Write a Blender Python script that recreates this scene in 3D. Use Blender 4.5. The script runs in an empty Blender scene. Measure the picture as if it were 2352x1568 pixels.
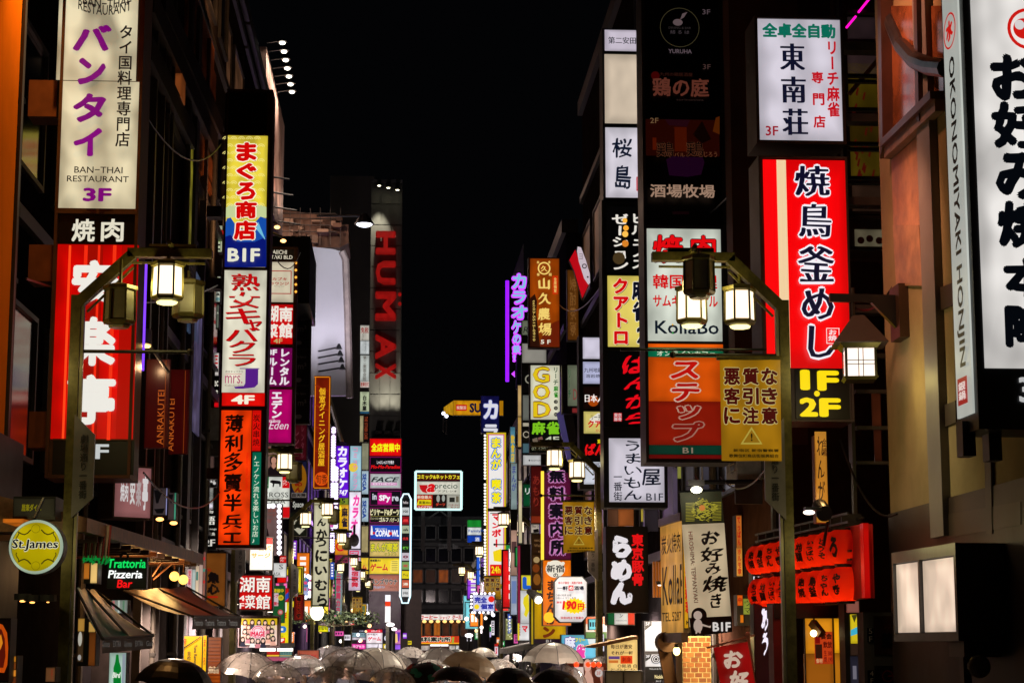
import bpy,math,random
from math import sin,cos,pi,radians
random.seed(7)
SC=bpy.context.scene
COL=SC.collection

# ---------------------------------------------------------------- camera, world, exposure
CAMZ,FPX,W0,H0=2.15,4377.0,2352.0,1568.0
TH=math.atan(698.0/FPX)
PS=math.atan(255.0*cos(TH)/FPX)
cd=bpy.data.cameras.new('camera')
cd.sensor_width=36.0
cd.lens=36.0*FPX/W0
cd.clip_start=0.1
cd.clip_end=3000
cam=bpy.data.objects.new('camera',cd)
cam.location=(0,0,CAMZ)
cam.rotation_euler=(pi/2+TH,0,-PS)
COL.objects.link(cam)
SC.camera=cam
wd=bpy.data.worlds.new('World')
SC.world=wd
wd.use_nodes=True
bgn=wd.node_tree.nodes['Background']
bgn.inputs['Color'].default_value=(0.30,0.32,0.42,1)
bgn.inputs['Strength'].default_value=0.0028
SC.view_settings.view_transform='Standard'
SC.view_settings.look='None'
SC.view_settings.exposure=0.0
SC.view_settings.gamma=1.0
SC.view_settings.use_curve_mapping=False
SC.cycles.use_denoising=True
SC.cycles.max_bounces=6
SC.cycles.diffuse_bounces=2
SC.cycles.glossy_bounces=3
SC.cycles.transparent_max_bounces=16
SC.cycles.sample_clamp_indirect=4.0

CR=(cos(PS),-sin(PS),0.0)
CF=(sin(PS)*cos(TH),cos(PS)*cos(TH),sin(TH))
CU=(-sin(PS)*sin(TH),-cos(PS)*sin(TH),cos(TH))

def ray(px,py):
    a=(px-W0/2)/FPX
    b=(H0/2-py)/FPX
    return tuple(CF[i]+a*CR[i]+b*CU[i]for i in range(3))

# measuring frames: where on the picture a set of measurements was taken (origin x, y, scale)
FR={'O':(0,0,0.57422),'A':(0,0,1.7227),'B':(0,910,1.7229),'C':(0,1820,1.7207),'D':(700,800,1.743),
      'E':(800,1600,2.413),'G':(1000,100,1.743),'H':(800,2100,2.4844),'I':(1300,1500,2.09),
      'J':(1700,950,1.6507),'K':(1600,1850,1.78),'L':(2380,0,1.65),'M':(2300,900,1.65),
      'N':(2300,1800,1.6838),'Q':(2900,900,1.568),'R':(2900,0,1.5686),'S':(2900,1800,1.6843),
      'T':(3400,0,1.6509),'U':(3300,900,1.6508),'V':(3300,1800,1.6847),'W':(1500,2400,2.352)}
_f=['O']
def fr(k):_f[0]=k
def px2(x,y):
    ox,oy,s=FR[_f[0]]
    return(ox+x/s)*0.57422,(oy+y/s)*0.57422

def at(x,y,Y):
    """a point of the place at distance Y down the street, measured in the current frame"""
    x,y=px2(x,y)
    d=ray(x,y)
    t=Y/d[1]
    return(d[0]*t,Y,CAMZ+d[2]*t)

def atX(x,y,X):
    x,y=px2(x,y)
    d=ray(x,y)
    t=X/d[0]
    return(X,d[1]*t,CAMZ+d[2]*t)

# ---------------------------------------------------------------- materials
def lin(c):
    r=[]
    for v in c[:3]:
        v=v/255.0
        r.append(v/12.92 if v<=0.04045 else((v+0.055)/1.055)**2.4)
    return tuple(r)
_m={}
def hashname(p,k):
    return p+'_%d'%len(_m)
def emi(c,s=1.0,var=0.0,light=True,rough=0.35):
    """own colour plus emitted glow: backlit print, lamps, also cloth painted as lit"""
    k=('e',tuple(c),round(s,3),var,light,rough)
    if k in _m:return _m[k]
    m=bpy.data.materials.new(hashname('glow_colour',k));m.use_nodes=True
    nt=m.node_tree;b=nt.nodes['Principled BSDF']
    l=lin(c)
    b.inputs['Base Color'].default_value=(l[0]*.16,l[1]*.16,l[2]*.16,1)
    b.inputs['Roughness'].default_value=rough
    b.inputs['Emission Color'].default_value=(*l,1)
    b.inputs['Emission Strength'].default_value=s
    if var:
        tc=nt.nodes.new('ShaderNodeTexCoord');mp=nt.nodes.new('ShaderNodeMapping')
        mp.inputs['Scale'].default_value=(1.6,1.6,1.1)
        nz=nt.nodes.new('ShaderNodeTexNoise');nz.inputs['Scale'].default_value=2.3;nz.inputs['Detail'].default_value=1.0
        mr=nt.nodes.new('ShaderNodeMapRange')
        mr.inputs['From Min'].default_value=.37;mr.inputs['From Max'].default_value=.63
        mr.inputs['To Min'].default_value=s*(1-var);mr.inputs['To Max'].default_value=s*(1+var*.35)
        nt.links.new(tc.outputs['Object'],mp.inputs[0]);nt.links.new(mp.outputs[0],nz.inputs['Vector'])
        wv=nt.nodes.new('ShaderNodeTexWave');wv.inputs['Scale'].default_value=.62;wv.inputs['Distortion'].default_value=.6   # the row of tubes behind the face
        nt.links.new(tc.outputs['Object'],wv.inputs['Vector'])
        ma=nt.nodes.new('ShaderNodeMath');ma.operation='MULTIPLY_ADD';ma.inputs[1].default_value=.16
        nt.links.new(wv.outputs['Fac'],ma.inputs[0]);nt.links.new(nz.outputs['Fac'],ma.inputs[2])
        mr.inputs['From Min'].default_value=.42;mr.inputs['From Max'].default_value=.74
        nt.links.new(ma.outputs[0],mr.inputs['Value'])
        # the tubes stop short of the casing: a box is dimmer along its border
        sp=nt.nodes.new('ShaderNodeSeparateXYZ');nt.links.new(tc.outputs['Generated'],sp.inputs[0]);ed=[]
        for ax in('X','Z'):
            s1=nt.nodes.new('ShaderNodeMath');s1.operation='SUBTRACT';s1.inputs[0].default_value=1.0;nt.links.new(sp.outputs[ax],s1.inputs[1])
            s2=nt.nodes.new('ShaderNodeMath');s2.operation='MINIMUM';nt.links.new(sp.outputs[ax],s2.inputs[0]);nt.links.new(s1.outputs[0],s2.inputs[1]);ed.append(s2)
        mn=nt.nodes.new('ShaderNodeMath');mn.operation='MINIMUM';nt.links.new(ed[0].outputs[0],mn.inputs[0]);nt.links.new(ed[1].outputs[0],mn.inputs[1])
        er=nt.nodes.new('ShaderNodeMapRange');er.interpolation_type='SMOOTHSTEP';er.inputs['From Max'].default_value=.16;er.inputs['To Min'].default_value=.74;er.inputs['To Max'].default_value=1.04
        nt.links.new(mn.outputs[0],er.inputs['Value'])
        mu=nt.nodes.new('ShaderNodeMath');mu.operation='MULTIPLY';nt.links.new(er.outputs[0],mu.inputs[0]);nt.links.new(mr.outputs[0],mu.inputs[1]);nt.links.new(mu.outputs[0],b.inputs['Emission Strength'])
    if not light:m.cycles.emission_sampling='NONE'
    _m[k]=m
    return m
def pbr(c,rough=.6,metal=0.0,var=.25,scale=3.0,bump=0.0,c2=None,spec=.5):
    """painted or bare surface; c in 0..1 linear"""
    k=('p',tuple(c),rough,metal,var,scale,bump,c2,spec)
    if k in _m:return _m[k]
    m=bpy.data.materials.new(hashname('surface',k));m.use_nodes=True
    nt=m.node_tree;b=nt.nodes['Principled BSDF']
    b.inputs['Base Color'].default_value=(*c,1);b.inputs['Roughness'].default_value=rough
    b.inputs['Metallic'].default_value=metal
    b.inputs['Specular IOR Level'].default_value=spec
    if var:
        tc=nt.nodes.new('ShaderNodeTexCoord')
        nz=nt.nodes.new('ShaderNodeTexNoise');nz.inputs['Scale'].default_value=scale;nz.inputs['Detail'].default_value=6
        nz.inputs['Roughness'].default_value=.65
        mx=nt.nodes.new('ShaderNodeMix');mx.data_type='RGBA'
        a=c2 or tuple(v*(1-var)for v in c)
        mx.inputs['A'].default_value=(*a,1);mx.inputs['B'].default_value=(*[min(1,v*(1+var*.6))for v in c],1)
        mr=nt.nodes.new('ShaderNodeMapRange');mr.inputs['From Min'].default_value=.35;mr.inputs['From Max'].default_value=.65
        nt.links.new(tc.outputs['Object'],nz.inputs['Vector']);nt.links.new(nz.outputs['Fac'],mr.inputs['Value'])
        nt.links.new(mr.outputs[0],mx.inputs['Factor'])
        nt.links.new(mx.outputs['Result'],b.inputs['Base Color'])
        m2=nt.nodes.new('ShaderNodeMapRange');m2.inputs['To Min'].default_value=max(0,rough-.12);m2.inputs['To Max'].default_value=min(1,rough+.15)
        nt.links.new(nz.outputs['Fac'],m2.inputs['Value']);nt.links.new(m2.outputs[0],b.inputs['Roughness'])
        if bump:
            bp=nt.nodes.new('ShaderNodeBump');bp.inputs['Strength'].default_value=bump;bp.inputs['Distance'].default_value=.02
            nt.links.new(nz.outputs['Fac'],bp.inputs['Height']);nt.links.new(bp.outputs[0],b.inputs['Normal'])
    _m[k]=m
    return m
STEEL=pbr((.10,.09,.09),.42,.6)
DARK=pbr((.022,.019,.020),.45)
BLACKM=pbr((.008,.008,.010),.35)
BRONZE=pbr((.12,.055,.035),.4,.5)
GREYM=pbr((.25,.25,.26),.5)
OLIVE=pbr((.135,.112,.032),.38,.3,var=.35,scale=14)
CREAM=pbr((.36,.29,.17),.62,var=.18,scale=1.2)

# ---------------------------------------------------------------- objects
ORG={}
def put(o,parent=None,label=None,cat=None,group=None,kind=None):
    COL.objects.link(o)
    if parent is not None:o.parent=parent
    if label:o['label']=label
    if cat:o['category']=cat
    if group:o['group']=group
    if kind:o['kind']=kind
    return o
def thing(name,label,cat,loc=(0,0,0),group=None):
    o=bpy.data.objects.new(name,None)
    o.empty_display_size=.2
    o.location=loc
    put(o,None,label,cat,group)
    ORG[o.name]=tuple(loc)
    return o

class MB:
    def __init__(s):s.v=[];s.f=[]
    def add(s,vs,fs):
        n=len(s.v);s.v+=[tuple(v)for v in vs];s.f+=[tuple(i+n for i in f)for f in fs];return s
    def box(s,x0,x1,y0,y1,z0,z1):
        if x0>x1:x0,x1=x1,x0
        if y0>y1:y0,y1=y1,y0
        if z0>z1:z0,z1=z1,z0
        v=[(x,y,z)for z in(z0,z1)for y in(y0,y1)for x in(x0,x1)]
        return s.add(v,[(0,2,3,1),(4,5,7,6),(0,1,5,4),(2,6,7,3),(0,4,6,2),(1,3,7,5)])
    def hexa(s,b,t):
        return s.add(list(b)+list(t),[(0,3,2,1),(4,5,6,7),(0,1,5,4),(1,2,6,5),(2,3,7,6),(3,0,4,7)])
    def tube(s,pts,r,n=8,r1=None,cap=True):
        from mathutils import Vector
        P=[Vector(p)for p in pts]
        rings=[]
        for i,p in enumerate(P):
            d=(P[min(i+1,len(P)-1)]-P[max(i-1,0)]).normalized()
            a=Vector((0,0,1))if abs(d.z)<.9 else Vector((0,1,0))
            u=d.cross(a).normalized();w=d.cross(u)
            t=i/(len(P)-1)
            rr=r if r1 is None else r+(r1-r)*t
            rings.append([p+u*(rr*cos(2*pi*k/n))+w*(rr*sin(2*pi*k/n))for k in range(n)])
        v=[q for R_ in rings for q in R_]
        f=[(i*n+k,i*n+(k+1)%n,(i+1)*n+(k+1)%n,(i+1)*n+k)for i in range(len(P)-1)for k in range(n)]
        if cap:f+=[tuple(range(n))[::-1],tuple((len(P)-1)*n+k for k in range(n))]
        return s.add(v,f)
    def bar(s,p,q,w,h):
        """square bar from p to q"""
        from mathutils import Vector
        p=Vector(p);q=Vector(q);d=(q-p).normalized()
        a=Vector((0,0,1))if abs(d.z)<.95 else Vector((0,1,0))
        u=d.cross(a).normalized()*(w/2);t=u.cross(d).normalized()*(h/2)
        return s.hexa([p-u-t,p+u-t,p+u+t,p-u+t],[q-u-t,q+u-t,q+u+t,q-u+t])
    def lathe(s,prof,c=(0,0,0),n=16,cap=True):
        v=[(c[0]+r*cos(2*pi*k/n),c[1]+r*sin(2*pi*k/n),c[2]+z)for r,z in prof for k in range(n)]
        m=len(prof)
        f=[(i*n+k,i*n+(k+1)%n,(i+1)*n+(k+1)%n,(i+1)*n+k)for i in range(m-1)for k in range(n)]
        if cap:f+=[tuple(range(n))[::-1],tuple((m-1)*n+k for k in range(n))]
        return s.add(v,f)
    def ball(s,c,r,n=12,m=8,sx=1,sy=1,sz=1):
        v=[(c[0],c[1],c[2]-r*sz)]
        for i in range(1,m):
            a=-pi/2+pi*i/m
            for k in range(n):
                b=2*pi*k/n
                v.append((c[0]+r*sx*cos(a)*cos(b),c[1]+r*sy*cos(a)*sin(b),c[2]+r*sz*sin(a)))
        v.append((c[0],c[1],c[2]+r*sz))
        f=[(0,1+(k+1)%n,1+k)for k in range(n)]
        for i in range(m-2):
            f+=[(1+i*n+k,1+i*n+(k+1)%n,1+(i+1)*n+(k+1)%n,1+(i+1)*n+k)for k in range(n)]
        L=len(v)-1;b0=1+(m-2)*n
        f+=[(b0+k,b0+(k+1)%n,L)for k in range(n)]
        return s.add(v,f)
    def build(s,name,mat,parent=None,label=None,cat=None,group=None,kind=None,smooth=False):
        me=bpy.data.meshes.new(name)
        o=parent;off=(0,0,0)
        if parent is not None:
            off=ORG.get(parent.name,(0,0,0))
        v=s.v if off==(0,0,0)else[(a-off[0],b-off[1],c-off[2])for a,b,c in s.v]
        me.from_pydata(v,[],s.f);me.update()
        if smooth:
            for p in me.polygons:p.use_smooth=True
        me.materials.append(mat)
        ob=bpy.data.objects.new(name,me)
        put(ob,parent,label,cat,group,kind)
        if parent is not None:ORG[ob.name]=off
        return ob

def copy_tree(o,parent=None):
    c=o.copy();COL.objects.link(c);c.parent=parent
    for ch in list(o.children):copy_tree(ch,c)
    return c

from mathutils import Vector as VV
def spot(loc,to,power,col,ang=60,blend=.6,size=.1,name='flood_and_fill_beam'):
    l=bpy.data.lights.new(name,'SPOT');l.energy=power;l.color=col;l.spot_size=radians(ang);l.spot_blend=blend;l.shadow_soft_size=size
    o=bpy.data.objects.new(name,l);COL.objects.link(o);o.location=loc
    o.rotation_euler=(VV(to)-VV(loc)).to_track_quat('-Z','Y').to_euler();return o
def down(loc,power,col,ang=150,size=.12,name='downlight_beam'):
    return spot(loc,(loc[0],loc[1]+.01,loc[2]-1),power,col,ang,.5,size,name)
def point(loc,power,col,size=.1,name='lamp_glow'):
    l=bpy.data.lights.new(name,'POINT');l.energy=power;l.color=col;l.shadow_soft_size=size
    o=bpy.data.objects.new(name,l);COL.objects.link(o);o.location=loc;return o
# ---------------------------------------------------------------- planes and lettering
class Plane:
    def __init__(s,O,R):
        l=math.hypot(R[0],R[1]);s.O=O;s.R=(R[0]/l,R[1]/l,0.0)
        s.N=(s.R[1],-s.R[0],0.0)
    def uv(s,x,y):
        x,y=px2(x,y)
        d=ray(x,y)
        dn=sum(d[i]*s.N[i]for i in range(3))
        on=(s.O[0])*s.N[0]+(s.O[1])*s.N[1]
        t=on/dn
        p=(d[0]*t,d[1]*t,CAMZ+d[2]*t)
        return(p[0]-s.O[0])*s.R[0]+(p[1]-s.O[1])*s.R[1],p[2]
    def rect(s,r):
        x0,y0,x1,y1=r
        ym=(y0+y1)/2;xm=(x0+x1)/2
        return(s.uv(x0,ym)[0],s.uv(xm,y1)[1],s.uv(x1,ym)[0],s.uv(xm,y0)[1])
    def pt(s,u,v,n=0.0):
        return(s.O[0]+s.R[0]*u+s.N[0]*n,s.O[1]+s.R[1]*u+s.N[1]*n,v)
    def box(s,mb,u0,u1,v0,v1,n0,n1):
        b=[s.pt(u0,v0,n0),s.pt(u1,v0,n0),s.pt(u1,v0,n1),s.pt(u0,v0,n1)]
        t=[s.pt(u0,v1,n0),s.pt(u1,v1,n0),s.pt(u1,v1,n1),s.pt(u0,v1,n1)]
        return mb.hexa(b,t)
    def poly(s,mb,pts,n,back=None):
        k=len(pts)
        if back is None:
            return mb.add([s.pt(u,v,n)for u,v in pts],[tuple(range(k))])
        return mb.add([s.pt(u,v,n)for u,v in pts]+[s.pt(u,v,back)for u,v in pts],
                      [tuple(range(k)),tuple(range(2*k-1,k-1,-1))]+[(i,i+k,(i+1)%k+k,(i+1)%k)for i in range(k)])
def front(Y):return Plane((0,Y,0),(1,0))
def leftw(X):return Plane((X,0,0),(0,1))
def rightw(X):return Plane((X,0,0),(0,-1))
def turned(x,y,Y,deg):
    """upright plane through a point, turned about the vertical; deg>0 turns its right edge away"""
    p=at(x,y,Y);a=radians(deg)
    return Plane((p[0],p[1],0),(cos(a),sin(a)))

_g={}
def run(body,res=2):
    k=(body,res)
    if k in _g:return _g[k]
    cu=bpy.data.curves.new('lettering','FONT');cu.body=body;cu.resolution_u=res;cu.fill_mode='FRONT'
    o=bpy.data.objects.new('lettering',cu)
    m=bpy.data.meshes.new_from_object(o)
    v=[(q.co.x,q.co.y)for q in m.vertices];f=[tuple(p.vertices)for p in m.polygons]
    bpy.data.objects.remove(o);bpy.data.curves.remove(cu);bpy.data.meshes.remove(m)
    _g[k]=(v,f)
    return _g[k]
def norm(v):
    xs=[p[0]for p in v];ys=[p[1]for p in v]
    return min(xs),min(ys),max(xs),max(ys)
def compose(text,mode='h',res=2):
    """2-D triangles of a text, in em units: 'h' one or more rows, 'v' a column set from top to bottom"""
    if mode=='h':v,f=run(text,res);return list(v),list(f)
    V=[];F=[];y=0.0
    for ch in text:
        if ch==' ':y-=.5;continue
        v,f=run(ch,res)
        if not v:continue
        x0,y0,x1,y1=norm(v)
        if ch in 'ー〜-~':
            cx,cy=(x0+x1)/2,(y0+y1)/2
            v=[(-(b-cy),(a-cx))for a,b in v]
            v=[(p,q-(.5)+y)for p,q in v]
        else:
            w=.5 if ord(ch)>255 else(x0+x1)/2
            oy=.12 if ord(ch)>255 else .0
            v=[(a-w,b+oy+y-1.0)for a,b in v]
        n=len(V);V+=v;F+=[tuple(i+n for i in q)for q in f]
        y-=1.02
    return V,F
def wob(x,y,a,sc):
    return(x+a*(sin(x*9.1*sc+y*5.3*sc+1.3)+.6*sin(y*17.7*sc+x*3.1*sc)),
            y+a*(sin(y*8.3*sc-x*6.1*sc+.7)+.6*sin(x*15.1*sc-y*2.7*sc)))
def letter(mb,pl,text,r,mode='h',b=0.0,w=0.0,sh=0.0,rot=0,n=.01,pen=None,thick=0.0,fit=True,res=2,measured=False,arc=0.0):
    """fit a text into the box r of plane pl; b = extra stroke weight, w = brush waver, pen = (dx, dy) stroke direction"""
    v,f=compose(text,mode,res)
    if not v:return
    if w:v=[wob(x,y,w,1.0)for x,y in v]
    if sh:v=[(x+sh*y,y)for x,y in v]
    if rot:
        a=radians(rot);v=[(x*cos(a)-y*sin(a),x*sin(a)+y*cos(a))for x,y in v]
    x0,y0,x1,y1=norm(v)
    u0,v0,u1,v1=r if measured else pl.rect(r)
    sx=(u1-u0)/max(1e-6,x1-x0+2*b);sy=(v1-v0)/max(1e-6,y1-y0+2*b)
    base=[(u0+(x-x0+b)*sx,v0+(y-y0+b)*sy)for x,y in v]
    if arc:
        uc=(u0+u1)/2;hw=(u1-u0)/2
        base=[(u,q+arc*((u-uc)/hw)**2)for u,q in base]
    offs=[(0,0)]
    if b:
        if pen=='h':offs=[(t*b,0)for t in(-1,-.33,.33,1)]
        elif pen=='d':offs=[(t*b,t*b*.8)for t in(-1,-.33,.33,1)]
        elif b<.035:offs=[(b*cos(a),b*sin(a))for a in(pi/4,3*pi/4,5*pi/4,7*pi/4)]
        else:offs=[(b*cos(a*pi/4),b*sin(a*pi/4))for a in range(8)]
    for i,(dx,dy)in enumerate(offs):
        P=[(u+dx*sx,q+dy*sy)for u,q in base]
        nn=n+i*.0004
        if thick:
            k=len(P)
            cnt={}
            for q in f:
                for j in range(len(q)):
                    e=(q[j],q[(j+1)%len(q)]);cnt[e]=1
            side=[e for e in cnt if(e[1],e[0])not in cnt]
            mb.add([pl.pt(u,q,nn)for u,q in P]+[pl.pt(u,q,nn-thick)for u,q in P],
                   list(f)+[(e[1],e[0],e[0]+k,e[1]+k)for e in side])
        else:
            mb.add([pl.pt(u,q,nn)for u,q in P],f)

def bars(pl,parent,rects,n0,n1,mat,name='crossbar'):
    for r in rects:
        u0,v0,u1,v1=pl.rect(r);m=MB();pl.box(m,u0,u1,v0,v1,n0,n1);m.build(name,mat,parent)
def circ(pl,cx,cy,r,n=28,r2=None,a0=0,a1=2*pi):
    """circle outline in plane coordinates measured in the current frame"""
    u,v=pl.uv(cx,cy);ru=abs(pl.uv(cx+r,cy)[0]-u);rv=abs(pl.uv(cx,cy+(r2 or r))[1]-v)
    return[(u+ru*cos(a0+(a1-a0)*i/n),v+rv*sin(a0+(a1-a0)*i/n))for i in range(n)]

def items(pl,parent,spec,n0,strength):
    """print on a face: text, stripes, discs, shapes"""
    n=n0
    for it in spec:
        k=it[0];o=it[-1]if isinstance(it[-1],dict)else{}
        st=o.get('e',1.0)*strength
        n+=.004
        dark=o.get('dark',False)
        def mat(c):
            return pbr(lin(c),.6,var=.1,spec=0)if(st<=0.001 or dark)else emi(c,st,light=False,rough=.4)
        if k in('h','v'):
            txt,r,c=it[1],it[2],it[3]
            kw=dict(b=o.get('b',0.0),w=o.get('w',0.0),sh=o.get('sh',0.0),rot=o.get('rot',0),pen=o.get('pen'),res=o.get('res',2),thick=o.get('t',0.0),arc=o.get('arc',0.0))
            if 'sd' in o:      # offset shadow print under the letters
                c3,dx,dy=o['sd']
                mb=MB();rr=(r[0]+dx,r[1]+dy,r[2]+dx,r[3]+dy)
                letter(mb,pl,txt,rr,k,n=n,**kw);mb.build('letter_backing',mat(c3),parent);n+=.004
            if 'o' in o:
                c2,ow=o['o']
                x0,y0,x1,y1=r
                # grow the box in step with the heavier stroke
                mb=MB();kw2=dict(kw);kw2['b']=kw['b']+ow;kw2['thick']=0;kw2['pen']=None
                v,f=compose(txt,k);a,b_,c_,d_=norm(v)
                ku=(x1-x0)/(c_-a+2*kw['b']);kv=(y1-y0)/(d_-b_+2*kw['b'])
                if o.get('rot'):ku,kv=(x1-x0)/(d_-b_+2*kw['b']),(y1-y0)/(c_-a+2*kw['b'])
                letter(mb,pl,txt,(x0-ow*ku,y0-ow*kv,x1+ow*ku,y1+ow*kv),k,n=n,**kw2)
                mb.build('letter_outline',mat(c2),parent);n+=.006
            mb=MB();letter(mb,pl,txt,r,k,n=n,**kw)
            if mb.f:mb.build('lettering',mat(c),parent)
            n+=.002
        elif k=='r':
            u0,v0,u1,v1=pl.rect(it[1]);mb=MB()
            pl.poly(mb,[(u0,v0),(u1,v0),(u1,v1),(u0,v1)],n);mb.build(o.get('name','stripe'),mat(it[2]),parent)
        elif k=='c':
            mb=MB();pl.poly(mb,circ(pl,it[1],it[2],it[3],r2=o.get('ry')),n);mb.build(o.get('name','emblem'),mat(it[4]),parent)
        elif k=='ring':
            mb=MB();a=circ(pl,it[1],it[2],it[3]);b=circ(pl,it[1],it[2],it[3]-it[4]);L=len(a)
            mb.add([pl.pt(*p,n)for p in a]+[pl.pt(*p,n)for p in b],[(i,(i+1)%L,L+(i+1)%L,L+i)for i in range(L)])
            mb.build('ring',mat(it[5]),parent)
        elif k=='p':
            mb=MB();pl.poly(mb,[pl.uv(*p)for p in it[1]],n);mb.build(o.get('name','emblem'),mat(it[2]),parent)
        elif k=='fr':    # rectangular outline
            x0,y0,x1,y1=it[1];t=it[3];mb=MB()
            for q in((x0,y0,x1,y0+t),(x0,y1-t,x1,y1),(x0,y0+t,x0+t,y1-t),(x1-t,y0+t,x1,y1-t)):
                u0,v0,u1,v1=pl.rect(q);pl.poly(mb,[(u0,v0),(u1,v0),(u1,v1),(u0,v1)],n)
            mb.build('border_line',mat(it[2]),parent)
        elif k=='burst':
            u,v=pl.uv(it[1],it[2]);ru=abs(pl.uv(it[1]+it[3],it[2])[0]-u);rv=abs(pl.uv(it[1],it[2]+it[4])[1]-v)
            m_=36;mb=MB()
            P=[(u+ru*(1 if i%2 else .8)*cos(2*pi*i/m_),v+rv*(1 if i%2 else .8)*sin(2*pi*i/m_))for i in range(m_)]
            mb.add([pl.pt(u,v,n)]+[pl.pt(*p,n)for p in P],[(0,1+i,1+(i+1)%m_)for i in range(m_)]);mb.build('emblem',mat(it[5]),parent)

def face(pl,root,r,c,st=1.0,var=.24,spec=(),label=None,n=.004,name='face_panel',dark=False,rim=None):
    u0,v0,u1,v1=pl.rect(r)
    mb=MB();pl.box(mb,u0,u1,v0,v1,n-.012,n)
    m=pbr(lin(c),.6,var=.15,spec=0)if dark else emi(c,st,var)
    o=mb.build(name,m,root,label)
    if spec:items(pl,o,spec,n,st if not dark else 0)
    return o

def sign(label,pl,r,faces,depth=.25,frame=DARK,rim=.02,cat='sign',name='shop_sign',group=None,brackets=None,pipe=None):
    """a box sign: housing with a raised rim, faces let into it, print on the faces. faces: (rect, colour, strength, [print], label)"""
    u0,v0,u1,v1=pl.rect(r)
    root=thing(name,label,cat,pl.pt((u0+u1)/2,v0,-depth/2),group)
    mb=MB();pl.box(mb,u0,u1,v0,v1,-depth,-.01)
    t=rim
    if t:
        for a in((u0,u0+t,v0,v1),(u1-t,u1,v0,v1),(u0+t,u1-t,v0,v0+t),(u0+t,u1-t,v1-t,v1)):
            pl.box(mb,a[0],a[1],a[2],a[3],-.01,.022)
    mb.build('housing',frame,root)
    for fc in faces:
        rr,c,st,sp=fc[:4]
        face(pl,root,rr,c,st,spec=sp,label=fc[4]if len(fc)>4 else None,dark=(st==0))
    if brackets:      # arms back to the wall: side -1 left, +1 right, list of frame heights
        side,hs,L=brackets
        for h in hs:
            v=pl.uv((r[0]+r[2])/2,h)[1]
            mb=MB()
            uu=u0 if side<0 else u1
            pl.box(mb,uu,uu+side*L,v-.04,v+.04,-depth*.7,-depth*.35)
            mb.build('bracket',STEEL,root)
    return root
# ================================================================ ground and street
ASPH=pbr((.045,.045,.048),.22,var=.35,scale=1.5,bump=.15)
PAVE=pbr((.14,.13,.12),.35,var=.3,scale=2.0,bump=.1)
def struct(name,mb,mat):return mb.build(name,mat,None,kind='structure')
struct('ground',MB().box(-400,400,-60,900,-.6,-.02),pbr((.05,.05,.05),.8))
struct('road',MB().box(-2.3,2.8,-20,170,-.02,.0),ASPH)
struct('pavement',MB().box(-6,-2.45,-20,115,-.02,.12),PAVE)
struct('pavement',MB().box(2.95,7,-20,115,-.02,.12),PAVE)
struct('kerb',MB().box(-2.45,-2.3,-20,115,-.02,.125),pbr((.25,.24,.23),.5))
struct('kerb',MB().box(2.8,2.95,-20,115,-.02,.125),pbr((.25,.24,.23),.5))

# ================================================================ buildings
PANE=pbr((.012,.012,.016),.12,var=0,spec=.5)
def facade(label,side,X,Y0,Y1,H,wall,wins=(),depth=12.,cat='building',name='building',pane=PANE,frame=STEEL,ledges=True):
    """a house along the street: wall, floor ledges, windows with frame and pane; wins = (y0, y1, z0, z1)"""
    _w=wall.node_tree.nodes['Principled BSDF'];_w.inputs['Specular IOR Level'].default_value=.0   # specular off to drop grazing reflections of the signs
    s=side;t=thing(name,label,cat,(X+s*depth/2,(Y0+Y1)/2,0))
    MB().box(X,X+s*depth,Y0+.01,Y1-.01,.1,H).build('wall',wall,t)
    if ledges:
        z=3.6
        while z<H:
            MB().box(X-s*.08,X,Y0+.02,Y1-.02,z,z+.16).build('ledge',frame,t);z+=3.2
    MB().box(X-s*.12,X+s*.3,Y0+.02,Y1-.02,H,H+.35).build('parapet',frame,t)
    for y0,y1,z0,z1 in wins:
        m=MB()
        for a in((y0,y1,z0,z0+.06),(y0,y1,z1-.06,z1),(y0,y0+.06,z0+.06,z1-.06),(y1-.06,y1,z0+.06,z1-.06)):m.box(X-s*.06,X,*a)
        w=m.build('window',frame,t)
        MB().box(X-s*.02,X-s*.004,y0+.06,y1-.06,z0+.06,z1-.06).build('pane',pane,w)
    return t
def grid(Y0,Y1,H,n,z=4.2,step=3.2,h=1.7,m=.35):
    w=(Y1-Y0)/n;r=[]
    while z+h<H-.3:
        for k in range(n):r.append((Y0+k*w+m,Y0+(k+1)*w-m,z,z+h))
        z+=step
    return r
XL,XR=-3.66,4.5
PL1,PL2,PL3=emi((110,74,50),.7,.6),emi((170,150,130),.8,.6),emi((110,60,170),.8,.6)   # rooms lit behind the glass
# left side
ORW=pbr((.78,.20,.012),.5,var=.15,scale=.5)
fr('O')
yo=atX(57,0,XL)[1]
t=facade('plain orange painted corner building at the far left edge',-1,XL,6,yo-.1,16,ORW,ledges=False)
MB().box(XL-.3,XL+.03,yo-.09,yo,.1,16).build('corner_trim',pbr((.05,.035,.03),.5),t)
for zz in(8.6,):
    MB().box(XL,XL+.5,17.4,17.5,zz+1.1,zz+1.18).build('lamp_arm',STEEL,t);MB().box(XL+.42,XL+.6,17.35,17.75,zz+1.06,zz+1.16).build('wall_flood',DARK,t)
spot((XL+.5,17.6,9.6),(XL-.1,17.6,6.2),520,(1,.52,.12),75,.9,.1)
MB().box(XL,XL+.22,8,yo-.3,.12,3.95).build('shop_base',pbr((.012,.009,.008),.5),t)
DW=pbr((.012,.010,.012),.35,var=.3)
facade('dark glazed building behind the Thai restaurant tower',-1,-4.3,yo+.02,27.2,22,DW,grid(yo,27.2,22,4))
t=facade('black clad building with panels coloured as orange reflections and a slanted stair',-1,XL,27.4,37.8,19,pbr((.04,.03,.03),.4,var=.3),grid(31,37.8,19,3))
REFLTONE=pbr((.40,.11,.03),.35,var=.7,scale=1.6)  # reflected orange light painted in as base colour
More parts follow.
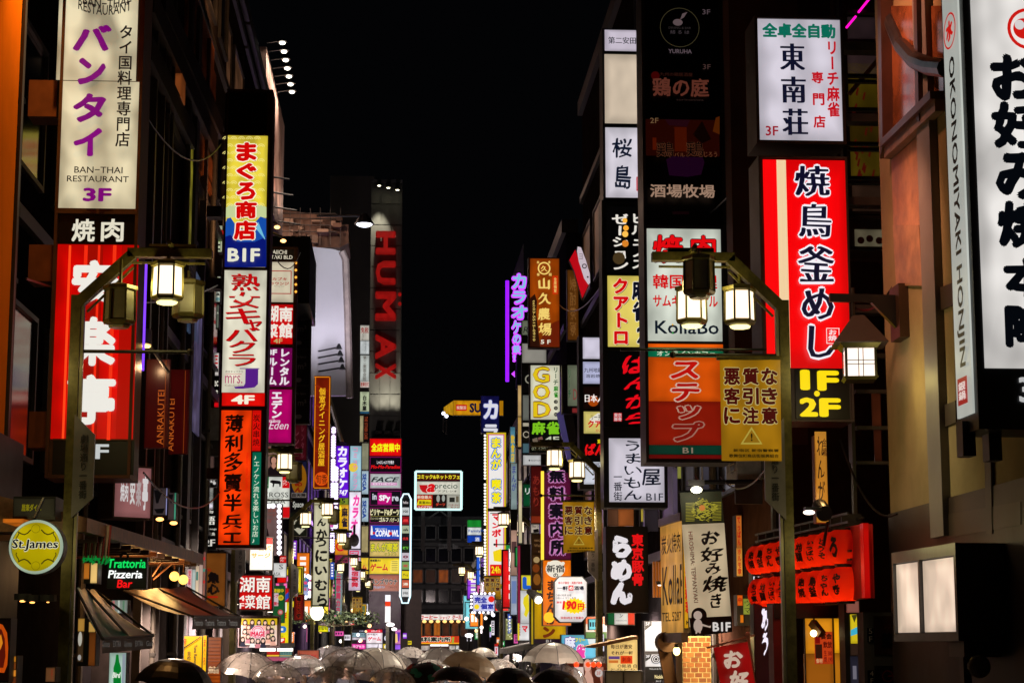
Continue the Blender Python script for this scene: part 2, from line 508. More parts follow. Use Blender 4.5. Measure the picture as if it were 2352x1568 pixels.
for zz in(9.5,13.5):spot((XL+1.1,33.5,zz),(XL,34.6,zz+1),110,(1,.5,.2),110,.9)  # added orange beams for these panels, no lamp stands there
P=leftw(XL)
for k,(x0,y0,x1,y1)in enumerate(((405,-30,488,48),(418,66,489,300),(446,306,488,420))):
    _b=MB();u0,v0,u1,v1=P.rect((x0,y0,x1,y1));P.box(_b,u0,u1,v0,v1,.01,.06);_b.build('reflection_toned_panel',REFLTONE,t)
# slanted stair stringers
_b=MB()
for a,b in(((345,0),(492,330)),((340,110),(440,320)),((372,0),(505,300))):
    p,q=atX(*a,XL+.12),atX(*b,XL+.12);_b.bar(p,q,.12,.35)
_b.build('stair_stringer',pbr((.035,.02,.015),.45,.3),t)
for x,w in((345,5),(365,3),(386,3),(425,8),(442,14),(468,5)):
    p=atX(x,600,XL+.1);_b=MB();_b.box(XL+.01,XL+.12,p[1],p[1]+w*.03,.2,13);_b.build('pilaster',pbr((.10,.085,.09),.5,.2,spec=.25),t)
p=atX(401,245,XL+.1);MB().box(XL,XL+.2,p[1],p[1]+.5,atX(401,255,XL)[2],atX(401,200,XL)[2]).build('orange_lamp_box',emi((120,60,24),.8,.4),t)
P=leftw(XL+.05)
for rc,c,s_ in(((425,310,435,560),(150,140,40),.8),((428,615,452,780),(70,90,120),.7),((440,700,458,1000),(110,100,140),.6)):
    u0,v0,u1,v1=P.rect(rc);_b=MB();P.box(_b,u0,u1,v0,v1,.02,.05);_b.build('lit_strip',emi(c,s_,.6),t)
facade('grey tiled building behind the yellow tuna tower',-1,-3.9,38,44.5,17,pbr((.05,.035,.03),.7),grid(38,44.5,17,2),pane=PL1)
facade('dark narrow building behind the stacked shop signs',-1,-3.9,44.7,52,17,pbr((.025,.02,.022),.7),grid(44.7,52,17,3),pane=PL1)
t=facade('tall building carrying a big white lit hoarding on the left',-1,-3.95,52.2,66,10.2,pbr((.03,.025,.025),.7),grid(52.2,66,10.2,5),pane=PL2)
facade('violet lit karaoke building',-1,-3.6,66.2,82,13,pbr((.04,.025,.06),.6),grid(66.2,82,13,6),pane=PL3)
facade('low grey building beside the arcade letters',-1,-3.4,82.2,112,13,pbr((.035,.035,.04),.7),grid(82.2,112,13,8),pane=PL2)
# big white hoarding (curved top) with floodlights
fr('D')
t=thing('white_hoarding','large blank white curved hoarding lit by arm lamps on the left','billboard',at(1060,1300,66.))
pts=[(945,330),(1150,352),(1172,400),(1200,1350),(1065,1250),(925,1100)]
P=turned(945,700,64.,18);_b=MB();P.poly(_b,[P.uv(*q)for q in((945,325),(1000,330),(1100,342),(1150,355),(1172,410),(1185,760),(1205,1360),(950,1360))],0,-.35);f_=_b.build('face_panel',pbr((.62,.60,.66),.5,var=.06,scale=.5),t)
_b=MB();_b.tube([P.pt(*P.uv(*q),.05)for q in((1160,360),(1186,420),(1200,800),(1215,1380))],.12,6);_b.build('edge_tube',pbr((.45,.36,.34),.4),t)
for k,y in enumerate((1055,1100,1145,1195)):
    q=P.pt(*P.uv(1000,y),.05);e=P.pt(*P.uv(1085+k*8,y),1.0);_b=MB();_b.tube([q,e],.03,5);_b.lathe([(.03,.12),(.12,-.06)],e,8);_b.build('arm_lamp',BLACKM,t)
c=P.pt(*P.uv(1060,640),0)
for yy in(1080,1200):spot(P.pt(*P.uv(1075,yy-40),2.3),c,140,(.92,.88,1),120,.9,.4)
e=P.pt(*P.uv(1178,268),2.4);_b=MB();_b.lathe([(.1,.35),(.34,.0)],e,10);_b.tube([(e[0],e[1],e[2]+.3),(e[0]-1.6,e[1]+.6,e[2]+.4)],.04,5);_b.build('arm_lamp',DARK,t)
MB().ball((e[0],e[1],e[2]+.02),.28,10,6,sz=.4).build('lens',emi((235,240,255),5),t)
spot((e[0],e[1],e[2]-.3),c,90,(.95,.95,1),110)
# rooftop clutter lit pinkish (steel frames, ducts)
t=thing('rooftop_structure','pinkish lit rooftop of ducts, frames and louvres on the left','rooftop',at(900,250,72.))
rnd=random.Random(21);PK=pbr((.34,.20,.15),.6,var=.5,scale=.7)
P=front(70.);_b=MB();P.poly(_b,[P.uv(*q)for q in((730,66),(960,96),(1130,125),(1130,175),(1210,170),(1210,300),(1150,330),(940,330),(730,330))],0,-3.);_b.build('wall',PK,t)
for k in range(16):
    x=740+rnd.uniform(0,380);y=125+rnd.uniform(0,120);w=rnd.uniform(20,80);h=rnd.uniform(8,40)
    u0,v0,u1,v1=P.rect((x,y,x+w,y+h));_b=MB();P.box(_b,u0,u1,v0,v1,.02,rnd.uniform(.15,.8));_b.build('duct',rnd.choice([PK,pbr((.16,.09,.07),.6),pbr((.5,.34,.26),.5)]),t)
for k in range(7):
    x=735+k*70;u0,v0,u1,v1=P.rect((x,80,x+4,330));_b=MB();P.box(_b,u0,u1,v0,v1,.5,.6);_b.build('frame_post',STEEL,t)
for y in(115,150,195,240):
    u0,v0,u1,v1=P.rect((730,y,1130,y+4));_b=MB();P.box(_b,u0,u1,v0,v1,.5,.6);_b.build('frame_rail',STEEL,t)
for k in range(6):
    u0,v0,u1,v1=P.rect((926+k*5,262+k*9,1000,268+k*9));_b=MB();P.box(_b,u0,u1,v0,v1,.3,.45);_b.build('louvre',pbr((.45,.32,.26),.5),t)
q=P.pt(*P.uv(760,240),3.);point(q,120,(1,.62,.42),.3);q=P.pt(*P.uv(1000,200),4.);point(q,90,(1,.66,.5),.3)
for i_,(x,y)in enumerate(((712,190),(755,285))):
    p=at(x,y,44.);tt=thing('arm_lamp',('upper' if i_==0 else 'lower')+' warm lamp on an arm above the black building name plate','lamp',p,'warm arm lamps over the name plate')
    MB().ball(p,.07,8,6,sz=.6).build('lens',emi((255,190,110),4),tt);MB().tube([(p[0]-.5,p[1],p[2]+.3),(p[0],p[1],p[2]+.08)],.03,6).build('arm',DARK,tt)
# black block above the stacked signs
t=thing('roof_block','black boxy roof housing above the building name plate','roof housing',at(880,720,47.5))
a=at(650,250,47.5);b_=at(935,720,47.5);MB().box(a[0],b_[0],47.5,51,b_[2],a[2]).build('housing',BLACKM,t)

# right side
t=facade('cream rendered corner building with framed glass and a grey pilaster, right edge',1,XR,9,17.4,15,CREAM,ledges=False)
P=rightw(XR);fr('T')
MP=pbr((.10,.05,.045),.4,.3)
def wquad(pts,n0,n1,mat,nm,tt=None):
    _b=MB();P.poly(_b,[P.uv(*q)for q in pts],n1,n0);return _b.build(nm,mat,tt or t)
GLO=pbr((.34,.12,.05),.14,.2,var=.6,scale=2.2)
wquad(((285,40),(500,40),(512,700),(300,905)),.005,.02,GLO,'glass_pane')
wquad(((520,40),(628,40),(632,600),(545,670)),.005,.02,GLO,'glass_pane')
wquad(((262,-100),(285,-100),(300,960),(282,1050)),.005,.12,MP,'frame_bar');wquad(((500,-100),(520,-100),(538,800),(516,790)),.005,.11,MP,'frame_bar')
wquad(((300,925),(635,600),(638,655),(296,975)),.02,.14,MP,'frame_bar');wquad(((296,975),(638,655),(640,735),(296,1045)),.02,.10,pbr((.22,.14,.10),.5,var=.4,scale=6),'ledge')
P=rightw(XR);fr('T')
wquad(((282,1060),(455,905),(478,1568),(300,1568)),.005,.015,pbr((.42,.22,.12),.4,var=.45,scale=3),'stone_panel')
fr('U')
wquad(((468,0),(640,0),(665,400),(490,400)),.016,.03,pbr((.42,.24,.14),.45,var=.4,scale=4),'stone_panel')
fr('O')
# grey pilaster, standing proud
PIL=pbr((.20,.19,.20),.5,var=.15)
a=atX(2122,800,XR-.07);b_=atX(2152,800,XR-.07)
MB().box(XR-.07,XR,b_[1],a[1],at(2140,1238,16)[2],12).build('pilaster',PIL,t)
fr('U');PB=pbr((.06,.04,.03),.5)
for(y0,y1)in((375,570),(1160,1350)):
    wquad(((752,y0+45),(880,y0),(884,y1-50),(765,y1)),.01,.025,PB,'band')
fr('V')
wquad(((840,432),(1340,345),(1341,500),(838,590)),.01,.025,PB,'band');wquad(((1098,0),(1140,0),(1152,560),(1112,560)),.012,.03,PB,'band')
wquad(((540,618),(1341,520),(1341,700),(545,700)),.01,.05,DARK,'shadow_gap')if False else None
MB().box(XR-.02,XR+.0,9,17.4,.12,2.45+.9).build('base_wall',pbr((.035,.022,.018),.5),t)
wquad(((340,0),(341,0),(341,1),(340,1)),.01,.02,DARK,'base_trim')if False else None
# curved dark pipe at the top
fr('T');_b=MB();_b.tube([at(225,-40,16.9),at(262,120,16.8),at(340,300,16.4),at(430,400,15.6),at(530,440,14.6),at(640,450,13.6)],.075,10);_b.build('bracket_tube',pbr((.07,.065,.08),.35,.5),t)
# yellow poster wall and fire ladder in the recess
facade('recessed dark building behind the fire ladder with faded yellow posters',1,5.6,17.3,21.8,15,pbr((.05,.03,.022),.6),ledges=False)
fr('R');P=front(20.6)
t=thing('poster_wall','recessed wall with faded yellow red posters behind the fire ladder','wall',at(900,1560,20.8))
u0,v0,u1,v1=P.rect((700,-200,1100,1620));_b=MB();P.box(_b,u0,u1,v0,v1,-.2,-.02);_b.build('wall',pbr((.06,.035,.03),.7,var=.4),t)
for rc,c in(((770,110,960,250),(40,28,30)),((770,310,960,470),(46,32,32)),((775,400,975,690),(66,52,6)),((785,730,990,930),(50,36,4)),((790,945,990,1110),(74,58,8)),((800,1165,1000,1330),(52,34,24)),((815,1440,1005,1560),(96,88,68))):
    face(P,t,rc,c,.7,.4,name='poster')
rnd=random.Random(8)
_b=MB()
for k in range(26):
    x=790+rnd.uniform(0,180);y=520+rnd.uniform(0,580);P.poly(_b,[P.uv(*q)for q in((x,y+40),(x+10,y),(x+22,y-4),(x+12,y+50))],.02+k*.0003)
_b.build('red_print',emi((70,12,6),.7,light=False),t)
_b=MB();_b.bar(at(780,590,20.3),at(965,370,20.3),.05,.05);_b.build('diagonal_brace',pbr((.3,.22,.16),.5),t)
_b=MB()
for q in((850,1510),(905,1500),(965,1512),(1000,1505)):P.poly(_b,circ(P,q[0],q[1],22),.02)
_b.build('flower_print',pbr((.25,.05,.04),.6),t)
P=front(18.8)
t=thing('fire_ladder','black steel ladder frame with level rungs between the tall signs and the cream building','ladder',at(880,2000,18.8))
_b=MB()
for x,w in((745,22),(995,34)):
    u0,v0,u1,v1=P.rect((x,-100,x+w,2900));P.box(_b,u0,u1,v0,v1,-.06,.06)
_b.build('rail',BLACKM,t)
for y in(-70,80,262,300,480,515,690,725,905,940,1120,1150,1340,1365,1560):
    u0,v0,u1,v1=P.rect((768,y-9,994,y+9));_b=MB();P.box(_b,u0,u1,v0,v1,-.03,.04);_b.build('rung',pbr((.018,.015,.014),.4,.3),t)
_b=MB();_b.tube([at(762,175,18.5),at(820,105,18.6)],.012,6);_b.tube([at(838,78,18.6),at(905,-5,18.8)],.012,6);_b.build('neon_tube',emi((240,10,170),1.8),t)
# lower grey frame
fr('U');P=front(18.6)
t=thing('steel_frame','olive grey steel sign frame with three bays under the roofed lantern','frame',at(300,1568,18.6))
_b=MB()
for rc in((183,1050,205,2600),(465,640,495,2500),(200,850,470,880),(200,1088,470,1112),(205,1328,480,1352),(205,1560,480,1580)):
    u0,v0,u1,v1=P.rect(rc);P.box(_b,u0,u1,v0,v1,-.04,.04+(.004 if rc[3]-rc[1]>100 else 0))
_b.build('frame',pbr((.10,.10,.085),.45,.4),t)
for rc,c in(((310,1112,368,1328),(66,26,10)),((325,1352,372,1560),(56,20,8)),((420,890,436,1090),(120,50,20))):
    face(P,t,rc,c,.7,.3,name='timber_post')
t=facade('brown plastered building behind the white mahjong and red yakitori signs',1,XR,22,27.5,18,pbr((.07,.032,.022),.7,var=.25),grid(22,27.5,18,2),ledges=False)
fr('O');P=front(22.0)
u0,v0,u1,v1=P.rect((1682,-60,1748,1020));_b=MB();P.box(_b,u0,u1+.5,v0,v1,-.4,0);_b.build('corner_wall',pbr((.12,.055,.038),.7,var=.3,scale=1.5),t)
u0,v0,u1,v1=P.rect((1728,640,1748,1010));_b=MB();P.box(_b,u0,u1,v0,v1,.0,.06);_b.build('corner_pipe',OLIVE,t)
facade('grey clad building behind the white Sakurajima column',1,XR,27.7,36,19,pbr((.03,.025,.03),.65),grid(27.7,36,19,3),pane=emi((40,36,44),.5,.5))
facade('dark building behind the brown gold restaurant sign',1,XR,36.2,47,15.5,pbr((.035,.025,.022),.7),grid(36.2,47,15.5,4),pane=PL1)
facade('narrow building carrying the neon katakana',1,4.1,47.2,57,12.5,pbr((.025,.02,.035),.6),grid(47.2,57,12.5,4),pane=PL3)
facade('low building behind the manga cafe column',1,4.0,57.2,74,9.5,pbr((.03,.027,.03),.6),grid(57.2,74,9.5,6),pane=PL2)
facade('small dark building at the right end of the street',1,4.2,74.2,112,6.5,pbr((.025,.025,.03),.7),grid(74.2,112,6.5,9,z=3.9),pane=PL2)
# lit window strips behind ramen sign (white framed)
fr('N');P=front(27.6)
t=thing('lit_stairwell','tall framed stairwell glazing glowing pale behind the orange cafe panel','window',at(900,480,27.6))
for k,x in enumerate((862,915,948)):
    w=(40,22,40)[k];face(P,t,(x,90,x+w,268),(70,66,76),.7,.3,name='pane')
for rc in((848,80,858,300),(906,80,913,300),(990,80,998,300),(1065,80,1075,240)):
    u0,v0,u1,v1=P.rect(rc);_b=MB();P.box(_b,u0,u1,v0,v1,0,.05);_b.build('mullion',pbr((.5,.5,.55),.4),t)
face(P,t,(1076,78,1112,232),(176,170,200),.8,.2,[('h','ON',(1078,85,1108,150),(40,40,70))],name='pane')
for rc,c in(((220,395,290,510),(96,60,40)),((292,395,395,510),(150,80,36)),((445,395,460,480),(180,160,60)),((470,400,560,545),(40,34,40)),((690,95,714,190),(150,150,70)),((660,120,690,440),(90,76,96))):
    face(P,t,rc,c,.75,.35,name='pane')
# wall texture below: white poster rows near street right
sign('lit menu wall of daily fish prices in orange and blue boxes, low right',front(26.8),(215,1270,424,1490),[((218,1274,420,1486),(240,200,120),1.05,[('h','毎日が激安',(240,1305,385,1335),(60,30,20),dict(b=.03)),('h','それが一軒',(242,1350,390,1375),(60,30,20),dict(b=.03)),('r',(225,1385,300,1405),(90,60,120)),('r',(225,1412,290,1430),(200,110,40)),('r',(305,1382,385,1435),(220,60,10)),('h','刺身',(315,1390,375,1425),(150,20,10),dict(b=.03)),('h','○銘酒 白',(285,1438,415,1462),(60,30,20),dict(b=.02)),('h','とりどり',(240,1466,400,1484),(60,30,20))])],rim=0)
# ================================================================ signs on the left side of the street
WHT=(232,228,212);CRM=(216,204,168);INK=(14,12,14);RED=(214,8,6)
# --- the tall restaurant tower nearest the camera
fr('O')
P=front(18.5)
t=sign('tall lit Thai restaurant sign tower over a red barbecue panel, nearest on the left',P,(126,-95,318,1098),[],depth=.55,frame=BRONZE,rim=.03,cat='sign tower',name='sign_tower')
P_=P
face(P,t,(134,-80,316,185),CRM,.96,.55,[],'upper half of the cream panel')
f_=face(P,t,(133,187.5,316,480),CRM,.96,.5,[],'lower half of the cream panel with purple floor number')
fr('A')
items(P,f_,[('h','BAN−THAI',(570,0,885,62),INK,dict(b=.012,arc=.045)),('h','RESTAURANT',(540,40,905,110),INK,dict(b=.01,arc=.06)),
              ('h','バ',(505,175,772,360),(116,0,112),dict(b=.045,w=.012)),('h','ン',(538,405,732,592),(116,0,112),dict(b=.045,w=.012)),
              ('h','タ',(505,650,735,852),(116,0,112),dict(b=.045,w=.012)),('h','イ',(510,888,708,1085),(126,0,122),dict(b=.045,w=.012)),
              ('v','タイ国料理専門店',(812,185,912,1020),INK,dict(b=.022)),
              ('h','BAN−THAI',(518,1158,850,1202),INK,dict(b=.008)),('h','RESTAURANT',(468,1222,893,1264),INK,dict(b=.008)),
              ('h','3F',(578,1305,775,1400),(120,0,116),dict(b=.04))],.004,.95)
fr('O')
face(P,t,(133,492,315,560),(6,5,5),0,spec=[],label='black panel with white characters',name='face_panel')
_b=MB();letter(_b,P,'焼',(165,503,219,556),b=.03,n=.012);letter(_b,P,'肉',(232,503,285,556),b=.03,n=.012)
_b.build('lettering',emi((226,222,202),.95,light=False),t)
f_=face(P,t,(124.5,562,312,1008),(205,0,0),1.0,.3,[],'red panel with three thick white characters')
fr('B')
items(P,f_,[('r',(585,125,690,1465),(150,4,0)),('r',(820,125,925,1465),(168,2,0)),('r',(452,125,468,1465),(255,70,25)),('r',(560,125,584,1465),(240,40,15)),
              ('r',(655,125,672,1465),(240,40,15)),('r',(760,125,784,1465),(240,48,18)),
              ('h','安',(498,228,822,545),(234,232,224),dict(b=.046)),('h','楽',(487,617,802,957),(234,232,224),dict(b=.042)),
              ('h','亭',(466,1015,800,1362),(234,232,224),dict(b=.042))],.004,1.0)
fr('O')
face(P,t,(121,1012,308,1090),(5,5,6),0,name='face_panel',spec=[])
_b=MB();letter(_b,P,'2F',(178,1019,251,1054),b=.03,n=.012);_b.build('lettering',emi((200,205,205),.9,light=False),t)
bars(P,t,((133,480,316,492),(122,1008,310,1012)),0,.025,BRONZE)
for yy in(220,600,985):
    _b=MB();u0,v0,u1,v1=P.rect((60,yy-44,126,yy+40));P.box(_b,u0,u1,v0,v1,-.45,-.12)
    _b.build('mounting_box',pbr((.20,.055,.02),.45,.4),t)
# violet neon down its right flank
_b=MB();p=at(328,600,18.52);q=at(325,850,18.52);_b.tube([(p[0]+.03,18.55,p[2]),(p[0]+.03,18.55,q[2])],.012,6)
_b.build('neon_tube',emi((120,60,240),1.6),t)

# --- the red, white and yellow tower in front of the second lamp post
P=front(30.0)
t=sign('tall sign tower of yellow tuna shop, white cabaret and orange skewer panels',P,(509,206,617,1258),[],depth=.55,frame=pbr((.09,.035,.02),.4,.3),rim=.03,cat='sign tower',name='sign_tower')
f_=face(P,t,(517,214,613,306),(34,4,4),0,label='blank dark red panel at the top')
f_=face(P,t,(517,312,612,614),(228,205,60),1.0,.25,label='yellow panel with blue waves below red characters')
fr('D')
# a field of wave scales, the print of the yellow panel
_b=MB();fr('O')
for j in range(10):
    for i in range(6):
        cx=519+i*18+(9 if j%2 else 0);cy=322+j*17
        if cx>606:continue
        for rr in(8.5,5):
            a=circ(P,cx,cy,rr,12,a0=0.25,a1=pi-.25+.2);b_=circ(P,cx,cy,rr-1.6,12,a0=.25,a1=pi-.25+.2)
            _b.add([P.pt(*p_,.009)for p_ in a]+[P.pt(*p_,.009)for p_ in b_],[(k,k+1,13-1+k+1-0,12+k)for k in range(11)])
_b.build('wave_scale_print',emi((240,226,130),1.0,light=False),f_)
items(P,f_,[('p',[(515.5,480),(530,470),(585,466),(612,476),(612,500),(515.5,500)],(196,208,150)),
              ('p',[(515.5,520),(522,502),(530,500),(540,515),(560,528),(585,512),(598,498),(611.5,502),(611.5,614),(515.5,614)],(20,75,165)),
              ('p',[(515.5,545),(530,540),(545,556),(585,556),(611,545),(611.5,614),(515.5,614)],(8,22,110),dict(name='stripe'))]+
      [('h',c_,rc,(210,6,4),dict(b=.055,w=.008,o=((246,240,215),.05),sd=((60,20,20),1.5,1.8)))for c_,rc in
       (('ま',(543,328,590,372)),('ぐ',(543,376,590,414)),('ろ',(543,420,588,462)),('商',(541,464,591,505)),('店',(538,509,590,554)))]+
      [('h','B1F',(524,573,598,604),(228,226,205),dict(b=.035))],.004,1.0)
# thin blue crests
_b=MB();
for k in range(5):
    _b.tube([P.pt(*P.uv(593-k*2+q_*(4+k),512+q_*10+2*k),.03)for q_ in range(4)],.008,4)
_b.build('wave_line',emi((120,200,230),.8,light=False),f_)
f_=face(P,t,(512,621,610,901),(226,221,198),1.0,.25,label='white panel with red and violet cabaret lettering')
CAB=dict(b=.02,pen='h',w=.008,sd=((70,50,45),1.2,1.4))
items(P,f_,[('h',c_,rc,(196,6,10),dict(CAB))for c_,rc in(('熟',(531,628,597,668)),('女',(526,670,597,708)),('キ',(518,708,598,744)),('ャ',(563,734,602,760)),
      ('バ',(519,752,597,785)),('ク',(526,783,587,812)),('ラ',(526,814,588,842)))]+
      [('h','♥',(540,681,578,697),(226,221,198),dict()),
       ('h','熟女キャバクラ',(519,852,559,858),(60,20,40)),('r',(519,860,556,861),(190,60,90)),
       ('h','mrs.',(518,864,558,882),(176,70,110),dict()),('h','Kabukicho',(518,884,558,889),(150,130,120)),
       ('h','J',(539,848,594,896),(84,30,130),dict(b=.03,pen='h')),('r',(552,847.5,597,849.5),(84,30,130))],.004,1.0)
f_=face(P,t,(510,902,608,932),(222,14,8),1.0,.1,[('h','4F',(531,907,585,928),(245,238,215),dict(b=.04))],label='red strip with a white 4F')
bars(P,t,[(512,yy-3,614,yy+3)for yy in(309,617.5,936)],0,.03,pbr((.12,.04,.03),.4,.4))
f_=face(P,t,(505,942,575,1250),(255,62,6),1.0,.4,label='orange panel with black brush characters')
items(P,f_,[('h',c_,rc,(20,4,2),dict(b=.03,w=.02,pen='d'))for c_,rc in(('薄',(517,951,560,993)),('利',(516,997,558,1038)),('多',(514,1038,559,1085)),
      ('賣',(514,1087,557,1130)),('半',(513,1133,557,1175)),('兵',(511,1180,557,1215)),('エ',(513,1222,555,1247)))]+
      [('h','Hakuri tabai hanbey',(563,1040,572,1128),(222,20,4),dict(rot=-90,sh=.2))],.004,1.0)
face(P,t,(579,942,599,1035),(216,14,8),1.0,.1,[('v','炭火串焼',(581,951,597,1024),(28,6,4),dict(b=.012))],label='narrow red panel')
face(P,t,(578,1038,598,1250),(4,104,78),1.0,.1,[('v','♪エノケン流れる楽しいお店♪',(581,1046,595,1246),(214,226,200),dict(b=.012))],label='narrow green panel with white characters')
for yy in(475,640,1075):
    _b=MB();a=at(476,yy,30.2);b_=at(509,yy+25,30.2);_b.box(a[0],b_[0],30.12,30.4,b_[2],a[2]);_b.build('mounting_box',BRONZE,t)

# --- small signs seen in the gap left of that tower
P=front(37.0);fr('D')
sign('narrow white sign with a red seal and green swirl behind the yellow tuna tower',P,(254,175,332,364),[((258,180,328,360),(190,200,165),.9,[('c',318,228,22,(150,20,20)),('h','三百',(258,250,322,358),INK,dict(b=.02)),('ring',312,275,18,5,(110,150,40))])],rim=0)
sign('narrow white sign with black characters and a turquoise number beside the white cabaret panel',P,(240,530,318,712),[((244,534,314,708),(200,206,190),.9,[('h','大交',(246,545,312,672),INK,dict(b=.02)),('h','273-8',(246,678,312,705),(30,120,130),dict(b=.02)),('c',300,550,10,(110,120,40))])],rim=0)
sign('narrow grey green sign edged red below the turquoise number sign',P,(234,728,308,893),[((238,732,304,889),(110,120,105),.8,[('r',(238,800,248,889),(190,40,40)),('p',[(270,732),(304,790),(300,795),(262,735)],(190,195,175),dict(name='stripe'))])],rim=0)
sign('narrow red and white sign over black letters beside the mrs panel',P,(226,1062,308,1446),[((230,1066,304,1222),(225,215,210),.9,[('v','庄中',(234,1072,300,1218),(200,10,20),dict(b=.05))]),
     ((230,1224,304,1374),(8,8,8),.3,[('h','クJec',(232,1232,302,1315),(220,215,200),dict(b=.03,e=3.)),('h','ous',(232,1325,300,1362),(220,215,200),dict(b=.04,e=3.))]),((230,1376,304,1442),(205,10,20),.9,[('h','一',(245,1390,300,1410),INK,dict(b=.03))])],rim=0)
fr('E')
P=front(36.5)
sign('narrow black sign with a chicken, white characters and 2F left of the orange skewer panel',P,(33,1055,160,1440),[((52,1058,156,1436),(8,8,10),.4,[('h','物',(56,1062,130,1092),(220,216,205),dict(b=.02,e=2.3)),('h','語',(50,1112,146,1205),(225,222,210),dict(b=.045,pen='h',w=.01,e=2.4)),
     ('h','Monogatari',(50,1232,210,1256),(210,205,190),dict(b=.015,e=2.2)),('h','やき鳥',(46,1274,146,1306),(210,205,190),dict(b=.03,e=2.2)),('h','2F',(40,1338,148,1412),(215,210,200),dict(b=.04,pen='h',e=2.3))]),
     ((35,1058,50,1210),(20,90,60),.8,[]),((35,1212,50,1322),(30,60,150),.9,[]),((35,1325,50,1436),(200,10,20),.9,[])],rim=0)
sign('black panel with a white bird wearing a red cap behind the orange skewer tower',P,(58,680,160,835),[((60,684,157,830),(8,6,8),.3,[('c',105,765,42,(215,210,205),dict(e=2.5,ry=30)),('c',95,735,32,(190,12,12),dict(e=2.5,ry=18)),('c',140,800,15,(215,210,205),dict(e=2.5)),('c',125,778,7,INK)])],rim=0)

# --- column with the building name, third along the left
P=front(45.0);fr('D')
t=sign('stacked shop sign column topped by a black building name plate, right of the tuna tower',P,(600,328,845,1700),[],depth=.35,frame=pbr((.14,.07,.05),.4,.4),rim=.02,cat='sign column',name='sign_column')
face(P,t,(600,342,828,420),(10,8,8),.5,0,[('h','DAIICHI',(657,349,780,378),(225,215,190),dict(b=.012,e=1.9)),('h','UTAKI BLD',(645,386,820,412),(225,215,190),dict(b=.012,e=1.9))])
face(P,t,(600,432,826,712),(218,206,178),.95,.2,[('fr',(649,492,812,655),(165,20,20),6),('h','カブキ',(678,540,782,562),(165,20,20),dict(b=.03)),('h','ラウンジ',(663,572,795,594),(165,20,20),dict(b=.03)),('h','Tokyo Kabuki Shinjuku',(690,600,762,606),INK)],label='white panel with a red square outline')
face(P,t,(600,728,821,1003),(212,8,10),.95,.1,[('h','湖',(642,735,722,850),(240,232,220),dict(b=.035,w=.012)),('h','南',(727,745,820,850),(240,232,220),dict(b=.035,w=.012)),('h','菜',(638,862,718,962),(240,232,220),dict(b=.035,w=.012)),('h','館',(722,858,820,962),(240,232,220),dict(b=.035,w=.012)),('h','4F',(688,966,750,1000),(190,175,110),dict(b=.02))],label='red panel with white characters over 4F')
face(P,t,(596,1030,815,1300),(120,4,84),.95,.1,[('h','3F',(645,1040,712,1082),(238,230,235),dict(b=.05)),('v','レンタル',(728,1038,800,1290),(238,230,235),dict(b=.05)),('v','ルーム',(645,1100,712,1290),(238,230,235),dict(b=.05))],label='magenta panel with white katakana')
face(P,t,(590,1320,812,1690),(178,2,100),.95,.15,[('v','エデン',(672,1338,750,1520),(240,232,238),dict(b=.055))],label='pink panel')
fr('E')
_b=MB();letter(_b,P,'Eden',(665,205,855,280),b=.0,sh=.3,n=.012);letter(_b,P,'Rental Room',(630,182,775,215),b=.02,n=.012);_b.build('lettering',emi((236,220,228),.9,light=False),t)
fr('D');bars(P,t,[(600,yy-5,828,yy+5)for yy in(718,1016,1310)],0,.03,pbr((.35,.15,.06),.35,.6))
_b=MB();p=at(842,430,45.0)
for k in range(5):q=at(843,440+k*50,45.0);_b.ball((q[0],44.97,q[2]),.03,8,6)
_b.build('bulb_string',emi((255,170,60),1.6),t)

fr('E');P=front(45.3)
sign('low board with a small flag and orange katakana below the pink panel',P,(612,318,882,420),[((616,322,878,416),(190,180,170),.75,[('r',(630,340,658,368),(40,50,150)),('r',(630,340,658,350),(180,30,40)),('h','タイ古式',(668,335,852,378),(160,70,20),dict(b=.03)),('h','マッサージ',(640,385,860,412),(120,40,20),dict(b=.02))])],rim=0)
sign('poster board of a dark haired woman in black behind the second lamp',P,(612,440,882,726),[((616,444,878,722),(128,96,88),.75,[('h','Aroma',(640,452,800,510),(190,70,60),dict(sh=.2)),('c',712,575,38,(30,18,18),dict(ry=55)),('c',712,582,25,(205,150,125),dict(ry=34)),('p',[(640,722),(660,660),(690,628),(735,628),(768,660),(790,722)],(25,16,20)),('p',[(690,640),(712,665),(735,640),(726,600),(698,600)],(200,145,120))])],rim=0)
sign('white restaurant sign with a black bull between green and red corners',P,(600,735,868,1140),[((600,738,865,1135),(224,226,216),.95,[('r',(608,738,664,848),(10,110,50)),('h','肉\nバル',(614,750,658,830),(230,230,220),dict(b=.02)),('r',(795,738,865,848),(205,12,20)),('h','イタリ\nアン',(800,768,860,822),(235,230,220),dict(b=.02)),
     ('p',[(680,775),(700,770),(770,778),(783,790),(778,835),(768,836),(764,808),(720,806),(712,838),(700,836),(704,805),(690,798),(676,792)],INK),('h','XROSS',(606,888,852,936),INK,dict(b=.0)),('r',(606,944,800,947),INK),('h','CASA',(625,952,826,998),INK,dict(b=.0)),('r',(788,1030,865,1135),(205,12,20))])],rim=.01)
sign('black building board edged with round white bulbs showing orange katakana',front(44.0),(600,1000,790,1560),[((606,1012,750,1555),(128,100,96),.65,[('h','イ古式',(618,1045,735,1080),(150,70,50),dict(b=.03)),('h','サージ',(618,1088,735,1120),(150,70,50),dict(b=.03)),('h','Total',(615,1140,690,1180),(170,60,50),dict(sh=.2)),('p',[(605,1312),(612,1230),(625,1200),(640,1210),(655,1250),(668,1312)],(35,20,22)),('c',628,1225,14,(190,130,110))])],rim=0,cat='light board',name='bulb_board')
BULB=emi((248,240,255),2.2)
_b=MB()
for k in range(11):
    q=at(765,1020+k*50,43.9);_b.ball((q[0],43.9,q[2]),.055,8,6)
